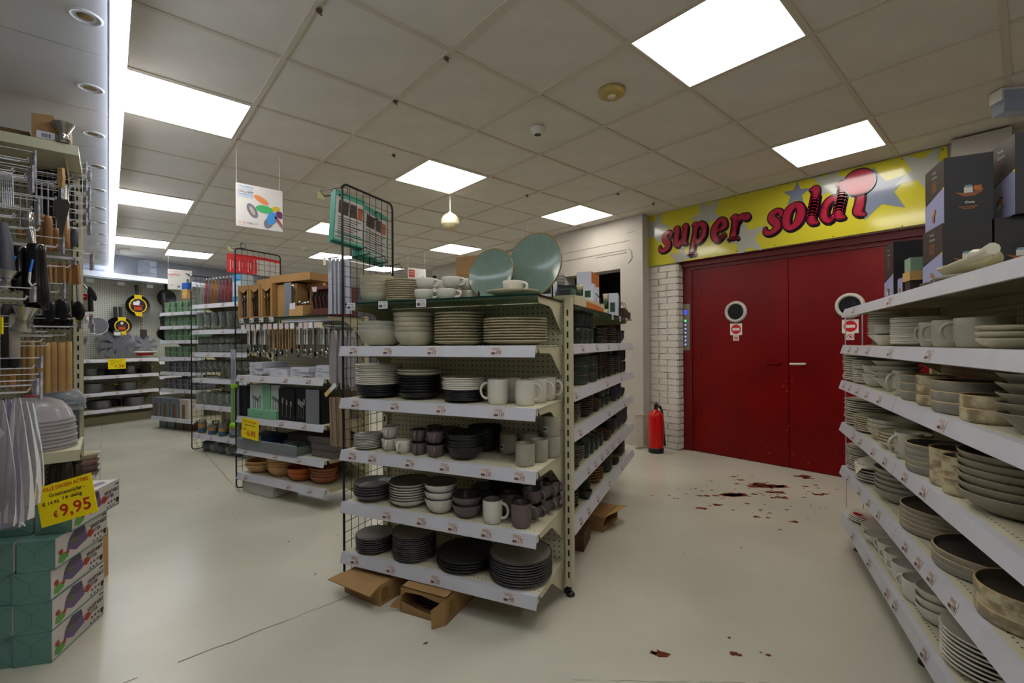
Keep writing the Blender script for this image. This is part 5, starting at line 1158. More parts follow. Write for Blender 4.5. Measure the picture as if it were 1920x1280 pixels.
t = thing('shelf_fence', 'clear plastic fence along the front of the tray shelf', 'fence', G2, (.0, -.012, .352)); build(MB().box(0, .72, 0, .002, 0, .075).box(0, .72, -.001, .003, .075, .079), 'panel', CLR, t)
# wooden and terracotta bowls on the fourth shelf
def g2b(x, y, n, step, kd, D, hh, mt_, lb): stack(G2, x, y, .146, n, step, kd, D, hh, mt_, lb, tilt=.02, jit=.003)
g2b(.12, .12, 2, .026, 'bowl', .235, .07, 'bamboo', 'round woven bamboo bowl in the left stack, lowest shelf of middle unit')
g2b(.375, .13, 4, .022, 'bowl', .23, .08, 'bamboo', 'pale wooden bowl in the stack of four, lowest shelf of middle unit')
g2b(.615, .12, 3, .02, 'bowl', .215, .062, 'terra', 'orange terracotta bowl in the front stack, lowest shelf of middle unit')
g2b(.70, .27, 4, .02, 'bowl', .19, .06, 'terra', 'orange terracotta bowl in the rear stack, lowest shelf of middle unit')
p = G2.w(.83, .13)
for k in range(4):
    o = ob('oval_dish', pmesh('bowl', .2, .055, 'clay'), None, (p[0], p[1], .147+.02*k), (0, 0, G2.a+.15), OW[k]+' oval clay baking dish in the stack beside the terracotta bowls', 'dish', 'oval clay baking dishes'); o.scale = (1.12, .78, 1)
t = thing('storage_tub', 'white plastic tub on the floor under the middle end unit', 'tub', G2, (.12, .005, .003))
build(MB().prism([(.01, 0), (.30, 0), (.31, .115), (0, .115)], 0, .22, 'y').box(-.006, .316, -.006, .226, .1, .115), 'body', mat('tub_white', (182, 180, 176), .5), t)
t = thing('white_post', 'short white pallet post under the middle end unit', 'post', G2, (.03, .02, .0)); build(MB().box(0, .08, 0, .1, 0, .12).box(.0, .08, -.004, 0, .085, .1), 'block', mat('tub_white', (182, 180, 176), .5), t)
# ironing-board style hangers at the right of the unit
GSH = mat('grey_printed_sheet', (168, 170, 182), .5); GDK = mat('sheet_eyelet', (64, 64, 74), .5); MIT = mat('grey_mitt', (140, 134, 136), .8, var=.08, vs=60); BRN = mat('brown_sack', (142, 122, 98), .8, var=.05, vs=30)
for k in range(5):
    t = thing('hanging_sheet', 'tall narrow grey sheet hanging by the middle unit, %s from the front' % ('first', 'second', 'third', 'fourth', 'fifth')[k], 'sheet', G2, (1.045+.024*k, .0+.012*k, 1.755))
    build(MB().prism([(0, 0), (.03+.03*(k == 4), 0), (.035+.04*(k == 4), -.38), (-.004, -.38)], 0, .002, 'y'), 'sheet', GSH, t)
    build(MB().box(.012, .02, -.001, 0, -.14, -.136).box(.012, .02, -.001, 0, -.18, -.176).box(.012, .02, -.001, 0, -.09, -.087), 'eyelets', GDK, t, kind='stuff')
t = thing('display_hook', 'white ended hook carrying the tall grey sheets', 'hook', G2, (1.09, .0, 1.76)); build(MB().tube([(0, .38, 0), (0, -.02, 0)], .003, 6).tube([(-.05, -.0, 0), (.05, .0, 0)], .006, 6), 'wire', CHR, t); build(MB().box(-.06, -.035, -.03, -.028, -.05, 0), 'price_card', mat('cream_card', (214, 206, 176), .5), t)
for k in range(3):
    t = thing('oven_mitt', 'long grey patterned mitt hanging between the units, %s from the left' % ('first', 'second', 'third')[k], 'mitt', G2, (1.085+.075*k, .0+.01*k, 1.26))
    build(MB().prism([(-.012, 0), (.018, 0), (.028, -.1), (.034, -.22), (.03, -.36), (.014, -.41), (-.012, -.40), (-.036, -.32), (-.038, -.2), (-.026, -.08)], 0, .022, 'y', sm=True), 'mitt', MIT, t)
    build(MB().box(-.002, .012, -.001, 0, -.018, -.010), 'eyelet', GDK, t); build(MB().box(.018, .021, -.001, 0, -.07, -.045), 'red_loop', mat('red_loop', (180, 30, 40), .5), t)
prong('hook with a pale yellow card above the long grey mitts', G2, 1.06, .02, 1.285, .06, mat('pale_yellow_card', (214, 206, 150), .5), rz=90-20)
t = thing('price_card', 'cream price card on a slanted clip above the brown sacks', 'card', G2, (1.03, -.01, .80)); t.rotation_euler = (0, R_(-38), t.rotation_euler.z)
build(MB().box(0, .13, -.002, 0, 0, .03), 'card', TAGW, t); build(MB().box(0, .06, -.004, -.002, .0, .03), 'yellow_part', mat('cream_yellow', (214, 190, 120), .5), t)
for k in range(3):
    t = thing('brown_sack', 'long folded brown cloth sack hanging left of the nearest unit, %s' % ('first', 'second', 'third')[k], 'sack', G2, (1.045+.05*k, .0+.01*k, .80))
    build(MB().prism([(0, 0), (.055, 0), (.075, -.34), (.01, -.33)], 0, .012, 'y'), 'cloth', BRN, t); build(MB().tube([(.02, -.003, 0), (.035, -.003, -.32)], .003, 5), 'fold', BRN, t)
# red packs over the middle grid panel
for k in range(6):
    t = thing('hanging_pack', 'red and white packet high on the middle grid panel, %s from the left' % ('first', 'second', 'third', 'fourth', 'fifth', 'sixth')[k], 'pack', G2, (-.10+.0*k-.055*(k < 3)*(3-k)*.6, .04+.055*k, 1.925-.003*k), rotz=R_(60 if k < 3 else 80))
    build(MB().box(0, .085 if k < 3 else .12, 0, .008, -.155, 0), 'pouch', mat('red_pack', (206, 18, 24), .35) if k < 3 else mat('pack_white', (200, 196, 190), .4), t)
    build(MB().box(0, .085 if k < 3 else .12, -.001, 0, -.025, 0), 'red_header', mat('red_pack', (206, 18, 24), .35), t); build(MB().box(.02, .026, -.001, 0, -.14, -.05).box(.04, .044, -.001, 0, -.12, -.06), 'print', mat('pack_print_pale', (220, 190, 180), .5) if k < 3 else REDP, t)
prong('hook with a pale yellow card beside the red packets', G2, -.01, .06, 1.95, .15, mat('pale_yellow_card', (214, 206, 150), .5))
# yellow price sign 6,95
def yellowsign(label, fr, x, y, z, w_, h_, rot, lines, tilt=0):
    t = thing('price_sign', label, 'sign', fr, (x, y, z)); t.rotation_euler = (R_(tilt), R_(rot), (fr.a if fr else 0))
    build(MB().box(0, w_, 0, .002, 0, h_), 'card', YEL, t)
    for s_, lx, lz, hh, ww, mtl in lines:
        q = MB(); addtxt(q, s_, lx*w_, lz*h_, hh*h_, 0, -.0012, wid=ww*w_, bold=.015); build(q, 'lettering', mtl, t)
    return t
yellowsign('yellow price sign reading 6,95 clipped to the middle unit', G2, .095, -.03, .445, .21, .155, 4, [('DOLLE DAGEN ACTIES', .12, .82, .08, .74, REDP), ('Bestek in doos', .2, .66, .06, .6, INK), ('€ 9,95', .1, .42, .08, .2, INK), ('€', .22, .18, .12, .06, REDP), ('6,95', .34, .16, .28, .5, REDP)])
# lime peeler in a blister, left of the middle unit
LIME = mat('lime_plastic', (130, 196, 20), .35)
t = thing('blister_pack', 'lime green utensil in clear blister hanging left of the middle unit', 'pack', G2, (-.05, -.005, .84))
build(MB().tube([(0, 0, 0), (-.015, 0, -.1), (-.02, 0, -.3)], .004, 6).tube([(.03, 0, 0), (.015, 0, -.1), (.01, 0, -.3)], .004, 6), 'arm', LIME, t)
build(MB().blob((.015, 0, .0), (.045, .02, .03), 0, 12), 'head', LIME, t); build(MB().blob((.0, 0, -.32), (.045, .02, .022), 0, 12), 'tip', LIME, t); build(MB().box(-.05, .06, .01, .012, -.40, .05), 'blister', CLR, t); build(MB().box(.045, .14, .02, .05, -.28, 0), 'dark_pack', BLK, t)
for k in range(4):
    t = thing('hanging_sheet', 'short grey straw bundle hanging left of the middle unit, %s' % ('first', 'second', 'third', 'fourth')[k], 'sheet', G2, (-.055+.016*k, -.02, 1.13)); build(MB().box(0, .013, 0, .004, -.28, 0), 'sheet', GSH, t); build(MB().box(.005, .008, -.001, 0, -.24, -.08), 'line', GDK, t)
# ------------------------------------------------------------------ third end unit: glassware
e3 = endcap('end_shelving_unit', 'left cream end unit full of glass bottles, vases and jars', G3, (1.605, 1.327, 1.085, .804, .52, .197), None,
    tuple(T(xx, ('3.95', '4.95', '2.95')) for xx in ((.3, .6), (.14, .6), (.06, .33, .62), (.2,), (.06, .25, .55), (.15, .38, .68))), h=1.62)
gridpanel('dark wire grid panel at the left end of the glassware unit', G3, .03, -.02, .38, .02, 1.93)
PINK = clear('pink_glass', (220, 160, 160), .12); AMB = clear('amber_glass', (224, 190, 130), .12); LILG = clear('lilac_glass', (200, 180, 200), .12)
PINKL = mat('rose_liquid', (150, 70, 72), .2); AMBL = mat('amber_liquid', (176, 118, 50), .2)
def bottle(label, fr, x, y, z, h_, r, gl, liq=None, cap=STEEL, nm='bottle'):
    t = thing(nm, label, 'bottle', fr, (x, y, z+.002))
    build(MB().lathe([(0, 0), (r*.9, 0), (r, .01), (r*.95, h_*.45), (r*.62, h_*.72), (r*.34, h_*.84), (r*.32, h_*.93)], 18), 'glass', gl, t)
    if liq: build(MB().lathe([(0, .004), (r*.86, .004), (r*.9, h_*.35), (0, h_*.35)], 16), 'lower_band', liq, t)
    build(MB().lathe([(r*.36, h_*.92), (r*.36, h_*.985), (r*.28, h_), (0, h_)], 14), 'cap', cap, t)
cols = ['pink', 'lilac', 'amber', 'pale', 'lilac', 'pink', 'pink', 'pink']
for k in range(8):
    gl, lq = {'pink': (PINK, PINKL), 'lilac': (LILG, PINKL), 'amber': (AMB, AMBL), 'pale': (AMB, AMBL)}[cols[k]]
    bottle('%s tinted bottle on top of the glassware unit, %s from the left' % ('rose' if lq is PINKL else 'amber', ('first', 'second', 'third', 'fourth', 'fifth', 'sixth', 'seventh', 'eighth')[k]), G3, .205+.062*k, .05+.0*k, 1.605, .285, .029, gl, lq)
for k in range(4): bottle('clear swing bottle at the left end above the glassware, %s' % ('first', 'second', 'third', 'fourth')[k], G3, .02+.045*k, .05+.04*(k % 2), 1.605, .24, .02, CLRG, None, CHR)
t = cbox('glass_carton', 'tall white and blue carton at the right end of the bottle shelf', (*G3.w(.70, .03), 1.607), .14, .14, .285, G3.deg, [mat('pale_blue_card', (188, 204, 216), .5), mat('sky_blue_card', (60, 150, 204), .5)], lambda m_, w_, d_, h_: m_.box(0, w_, -.001, 0, 0, .06, 1).box(0, w_, -.001, 0, h_-.07, h_, 1))
t = thing('snack_bag', 'clear bag of yellow corks with blue header on the bottle unit', 'bag', G3, (-.09, -.05, 1.68)); build(MB().box(0, .1, 0, .03, 0, .1), 'bag', mat('cork_yellow', (206, 164, 96), .8, var=.3, vs=60), t); build(MB().box(0, .11, -.001, .031, .1, .17), 'header', mat('blue_header', (40, 90, 180), .5), t)
def glassware(label, x, y, z, kd, h_, r, grp):
    t = ob('glass_'+kd, GW[(kd, h_, r)], None, (*G3.w(x, y), z+.002), (0, 0, 0), label, 'glass', grp)
GW = {}
def gwm(kd, h_, r):
    if kd == 'vase': pr_ = [(0, .006), (r*.8, .006), (r*.9, .0), (r*.6, .04), (r*.7, h_*.5), (r, h_), (r*.94, h_), (r*.62, h_*.5), (r*.5, .05), (0, .04)]
    elif kd == 'tumbler': pr_ = [(0, 0), (r*.85, 0), (r, h_), (r*.94, h_), (r*.78, .012), (0, .012)]
    elif kd == 'goblet': pr_ = [(0, 0), (r*.8, .0), (r*.75, .004), (.005, .01), (.0045, h_*.45), (r*.6, h_*.55), (r, h_*.75), (r*.85, h_), (r*.8, h_), (r*.93, h_*.75), (r*.5, h_*.56), (0, h_*.5)]
    else: pr_ = [(0, 0), (r*.95, 0), (r, .01), (r, h_*.8), (r*.8, h_*.9), (r*.8, h_), (r*.75, h_), (r*.94, h_*.78), (r*.94, .012), (0, .012)]
    GW[(kd, h_, r)] = MB().lathe(pr_, 18).mesh('glass_'+kd, CLRG)
for z, kd, h_, r, n, rows, word in ((1.327, 'vase', .19, .045, 7, 2, 'tall clear vase'), (1.085, 'tumbler', .085, .04, 9, 2, 'clear tumbler'), (.804, 'goblet', .19, .038, 9, 2, 'stemmed wine glass'), (.52, 'jar', .13, .05, 7, 2, 'clear storage jar')):
    gwm(kd, h_, r)
    for j in range(rows):
        for k in range(n):
            glassware('%s, number %s from the left in the %s row of its shelf' % (word, 'one two three four five six seven eight nine'.split()[k], ('front', 'rear')[j]), .07+.86/(n-1)*k*.95, .06+.15*j, z, kd, h_, r, word+' row on the glassware unit')
for k in range(7):
    gl_ = 'one two three four five six seven'.split()[k]
    glassware('clear tumbler stacked on the front row of its shelf, number %s from the left' % gl_, .07+.1*k, .07, 1.085+.087, 'tumbler', .085, .04, 'stacked clear tumblers')
LABB = mat('blue_jar_label', (52, 92, 124), .5); KRL = mat('kraft_jar_label', (168, 128, 80), .6)
for k in range(9):
    x = .10+.095*k; h_ = .15-.02*(k % 3); t = thing('preserving_jar', 'lidded glass jar with a kraft and blue label, number %s on the lowest glass shelf' % 'one two three four five six seven eight nine'.split()[k], 'jar', G3, (x, .05+.09*(k % 2), .199), group='labelled jars on the glassware unit')
    build(MB().lathe([(0, 0), (.036, 0), (.038, .008), (.038, h_*.8), (.03, h_*.9)], 18), 'glass', CLRG, t); build(MB().lathe([(.0385, .01), (.0385, h_*.38)], 18), 'blue_label', LABB, t); build(MB().lathe([(.0385, h_*.38), (.0385, h_*.7)], 18), 'kraft_label', KRL, t)
    build(MB().lathe([(.034, h_*.88), (.034, h_), (0, h_*1.04)], 18), 'lid', CLRG, t)
for k in range(6):
    t = thing('glass_bowl', 'round clear glass dish on the floor under the glassware unit, %s' % ('first', 'second', 'third', 'fourth', 'fifth', 'sixth')[k], 'bowl', G3, (.14+.14*k, .10, .003)); build(MB().lathe([(0, 0), (.05, 0), (.066, .05), (.06, .1), (.056, .1), (.06, .05), (.045, .008), (0, .008)], 20), 'glass', mat('smoky_glass', (96, 98, 104), .15) if k % 2 == 0 else CLRG, t)
# ------------------------------------------------------------------ fourth end unit: green storage boxes
e4 = endcap('end_shelving_unit', 'far left cream end unit stacked with green and grey storage boxes', G4, (1.63, 1.436, 1.235, .999, .79, .55, .17), None, tuple(T((.3, .6), ('3.95', '4.95')) for _ in range(7)), h=1.64, lo=-.12)
SGR = mat('sage_plastic', (96, 136, 104), .5); SGL = mat('sage_plastic_lid', (128, 164, 132), .5); SLV = mat('photo_sleeve', (150, 136, 112), .5); GRY = mat('grey_plastic_box', (84, 88, 98), .5); GRYL = mat('grey_plastic_lid', (124, 128, 138), .5)
GB = {}
for col, (b_, l_) in {'green': (SGR, SGL), 'grey': (GRY, GRYL)}.items():
    GB[col] = (MB().prism([(.008, 0), (.122, 0), (.130, .06), (0, .06)], 0, .18, 'y').mesh('tub', b_), MB().box(-.003, .133, -.003, .183, .06, .07).mesh('lid', l_), MB().box(.085, .112, -.004, -.001, .004, .05).mesh('sleeve', SLV))
for zi, z in enumerate((1.63, 1.436, 1.235, .999, .79, .55)):
    col = 'green' if zi < 4 else 'grey'
    for j in range(2):
        for k in range(6):
            t = thing('storage_box', '%s lidded storage box, %s row, number %s on shelf %s of the far unit' % (col, ('lower', 'upper')[j], 'one two three four five six'.split()[k], 'one two three four five six'.split()[zi]), 'box', G4, (.03+.152*k, .03, z+.002+.074*j), rotz=R_(random.uniform(-4, 4)), group='storage boxes on the far unit')
            for nm_, me in zip(('tub', 'lid', 'sleeve'), GB[col]): ob(nm_, me, t)
for k in range(4):
    t = thing('storage_bin', 'large clear grey storage bin on the lowest shelf of the far unit, %s' % ('first', 'second', 'third', 'fourth')[k], 'bin', G4, (-.05+.22*k, -.09, .173)); 
    build(MB().prism([(.01, 0), (.19, 0), (.2, .24), (0, .24)], 0, .2, 'y').box(-.004, .204, -.004, .204, .24, .255), 'tub', mat('cloudy_bin', (112, 122, 132), .3) if k < 3 else mat('cream_bin', (186, 180, 166), .4), t)
    build(MB().box(.06, .12, -.006, -.001, .0, .19), 'sleeve', mat('brown_sleeve', (120, 84, 60), .5), t)
    t = thing('storage_bin', 'clear bin on the floor under the far unit, %s' % ('first', 'second', 'third', 'fourth')[k], 'bin', G4, (0+.2*k, -.03, .003)); build(MB().prism([(.01, 0), (.17, 0), (.18, .11), (0, .11)], 0, .2, 'y').box(-.003, .183, -.003, .203, .11, .12), 'tub', mat('cloudy_bin', (112, 122, 132), .3) if k < 2 else mat('red_brown_bin', (96, 60, 50), .4), t)
t = thing('lid_stack', 'white and red flat lid sticking out beside the green boxes', 'lid', G4, (-.25, -.08, 1.06)); build(MB().lathe([(0, 0), (.13, 0), (.14, .012), (.13, .02), (0, .022)], 26), 'lid', WHT, t); build(MB().lathe([(0, -.035), (.10, -.035), (.10, 0)], 22), 'red_base', mat('red_pack', (206, 18, 24), .35), t)
# ------------------------------------------------------------------ pan wall at the back left
PEGW = dotmat('pale_pegboard', (188, 190, 180), (92, 92, 84), .03, .03, .006, 'XZ')
bk = thing('pegboard_shelving', 'pale pegboard wall unit with frying pans and pot shelves at the back left', 'shelving', BK)
build(MB().box(-2.6, 1.6, .45, .47, .10, 2.2), 'pegboard', PEGW, bk)
for x in (-1.05, .0, 1.0): upright(bk, x, .44, 2.2, .03, .03)
build(MB().box(-2.6, 1.6, .02, .10, 2.17, 2.245), 'canopy_rail', SOFF, bk); build(MB().box(-2.6, 1.6, .10, .46, 2.215, 2.23), 'canopy_shelf', SOFF, bk)
build(MB().box(-2.6, 1.6, .30, .44, 0, .10), 'plinth', BEIGE, bk)
for z in (.967, .727, .48, .235):
    shelf(bk, -2.0, -.0, 0, .44, z, [(-.9, '2.95'), (-.55, '3.95'), (-.25, '4.95')])
    shelf(bk, .02, 1.0, 0, .44, z-.06, [(.2, '2.95')])
PANB = mat('pan_black', (24, 24, 28), .35); YB = mat('yellow_band', (230, 196, 10), .5); PRD = mat('pan_label_dark', (36, 28, 36), .4); PRO = mat('pan_label_orange', (196, 80, 40), .4)
def pan(label, x, z, R, y=.30, lab=True, hl=.16, grp=None, lean=0):
    t = thing('frying_pan', label, 'pan', BK, (x, y, z), group=grp)
    X = Matrix.Rotation(R_(lean), 4, 'Z') @ Matrix.Rotation(R_(90), 4, 'X')
    build(MB().lathe([(0, -.02), (R*.8, -.02), (R, .03), (R*.98, .03), (R*.78, -.014), (0, -.014)], 32, 0, X), 'pan_body', PANB, t)
    build(MB().tube([(0, -.01, R-.01), (0, .0, R+.04), (0, .01, R+hl)], [.018, .022, .026], 8, 0, Matrix.Rotation(R_(lean), 4, 'Z')), 'handle', mat('handle_grey', (44, 44, 48), .5), t)
    if lab:
        q = MB(); r2 = R*.72
        q.lathe([(r2*.86, .033), (r2, .033)], 32, 0, X)
        q.add([(-.05, -.034, R*.62), (.05, -.034, R*.62), (.055, -.034, R), (-.055, -.034, R)], [(0, 1, 2, 3)], 0).add([(-.03, -.034, -R*.95), (.06, -.034, -R), (.05, -.034, -R*.6), (-.05, -.034, -R*.6)], [(0, 1, 2, 3)], 0)
        build(q, 'yellow_band', YB, t)
        build(MB().lathe([(0, .031), (r2*.86, .031)], 32, 0, X), 'round_label', PRD, t)
        q = MB().box(-r2*.45, r2*.45, -.034, -.032, -r2*.6, -r2*.15, 0).disc((0, 0, 0), r2*.22, 16, 1, Matrix.Translation((0, -.034, r2*.45)) @ Matrix.Rotation(R_(90), 4, 'X')).box(-r2*.6, r2*.6, -.034, -.032, .0, r2*.06, 0)
        build(q, 'label_print', [PRO, WHT], t)
    return t
pan('large black frying pan with yellow banded label on the pegboard', -.142, 1.80, .172)
pan('smaller black frying pan with yellow banded label, lower left', -.36, 1.468, .137)
pan('black pan behind the smaller labelled pan', -.40, 1.475, .13, y=.36, lab=False)
for k in range(5): pan('black pan seen edge-on in the row right of the pegboard post, number %s' % 'one two three four five'.split()[k], .10+.035*k, 1.70-.02*k, .15, y=.02+.07*k, lab=False, grp='edge-on pans', lean=62)
for k in range(2): pan('black pan with a silver label below the edge-on pans, %s' % ('left', 'right')[k], .12+.10*k, 1.36-.02*k, .11, y=.12, lab=False, grp='pans below', lean=20)
pan('black pan hanging highest, right of the labelled ones', .30, 1.96, .15, y=.34, lab=False)
t = thing('splatter_screen', 'round grey mesh splatter screen hanging on the pegboard', 'screen', BK, (-.69, .2, 1.46))
X = Matrix.Rotation(R_(90), 4, 'X'); build(MB().lathe([(0, 0), (.125, 0)], 32, 0, X), 'mesh', mat('grey_mesh', (96, 96, 102), .6), t); build(MB().tube([(.127*math.cos(a*math.pi/12), 0, .127*math.sin(a*math.pi/12)) for a in range(25)], .004, 5), 'rim', CHR, t)
FELT = mat('grey_felt', (98, 98, 108), .95, var=.05, vs=40)
for k, (x, z, R, y, rot, lb, gr) in enumerate(((-.45, 1.17, .22, .18, 0, 'big dark grey felt star-shaped pan protector', FELT), (-.50, 1.19, .21, .24, 18, 'dark grey felt pan protector behind the front one', FELT), (-.06, 1.16, .165, .22, 8, 'lighter grey patterned star-shaped pan protector', mat('light_felt', (132, 134, 144), .9, var=.2, vs=30)), (-.13, 1.17, .16, .28, 30, 'light pan protector behind the patterned one', mat('light_felt', (132, 134, 144), .9)))):
    t = thing('pan_protector', lb, 'pan protector', BK, (x, y, z)); q = MB()
    for a in range(8):
        M = Matrix.Rotation(R_(45*a+rot), 4, 'Y')
        q.add([(-R*.13, 0, R*.2), (R*.13, 0, R*.2), (R*.19, 0, R), (-R*.19, 0, R)], [(0, 1, 2, 3)], 0, False, Matrix.Translation((0, -.0006*a, 0)) @ M)
    q.disc((0, 0, 0), R*.36, 16, 0, Matrix.Translation((0, -.006, 0)) @ Matrix.Rotation(R_(90), 4, 'X')); o = build(q, 'felt', gr, t); md = o.modifiers.new('s', 'SOLIDIFY'); md.thickness = .003
for k, x in enumerate((-.78, -.40, -.01, .5)):
    t = thing('display_hook', 'hook with white price card along the top of the pegboard, %s from the left' % ('first', 'second', 'third', 'fourth')[k], 'hook', BK, (x, .2, 2.10)); build(MB().tube([(0, .27, .0), (0, .0, .01)], .003, 5), 'wire', STEEL, t); build(MB().box(-.045, .045, -.004, -.001, -.01, .045), 'price_card', TAGW, t)
for x, z, k in ((-.17, 1.82, 0), (-.42, 1.34, 1)):
    t = thing('display_hook', ('hook with grey card over the large frying pan', 'hook with white card above the felt protectors')[k], 'hook', BK, (x-.06, .16, z)); build(MB().tube([(-.05, .31, .0), (0, .0, .0)], .003, 5), 'wire', CHR, t); build(MB().box(-.03, .05, -.004, -.001, -.02, .03), 'price_card', TAGW, t)
t = thing('small_jar_pack', 'small dark pack with a red cap between pans and protectors', 'pack', BK, (-.10, .2, 1.36)); build(MB().box(-.04, .04, -.01, .02, -.06, .06), 'pack', mat('dark_pack', (60, 48, 44), .5), t)
def pot(label, x, z, R, hh, hd='side', y=.2, col=STEEL, lid=False):
    t = thing('cooking_pot', label, 'pot', BK, (x, y, z+.001))
    build(MB().lathe([(0, 0), (R*.93, 0), (R, .012), (R, hh), (R*1.03, hh+.003), (R*.96, hh), (R*.95, .015), (0, .01)], 30), 'body', col, t)
    for s_ in (-1, 1): build(MB().tube([(s_*R, -.04, hh*.8), (s_*(R+.035), -.035, hh*.82), (s_*(R+.035), .035, hh*.82), (s_*R, .04, hh*.8)], .006, 6), 'handle', col if hd == 'side' else YB, t)
    if lid: build(MB().lathe([(R, hh+.004), (R*.6, hh+.03), (0, hh+.035)], 28), 'lid', CLRG, t)
    return t
PST = mat('pot_steel', (120, 120, 126), .3, metal=.9)
for a in (('steel pot with lid at the left of the top pot shelf', -.79, .727, .10, .10, 'side', .2, PST, True), ('dark pan beside the yellow price sign, top pot shelf', -.52, .727, .09, .09, 'side', .2, PANB, True), ('black steel pot right of the yellow price sign', -.30, .727, .085, .12, 'side', .2, PST, True), ('pot with yellow handle tag at the right of the top pot shelf', -.10, .727, .09, .11, 'y', .2, PANB, False),
          ('broad steel pot at the left of the middle pot shelf', -.77, .48, .14, .13, 'side', .2, PST, False), ('broad steel pot with yellow handle tag, middle pot shelf', -.33, .48, .13, .12, 'y', .2, PST, False),
          ('steel pot at the left of the lowest pot shelf', -.68, .235, .13, .12, 'side', .18, PST, False), ('small dark pot in the middle of the lowest pot shelf', -.45, .235, .08, .10, 'y', .3, PANB, False), ('wide steel pot at the right of the lowest pot shelf', -.25, .235, .14, .13, 'side', .18, PST, False)): pot(*a)
yellowsign('yellow price sign reading 1,50 on the pan wall', BK, -.675, -.03, .82, .22, .15, 0, [('DOLLE DAGEN ACTIES', .1, .84, .06, .8, REDP), ('Pannenbeschermer', .15, .66, .07, .66, INK), ('€ 2,50', .08, .45, .08, .22, INK), ('€', .3, .2, .12, .05, REDP), ('1,50', .42, .16, .3, .5, REDP)])
t = thing('tub_stack', 'stack of translucent plastic tubs on the canopy of the pan wall', 'tubs', BK, (-.02, .25, 2.232))
for k in range(3): build(MB().box(-.09, .09, -.09, .09, .10*k, .10*k+.095), 'tub', CLR, t)
t = thing('ceiling_sensor', 'small white box sensor on the ceiling behind the strip light', 'sensor', loc=(.20, 8.9, CEIL)); build(MB().box(-.06, .06, -.06, .06, -.07, 0), 'body', WHT, t)
# ------------------------------------------------------------------ hanging posters
def poster(label, x, y, z0, w_, h_, draw, mats_, drop=True):
    t = thing('hanging_poster', label, 'poster', loc=(x, y, z0)); build(MB().box(0, w_, 0, .004, 0, h_), 'board', mat('poster_white', (216, 214, 214), .4), t)
    q = MB(); draw(q); build(q, 'print', mats_, t)
    for xx in (.005, w_-.02): build(MB().tube([(xx, .002, h_), (xx, .002, CEIL-z0)], .0013, 5), 'wire', WHT, t)
    return t
PC = [mat('ink_skyblue', (70, 150, 210), .5), mat('ink_navy', (40, 44, 80), .5), mat('ink_orange', (226, 140, 90), .4), mat('ink_green', (70, 180, 110), .4), mat('ink_blue', (70, 150, 220), .4), mat('ink_yellow', (216, 186, 50), .4), mat('ink_plum', (110, 50, 100), .4), mat('ink_steel', (120, 122, 140), .4), mat('ink_red', (190, 60, 60), .4), mat('ink_pale', (190, 176, 160), .5)]
def ell(q, cx, cz, a, b, rot, mi, y, n=22, cut=None):
    pts = []
    for k in range(n):
        u, v = a*math.cos(2*math.pi*k/n), b*math.sin(2*math.pi*k/n); r = R_(rot)
        x_, z_ = cx+u*math.cos(r)-v*math.sin(r), cz+u*math.sin(r)+v*math.cos(r)
        pts.append((min(max(x_, .002), .308), y, min(max(z_, .002), .308)))
    q.add(pts, [tuple(range(n))], mi)
def rb(q):
    addtxt(q, 'COLOREUS', .013, .285, .014, 0, wid=.098, bold=.02); addtxt(q, 'KLEURRIJK', .013, .268, .010, 0, wid=.098); addtxt(q, 'COLORES', .013, .247, .015, 1, wid=.1, bold=.02); addtxt(q, 'FARBRIKES', .013, .228, .014, 0, wid=.1, bold=.02); addtxt(q, 'COULEURS', .013, .213, .010, 0, wid=.1)
    ell(q, .165, .215, .055, .022, -28, 2, -.001); ell(q, .26, .165, .035, .018, 15, 5, -.0014); ell(q, .29, .125, .03, .025, -50, 6, -.0014); ell(q, .105, .125, .055, .03, -62, 7, -.0014); ell(q, .105, .125, .035, .012, -62, 9, -.002); ell(q, .185, .15, .058, .028, -2, 3, -.0022); ell(q, .21, .05, .04, .028, 70, 7, -.0022); ell(q, .235, .09, .05, .032, 68, 4, -.003); ell(q, .285, .07, .05, .010, -55, 8, -.003); ell(q, .29, .05, .06, .006, -50, 7, -.0034)
    for i, (ch, m_) in enumerate(zip('RAINBOW', (5, 2, 8, 6, 7, 7, 7))): addtxt(q, ch, .018+.0185*i, .022, .017, m_, wid=.015 if ch != 'I' else .003)
    q.box(.018, .09, -.001, 0, .012, .014, 9)
poster('square white poster with coloured cutlery handles hanging from the ceiling', .693, 3.775, 2.025, .311, .311, rb, PC)
def p2(q):
    addtxt(q, 'midVIVO', .012, .20, .035, 8, wid=.13, bold=.02); q.box(.015, .07, -.001, 0, .175, .18, 9).box(.012, .14, -.001, 0, .262, .265, 8)
    ell(q, .24, .235, .035, .008, -20, 1, -.001); ell(q, .26, .21, .03, .01, -30, 7, -.0014); ell(q, .13, .045, .02, .015, 30, 7, -.001); ell(q, .05, .06, .015, .01, 0, 9, -.001); ell(q, .23, .07, .02, .04, 10, 1, -.001); ell(q, .24, .14, .02, .03, 0, 7, -.001)
poster('far cream poster with red lettering left of the glassware unit', .656, 8.3, 1.985, .292, .292, p2, PC)
def p3(q):
    q.box(.012, .11, -.001, 0, .16, .27, 8).box(.02, .10, -.0016, -.001, .20, .21, 9).box(.02, .1, -.0016, -.001, .235, .245, 9)
    ell(q, .20, .14, .04, .025, 20, 2, -.001); ell(q, .15, .11, .035, .02, 0, 8, -.0014); ell(q, .24, .17, .03, .015, 40, 3, -.0018); ell(q, .25, .12, .03, .02, 0, 5, -.0018)
poster('far poster with food picture behind the white cups', 3.285, 6.0, 1.985, .297, .297, p3, PC)
t = poster('small grey price board hanging behind the large teal plate', 3.62, 3.9, 2.18, .1, .12, lambda q: q.box(.01, .05, -.001, 0, .02, .1, 8), PC)
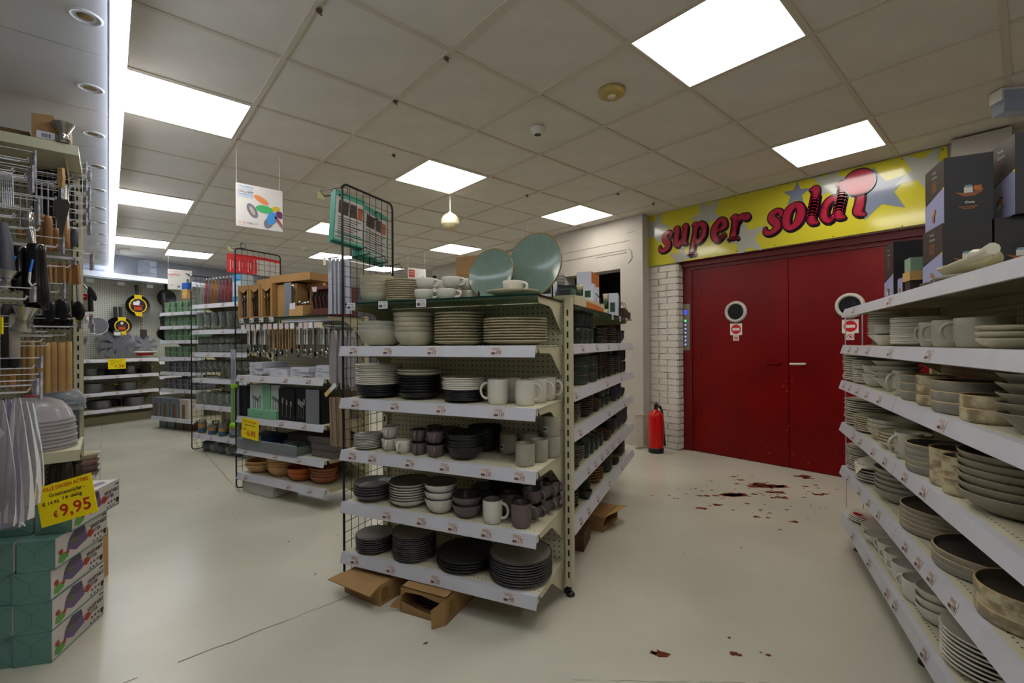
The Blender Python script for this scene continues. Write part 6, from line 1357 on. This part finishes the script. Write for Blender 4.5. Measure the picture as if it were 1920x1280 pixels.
# ------------------------------------------------------------------ boxes of vegetable cutters
VB = Fr((-.160, 2.385), -26.3)
TEAL = mat('teal_carton', (104, 146, 138), .5, var=.05, vs=4); TEAD = mat('teal_fold_line', (76, 124, 112), .5); VWH = mat('carton_white_print', (196, 188, 184), .5); PUR = mat('purple_cutter', (96, 74, 120), .4); PURD = mat('purple_lid', (66, 56, 84), .4); LEAF = mat('leaf_green', (90, 150, 70), .5); TOM = mat('tomato_red', (160, 44, 34), .5)
def vegbox(label, x, y, z, rz=0, W_=.114, D_=.318, H_=.112):
    t = thing('cutter_box', label, 'box', VB, (x, y, z), rotz=R_(rz), group='vegetable cutter boxes')
    build(MB().box(-W_, 0, 0, D_, 0, H_), 'carton', TEAL, t)
    q = MB(); e = .0008
    c1, c2 = (-W_*.55, H_*.62), (-W_*.52, H_*.30)
    for a, b in (((-W_, H_), c1), ((0, H_), c1), ((-W_, 0), c2), ((0, 0), c2), (c1, c2)):
        dx, dz = b[0]-a[0], b[1]-a[1]; L_ = math.hypot(dx, dz); nx, nz = -dz/L_*.0011, dx/L_*.0011
        q.add([(a[0]+nx, -e, a[1]+nz), (a[0]-nx, -e, a[1]-nz), (b[0]-nx, -e, b[1]-nz), (b[0]+nx, -e, b[1]+nz)], [(0, 1, 2, 3)])
    build(q, 'end_fold', TEAD, t)
    M = Matrix.Rotation(R_(90), 4, 'Z')
    q = MB(); q.add([(.0, 0-.0006, .006), (D_, -.0006, .006), (D_, -.0006, H_), (.0, -.0006, H_)], [(0, 1, 2, 3)], 0, False, M)
    def poly(pts, mi, y_): q.add([(u*D_, y_, v*H_) for u, v in pts], [tuple(range(len(pts)))], mi, False, M)
    poly([(.2, .42), (.36, .22), (.58, .36), (.56, .66), (.40, .74), (.22, .66)], 2, -.0012)
    poly([(.22, .70), (.38, .62), (.55, .70), (.52, .94), (.34, .98), (.30, .86)], 3, -.0016)
    poly([(.24, .55), (.38, .48), (.40, .66), (.28, .72)], 7, -.0020)
    poly([(.04, .16), (.12, .08), (.22, .18), (.2, .36), (.1, .42), (.05, .3)], 4, -.0016)
    poly([(.05, .42), (.10, .36), (.13, .46), (.10, .56), (.05, .52)], 5, -.0020); poly([(.17, .3), (.22, .26), (.24, .36), (.2, .42)], 5, -.0020)
    poly([(.56, .44), (.64, .34), (.71, .44), (.68, .60), (.6, .62)], 5, -.0020)
    addtxt(q, 'VEGETABLE', .64*D_, .62*H_, .125*H_, 6, -.0014, M, wid=.34*D_, bold=.035); addtxt(q, 'CUTTER', .64*D_, .44*H_, .125*H_, 6, -.0014, M, wid=.22*D_, bold=.03)
    q.box(.90*D_, .98*D_, -.0014, -.0008, .84*H_, .90*H_, 8, M)
    for a in range(3): q.box((.72+.07*a)*D_, (.755+.07*a)*D_, -.0014, -.0008, .24*H_, .32*H_, 8, M).box((.70+.07*a)*D_, (.73+.07*a)*D_, -.0014, -.0008, .08*H_, .14*H_, 8, M)
    poly([(.93, .12), (.97, .12), (.985, .24), (.985, .32), (.915, .32), (.915, .24)], 6, -.0014)
    build(q, 'side_print', [VWH, VWH, PUR, PURD, LEAF, TOM, INK, mat('olive_bowl', (90, 96, 70), .5), INKS], t)
    q = MB().add([(-W_*.8, D_*.3, H_+.0006), (-.002, D_*.35, H_+.0006), (-.002, D_*.98, H_+.0006), (-W_*.98, D_*.98, H_+.0006)], [(0, 1, 2, 3)], 0).add([(-W_*.7, D_*.5, H_+.001), (-W_*.3, D_*.45, H_+.001), (-W_*.15, D_*.8, H_+.001), (-W_*.4, D_*.9, H_+.001)], [(0, 1, 2, 3)], 1)
    build(q, 'top_print', [VWH, PUR], t)
nm4 = ('bottom', 'second-lowest', 'third-lowest', 'topmost front')
for k in range(4):
    vegbox('%s vegetable cutter box of the right stack' % nm4[k], (.0, .0, -.002, .012)[k], (0, .003, 0, .0)[k], .1135*k+.001)
    vegbox('%s vegetable cutter box of the left stack' % nm4[k], (-.118, -.116, -.119, -.112)[k], (.01, .0, .008, -.0)[k], .1135*k+.001)
    vegbox('%s vegetable cutter box in the third stack at the left edge' % nm4[k], -.236, .006*k, .1135*k+.001)
vegbox('highest vegetable cutter box, set back on top of the right stack', .030, .06, .4555)
vegbox('highest vegetable cutter box of the left stack, partly under the bags', -.10, .07, .4555)
yellowsign('big yellow price sign reading 9,95 leaning on the vegetable cutter boxes', VB, -.001, -.045, .60, .19, .143, -15.5, [('DOLLE DAGEN ACTIES', .08, .85, .09, .86, REDP), ('Groentensnijder -', .22, .68, .095, .64, INK), ('14 delig', .45, .54, .085, .34, INK), ('€ 14,95', .08, .5, .085, .30, INK), ('€', .24, .16, .15, .08, REDP), ('9,95', .36, .14, .3, .55, REDP)])
COL.objects[-1]
for o in [o for o in COL.objects if o.get('label', '').startswith('big yellow price sign')]:
    o.location = (*VB.w(-.001, -.045), .478+.035); o.rotation_euler = (R_(-8), R_(-15.5), VB.a+R_(-8))
# ------------------------------------------------------------------ tall utensil unit on the left
LX, LY = -.10, 2.95
ug = thing('wire_grid_panel', 'tall chrome grid at the far left carrying the utensil hooks', 'grid panel', loc=(-.81, 1.5, 0))
qm = MB()
for k in range(19): qm.tube([(0, .1*k, .05), (0, .1*k, 2.0)], .003, 5)
for k in range(20): qm.tube([(0, 0, .06+.1*k), (0, 1.8, .06+.1*k)], .003, 5)
build(qm, 'wire', CHR, ug, kind='stuff')
lu = thing('utensil_stand', 'tall cream stand at the left edge crowded with hooks and kitchen utensils', 'shelving', loc=(LX, LY, 0))
build(MB().box(-1.4, 0, .44, .46, .1, 2.09), 'pegboard', dotmat('olive_pegboard', (150, 148, 122), (70, 66, 50), .0254, .0254, .004, 'XZ'), lu)
build(MB().box(-1.4, 0, 0, .44, 2.07, 2.10).box(-1.4, 0, -.004, 0, 2.055, 2.10), 'top_shelf', BEIGE, lu)
build(MB().prism([(.02, 2.07), (.44, 2.07), (.44, 1.92), (.30, 2.02)], -.05, -.047, 'x'), 'bracket', BEIGE, lu)
for x in (-.02, -1.0): upright(lu, x, .425, 2.08, .03, .035)
build(MB().box(-1.3, 0, 0, .40, .655, .68).box(-1.3, -.0, -.004, 0, .63, .68), 'lower_shelf', BEIGE, lu); build(MB().prism([(.02, .655), (.40, .655), (.40, .50), (.28, .60)], -.05, -.047, 'x'), 'bracket', BEIGE, lu)
build(MB().box(-1.3, 0, 0.05, .44, .13, .15), 'base_shelf', BEIGE, lu)
build(MB().box(-.008, 0, .41, .445, 1.98, 2.11), 'end_clip', BLK, lu)
def L3(px, py, d): return Vector(at(px, py, d))
TH_ = 'first second third fourth fifth sixth seventh eighth ninth tenth eleventh twelfth'.split(); HC = {}
def lu_hook(label, px, py, L_, d, tag_h=.0, sag=0):
    """chrome double prong running along x, its tip at a measured point"""
    HC[label] = HC.get(label, -1)+1; label = label.replace('chrome display hook', TH_[HC[label]]+' chrome hook')
    p = L3(px, py, d); t = thing('display_hook', label, 'hook', loc=p, group='chrome hooks of the utensil stand')
    build(MB().tube([(-L_, 0, 0), (0, 0, 0), (.006, 0, .012)], .0024, 6).tube([(-L_, 0, .04), (.02, 0, .038)], .002, 6).tube([(-L_, .03, .0), (0, .03, 0), (.006, .03, .012)], .0024, 6), 'wire', CHR, t)
    if tag_h: build(MB().box(.018, .024, -.022, .022, .04-tag_h, .045, 0, Matrix.Rotation(R_(20), 4, 'Z')), 'label_holder', mat('worn_clear_holder', (176, 172, 182), .25, var=.3, vs=50), t)
HK = [(50, 300, .3, 1.9, .13), (44, 330, .35, 1.75, .10), (56, 392, .5, 1.8, .10), (103, 342, .5, 2.1, .12), (102, 372, .5, 2.15, .0), (104, 462, .45, 2.0, .07), (163, 488, .35, 2.5, .09), (60, 545, .4, 1.8, .06), (107, 547, .4, 2.1, .07), (46, 560, .4, 1.6, .05), (162, 604, .5, 2.5, .05), (75, 640, .3, 1.8, .0), (86, 648, .3, 1.85, 0), (58, 722, .4, 1.6, .09), (50, 735, .4, 1.5, .05), (158, 330, .13, 2.42, .06), (157, 362, .13, 2.42, .08), (156, 395, .13, 2.42, .08), (158, 428, .13, 2.42, .07), (150, 318, .1, 2.41, .05), (150, 350, .1, 2.41, .06), (150, 382, .1, 2.41, .06), (150, 414, .1, 2.41, .06), (160, 556, .5, 2.6, 0), (152, 646, .5, 2.7, .04), (70, 430, .5, 1.9, 0), (100, 590, .5, 2.3, 0), (128, 500, .5, 2.2, .03), (150, 484, .5, 2.35, .0), (140, 612, .5, 2.3, .05), (120, 628, .5, 2.2, 0), (36, 612, .5, 1.7, 0), (60, 690, .5, 1.7, .04), (130, 306, .45, 2.3, 0), (133, 332, .45, 2.35, 0), (130, 352, .4, 2.3, 0), (20, 320, .3, 1.6, 0), (22, 405, .3, 1.6, 0), (165, 620, .5, 2.6, .05)]
for k, (px, py, L_, d, th) in enumerate(HK): lu_hook('chrome display hook of the utensil stand, %s, %s' % ('near the top' if py < 350 else 'in the upper half' if py < 450 else 'at mid height' if py < 600 else 'in the lower half', 'with a label holder' if th else 'with bare wires'), px, py, (L3(px, py, d).x+.805) if L_ > .2 else L_, d, th)
WOOD = mat('honey_wood', (182, 144, 92), .55, var=.08, vs=18); WOODD = mat('orange_wood', (150, 108, 62), .5, var=.1, vs=14); SLT = mat('slate_grey_silicone', (88, 88, 98), .5)
def hang(nm, label, px, py, d, draw, cat=None, grp=None, rz=0, lean=0):
    t = thing(nm, label, cat or nm.split('_')[-1], loc=L3(px, py, d), rotz=R_(-YAW+rz), group=grp); t.rotation_euler = (0, R_(lean), t.rotation_euler.z); draw(t); return t
s2 = lambda px, d: px/FPX*d
# wooden sticks
for k, (px, y0, y1, d, w_) in enumerate(((80, 641, 737, 2.15, 9), (89, 643, 736, 2.15, 9), (100, 641, 735, 2.2, 9), (115, 642, 733, 2.2, 11), (129, 640, 732, 2.2, 9), (37, 650, 733, 2.3, 8), (47, 640, 735, 2.3, 9), (58, 638, 735, 2.3, 10), (70, 648, 733, 2.35, 8))):
    def dr(t, h_=s2(y1-y0, d), w2=s2(w_, d)):
        build(MB().tube([(0, 0, 0), (0, 0, -h_*.02), (0, 0, -h_*.5), (0, 0, -h_)], [w2*.42, w2*.5, w2*.5, w2*.5], 8), 'handle', WOOD, t)
        build(MB().tube([(0, 0, 0), (0, 0, .035)], .0022, 5), 'hook_wire', mat('copper_wire', (140, 90, 70), .4, metal=.5), t)
    hang('wooden_stick', 'long honey-coloured wooden utensil handle hanging low, %s from the left' % 'fifth sixth seventh eighth ninth first second third fourth'.split()[k], px, y0, d, dr, 'utensil', 'long wooden handles')
# turned wooden cylinders
for k, (px, y0, y1, d, w_, up) in enumerate(((68, 402, 452, 2.25, 12, 0), (78, 402, 470, 2.25, 12, 0), (90, 405, 470, 2.25, 13, 0), (105, 428, 470, 2.3, 12, 0), (119, 408, 455, 2.2, 12, 1), (125, 422, 466, 2.3, 9, 1), (38, 430, 446, 2.2, 10, 0), (50, 430, 444, 2.2, 9, 0))):
    def dr(t, h_=s2(y1-y0, d), w2=s2(w_, d)): build(MB().lathe([(0, -h_), (w2*.4, -h_), (w2*.5, -h_*.96), (w2*.5, -h_*.1), (w2*.38, 0), (0, 0)], 14), 'cylinder', WOODD, t); build(MB().tube([(0, 0, 0), (0, 0, .16)], .004, 6), 'shank', STEEL, t)
    hang('rolling_pin', 'short brown wooden handle in the upper cluster, %s from the left' % 'third fourth fifth sixth seventh eighth first second'.split()[k], px, y0, d, dr, 'utensil', 'brown wooden handles')
# flat wooden handles with dark tools below
for k, (px, y0, d) in enumerate(((86, 494, 2.2), (98, 494, 2.25), (112, 492, 2.2), (126, 494, 2.3), (139, 494, 2.25))):
    def dr(t, k=k, d=d):
        h_, w2 = s2(39, d), s2(12, d)
        build(MB().prism([(-w2/2, 0), (w2/2, 0), (w2/2, -h_*.96), (-w2/2, -h_)], 0, .012, 'y'), 'handle', WOODD, t); build(MB().disc((0, 0, 0), .004, 8, 0, Matrix.Translation((0, -.0006, -.012)) @ Matrix.Rotation(R_(90), 4, 'X')), 'hole', DKG, t)
        build(MB().tube([(0, .006, -h_), (.0, .006, -h_-.09)], .005, 6), 'shank', STEEL, t); build(MB().blob((0, .006, -h_-.13), (.03, .012, .05), 0, 12).box(-.03, -.024, .0, .01, -h_-.16, -h_-.08), 'tool_head', (BLK, DKCUT, BLK, DKCUT, BLK)[k], t)
    hang('kitchen_tool', 'dark tool with flat wooden handle at mid height, %s from the left' % 'first second third fourth fifth'.split()[k], px, y0, d, dr, 'utensil', 'flat wooden handled tools', lean=(-3, 4, -2, 6, -4)[k])
# black tongs and spatulas behind
for k in range(10):
    px = 24+10*k; d = 2.35
    def dr(t, k=k): h_ = s2(95, 2.35); build(MB().prism([(-.011, 0), (.011, 0), (.013, -h_), (-.013, -h_*.97)], 0, .008, 'y'), 'blade', (BLK, mat('navy_plastic', (28, 34, 52), .4), BLK)[k % 3], t); build(MB().tube([(.014, 0, 0), (.016, 0, -h_*.95)], .0025, 5), 'edge', STEEL, t); build(MB().blob((0, .004, -h_-.02), (.018, .008, .03), 0, 10), 'tip', (BLK, SLT)[k % 2], t)
    hang('spatula', 'dark plastic spatula at the back of the upper cluster, number %s from the left' % 'one two three four five six seven eight nine ten'.split()[k], px, 306+1.5*k, d, dr, 'utensil', 'dark spatulas')
for k in range(6):
    def dr(t, k=k): build(MB().tube([(-.005, 0, -.12), (-.003, 0, 0), (.003, 0, 0), (.006, 0, -.12)], .0015, 5), 'wire', CHR, t)
    hang('wire_tongs', 'thin chrome tongs at the left edge, %s' % 'first second third fourth fifth sixth'.split()[k], 2+4*k, 326+2*(k % 2), 1.7, dr, 'tongs', 'thin chrome tongs')
# cake server with wooden handle
def dr(t):
    build(MB().prism([(-.010, 0), (.010, 0), (.013, -.05), (.008, -.09), (-.008, -.09), (-.013, -.05)], 0, .014, 'y', sm=False), 'handle', WOOD, t); build(MB().disc((0, 0, 0), .003, 8, 0, Matrix.Translation((0, -.0006, -.014)) @ Matrix.Rotation(R_(90), 4, 'X')), 'hole', DKG, t)
    build(MB().tube([(0, .007, -.09), (0, .007, -.14)], .006, 8), 'shank', STEEL, t); build(MB().prism([(-.028, -.145), (.030, -.145), (.040, -.165), (.006, -.31), (-.004, -.31), (-.040, -.165)], .005, .008, 'y'), 'blade', mat('dull_blade', (120, 114, 108), .4, metal=.8), t)
hang('cake_server', 'steel cake server with light wooden handle hanging by its tip', 112, 314, 2.1, dr, 'utensil')
for k, (px, y0, d) in enumerate(((118, 336, 2.2), (124, 346, 2.25))):
    hang('steel_tube', 'polished steel tube beside the cake server, %s' % ('left', 'right')[k], px, y0, d, lambda t: build(MB().tube([(0, 0, 0), (0, 0, -.02), (.004, 0, -.22)], [.006, .009, .009], 10), 'tube', SPRAY, t), 'utensil')
def dr(t): build(MB().tube([(-.01, 0, .22), (0, 0, .04)], [.008, .006], 8).box(-.008, .010, -.006, .006, .0, .02), 'handle', BLK, t); build(MB().blob((0, 0, -.045), (.022, .010, .048), 0, 14), 'head', SLT, t); build(MB().lathe([(.012, .0), (.012, .012)], 12), 'collar', WHT, t)
hang('basting_spoon', 'black silicone spoon hanging at the right end of the upper hooks', 139, 430, 2.4, dr, 'utensil')
def dr(t): build(MB().tube([(-.02, 0, .10), (0, 0, .05), (.015, 0, .0)], .005, 6), 'handle', STEEL, t); build(MB().blob((.028, 0, -.03), (.018, .008, .045), 0, 12), 'head', BLK, t)
hang('slanted_spoon', 'dark spoon slanting out at the far end of the middle hooks', 160, 545, 2.5, dr, 'utensil', lean=-25)
# garlic press, pepper mills, measuring cones
def dr(t): build(MB().tube([(0, 0, .06), (.0, 0, 0), (.012, 0, -.05), (.02, 0, -.09)], [.016, .018, .012, .006], 10), 'body', SPRAY, t); build(MB().lathe([(.020, 0), (.024, .03), (.020, .05)], 14), 'cup', SPRAY, t)
hang('garlic_press', 'shiny chrome press hanging in front of the wooden handles', 55, 425, 1.9, dr, 'press')
for k, (px, y0, y1, w0, w1, d) in enumerate(((36, 462, 545, 26, 44, 1.75), (68, 458, 580, 26, 42, 1.75))):
    def dr(t, h_=s2(y1-y0, d), a=s2(w0, d)/2, b=s2(w1, d)/2):
        build(MB().lathe([(0, 0), (a*.9, 0), (a, -.01), (a, -.03), (a*.97, -.034), (b*.8, -h_*.6), (b*.86, -h_*.85), (b*.8, -h_), (0, -h_)], 22), 'body', mat('gloss_black', (18, 18, 20), .18), t)
        build(MB().tube([(a*.3, -a*1.0, -h_*.25), (a*.35, -b*.95, -h_*.45)], .004, 6), 'blue_stripe', mat('bright_blue', (30, 110, 210), .4), t); build(MB().tube([(a*.35, -b*.95, -h_*.45), (a*.3, -b*1.0, -h_*.6), (a*.6, -b*.98, -h_*.66), (a*1.0, -b*.9, -h_*.62)], .004, 6), 'white_curl', WHT, t)
    hang('pepper_mill', 'large glossy black mill with a blue stripe, %s one' % ('left', 'right')[k], px, y0, d, dr, 'mill', rz=10)
for k, (px, y0, y1, d) in enumerate(((20, 505, 545, 1.7), (50, 574, 622, 1.7), (118, 222, 262, 2.05))):
    def dr(t, h_=s2(y1-y0, d)): r = h_*.42; build(MB().lathe([(r, 0), (r*.96, -h_*.04), (r*.45, -h_*.52), (r*.45, -h_*.56), (r*.85, -h_), (r*.8, -h_), (r*.4, -h_*.56)], 24), 'cup', SPRAY, t)
    hang('measuring_jigger', ('steel double measuring cup at the left, mid height', 'lower steel double measuring cup above the sticks', 'steel measuring cup standing on top of the stand')[k], px, y0, d, dr, 'measuring cup', lean=(14, 10, 0)[k])
COL.objects[-2].location = (LX-.052, LY+.02, 2.1015+s2(40, 2.05))
def dr(t): build(MB().tube([(0, 0, 0), (.012, 0, -.07), (.022, 0, -.21)], [.012, .018, .020], 8), 'strip', SLT, t)
hang('grey_strip', 'long dark grey utensil hanging at the left edge', 5, 418, 1.7, dr, 'utensil')
# rolls at the left edge
for k, (px, y0, y1, w_, m_1, m_2) in enumerate(((14, 570, 690, 18, mat('dark_bristle', (52, 46, 46), .7), BLK), (27, 588, 692, 15, mat('pale_bristle', (182, 174, 164), .7), BLK))):
    def dr(t, h_=s2(y1-y0, 1.7), w2=s2(w_, 1.7)/2, m_1=m_1, m_2=m_2): build(MB().lathe([(0, 0), (w2*.7, 0), (w2, -.02), (w2, -h_*.8), (0, -h_*.8)], 18), 'roll', m_1, t); build(MB().lathe([(w2*1.02, -h_*.8), (w2*1.02, -h_), (0, -h_)], 18), 'end_cap', m_2, t); build(MB().lathe([(w2*1.03, -h_*.3), (w2*1.03, -h_*.31)], 18), 'band', WHT, t); build(MB().tube([(-.01, 0, -h_), (-.01, 0, -h_-.07)], .010, 8), 'stem', WOODD, t)
    hang('pastry_roll', '%s bristle roll bundled at the left edge' % ('dark', 'pale')[k], px, y0, 1.7, dr, 'roll')
def dr(t): build(MB().box(-.03, .0, 0, .004, -.06, .0), 'card', YEL, t)
hang('yellow_card', 'small yellow card at the very left edge', 4, 594, 1.6, dr, 'card')
def dr(t): build(MB().box(-.022, .022, 0, .006, -.10, .0), 'card', mat('pack_white', (200, 196, 190), .4), t); build(MB().box(-.022, .022, -.001, 0, -.035, .0).box(-.022, .022, -.001, 0, -.1, -.094), 'red_header', mat('red_pack', (206, 18, 24), .35), t); build(MB().tube([(.03, .01, .02), (.035, .01, -.1)], .012, 8), 'black_tool', BLK, t)
hang('carded_tool', 'black tool on a red and white card at the right of the middle hooks', 156, 551, 2.6, dr, 'pack')
def dr(t): build(MB().prism([(-.006, .0), (.004, .0), (.018, -.08), (.008, -.085)], 0, .003, 'y'), 'strip', YEL, t)
hang('yellow_strip', 'thin yellow strip hanging among the dark tools', 139, 572, 2.3, dr, 'strip')
def dr(t): build(MB().lathe([(.0, 0), (.02, 0), (.024, -.03), (.02, -.07), (0, -.075)], 16), 'body', WHT, t); build(MB().lathe([(0, .02), (.014, .018), (.018, 0)], 14), 'cap', mat('red_pack', (206, 18, 24), .35), t); build(MB().tube([(0, 0, .02), (.06, 0, .05)], .002, 5).tube([(0, 0, .01), (.08, 0, .03)], .002, 5), 'straw', DKCUT, t)
t_ = hang('squeeze_bottle', 'tiny red and white bottle hanging before the pegboard', 172, 582, 6.6, dr, 'bottle'); t_.location = (*BK.w(-.72, .425), 1.60)
for k in range(6):
    def dr(t, k=k): build(MB().blob((0, 0, -.05), (.022, .014, .045), 0, 10).tube([(0, 0, 0), (0, 0, -.02)], .006, 6), 'grip', (BLK, DKCUT)[k % 2], t)
    hang('black_peeler', 'black handled peeler in the dark row above the wooden sticks, %s' % 'first second third fourth fifth sixth'.split()[k], 72+11*k, 583, 2.3, dr, 'utensil')
for k in range(5):
    def dr(t, k=k): build(MB().tube([(0, 0, 0), (-.008, 0, -.04), (.0, 0, -.075), (.01, 0, -.04), (0, 0, 0)], .0022, 5), 'loops', CHR, t)
    hang('whisk_pack', 'little clear-packed wire tool below the far hooks, %s' % 'first second third fourth fifth'.split()[k], 134+5*k, 640, 2.7, dr, 'utensil')
# top shelf goods
t = thing('carton', 'cardboard box with a white barcode label on top of the utensil stand', 'box', loc=(LX-.155, LY+.03, 2.101)); build(MB().box(0, .125, 0, .2, 0, .11).add([(0, 0, .11), (.075, 0, .11), (.07, -.0, .128), (.0, .0, .118)], [(0, 1, 2, 3)]), 'body', CARD, t)
q = MB().box(.015, .075, -.002, -.001, .012, .045, 0)
for k in range(8): q.box(.032+.004*k, .034+.004*k, -.003, -.002, .018, .036, 1)
build(q, 'barcode_label', [TAGW, INK], t)
t = thing('carton', 'flat open brown carton on the left of the stand top', 'box', loc=(LX-.45, LY+.03, 2.101)); build(MB().box(0, .28, .1, .3, 0, .06), 'body', CARD, t); build(MB().box(.02, .27, .02, .09, 0, .018), 'dark_item', BLK, t)
t.name = 'carton'
# translucent covers stacked on the lower shelf
MILK = clear('milky_plastic', (226, 222, 224), .32, .12); 
for k in range(9):
    t = thing('dome_cover', '%s translucent dome cover in the pile on the lower shelf' % ((OW[:8]+['topmost'])[k]), 'cover', loc=(LX-.172+.003*(k % 2), LY+.165, .682+.0165*k), group='translucent dome covers')
    R0 = .158-.001*k; build(MB().lathe([(R0, 0), (R0*1.01, .004), (R0*.97, .012), (R0*.9, .045), (R0*.7, .085), (R0*.4, .106), (0, .112)], 36), 'dome', MILK, t)
    if k > 6: build(MB().blob((0, 0, .115), (.028, .016, .008), 0, 12), 'knob', mat('magenta_knob', (170, 50, 90), .4), t)
for k in range(2):
    t = thing('dome_cover', '%s small crinkled clear cover behind the big pile' % ('lower', 'upper')[k], 'cover', loc=(LX-.075, LY+.33, .84+.03*k+.0)); build(MB().lathe([(.09, 0), (.085, .03), (.06, .065), (0, .08)], 26), 'dome', CLR, t); build(MB().box(-.06, .06, -.06, .06, -.16-.03*k, 0), 'box_below', CLR, t)
# white film bags hanging in front
FILM = clear('white_film', (228, 226, 228), .13, .2); FILML = clear('lilac_film', (210, 204, 230), .13, .2)
for k, (px, y0, d, w_, h_, m_1) in enumerate(((0, 750, 1.45, .09, .40, FILM), (16, 748, 1.5, .08, .42, FILML), (32, 745, 1.5, .09, .40, FILM), (45, 752, 1.6, .10, .36, FILM), (58, 756, 1.75, .08, .34, CLR))):
    def dr(t, w_=w_, h_=h_, m_1=m_1, k=k):
        vs, fs = [], []; n, r_ = 20, 9
        for i in range(r_+1):
            f_ = i/r_; hw = w_*(.16+.84*min(1, (f_*1.6)**.8))/2*(1 if i < r_ else .9); th = .022*(.3+f_)
            for j in range(n):
                a_ = 2*math.pi*j/n; rr = 1+.10*math.sin(a_*5+k+i*.25)
                vs.append((hw*math.cos(a_)*rr, th*math.sin(a_)*rr, -h_*f_))
        for i in range(r_):
            for j in range(n): j2 = (j+1) % n; fs.append((i*n+j, i*n+j2, (i+1)*n+j2, (i+1)*n+j))
        build(MB().add(vs, fs, 0, True), 'film', m_1, t)
    hang('film_bag', 'long %s plastic film bag hanging low at the left, %s from the edge' % (('milky', 'lilac tinted', 'milky', 'milky', 'clear')[k], 'first second third fourth fifth'.split()[k]), px, y0, d, dr, 'bag')
def dr(t): build(MB().add([(-.03, 0, .03), (.015, 0, -.02), (-.03, 0, -.065)], [(0, 1, 2)]), 'sheet', mat('paper_white', (206, 204, 198), .6), t)
hang('paper_corner', 'white paper corner poking in at the left edge', 0, 800, 1.35, dr, 'paper')
def dr(t):
    for q in range(4): build(MB().tube([(-.03, 0, .015*q), (.0, 0, .012*q-.005), (.075-.01*q, 0, -.045+.004*q)], .0028, 6), 'wire', CHR, t)
hang('wire_whisk', 'shiny wire whisk loops poking in above the cutter boxes', 4, 960, 1.5, dr, 'whisk')
# goods under the lower shelf
for k, (px, d) in enumerate(((104, 2.35), (124, 2.3), (143, 2.4))):
    p = L3(px, 911, d)
    t = thing('steel_flask', 'dark lidded steel flask under the lower shelf, %s from the left' % ('first', 'second', 'third')[k], 'flask', loc=(p.x, p.y, p.z))
    build(MB().lathe([(0, 0), (.024, 0), (.026, .01), (.024, .10), (.017, .12)], 18), 'body', mat('brown_steel', (92, 82, 74), .3, metal=.8), t); build(MB().lathe([(.02, .118), (.024, .125), (.016, .14), (.022, .155), (.018, .165), (0, .168)], 16), 'lid', BLK, t)
    build(MB().box(-.06, .06, -.04, .04, -max(.0, p.z-.15), 0), 'box_below', CARD, t)
RSE = mat('rose_brown_plastic', (134, 112, 104), .5)
for k in range(4):
    t = thing('oval_basket', '%s rose-brown oval basket sticking out beyond the stand' % (('bottom', 'second-lowest', 'third-lowest', 'topmost')[k]), 'basket', loc=(LX-.02+.0*k, LY+.45, .42+.032*k), group='rose-brown oval baskets')
    o = build(MB().lathe([(0, 0), (.05, 0), (.075, .06), (.082, .065), (.072, .062), (.048, .006), (0, .006)], 26), 'basket', (RSE, RSE, mat('pink_plastic', (176, 140, 136), .5), mat('cream_plastic', (190, 180, 150), .5))[k], t); o.scale = (1.1, .8, 1)
    if k == 0: build(MB().box(.035, .065, -.06, -.058, .01, .05), 'sticker', TAGW, t); build(MB().box(-.05, .05, -.04, .04, -.27, 0), 'carton_below', CARD, t)
t = thing('ladle_end', 'chrome ladle end with an orange tag below the lower shelf', 'utensil', loc=L3(147, 852, 2.45)); build(MB().blob((0, 0, 0), (.018, .012, .014), 0, 12), 'bowl', SPRAY, t); build(MB().tube([(-.03, 0, .02), (-.015, 0, -.05)], .006, 6), 'tag', OR_, t)
t = thing('carton', 'small kraft carton standing on the floor behind the cutter boxes', 'box', loc=(LX+.03, LY-.14, 0.0), rotz=R_(-26)); build(MB().box(-.16, -.072, .10, .3, 0, .24), 'body', CARDL, t); build(MB().box(-.11, -.066, .12, .28, .24, .36), 'flap', WHT, t)
print('OBJECTS', len(COL.objects))
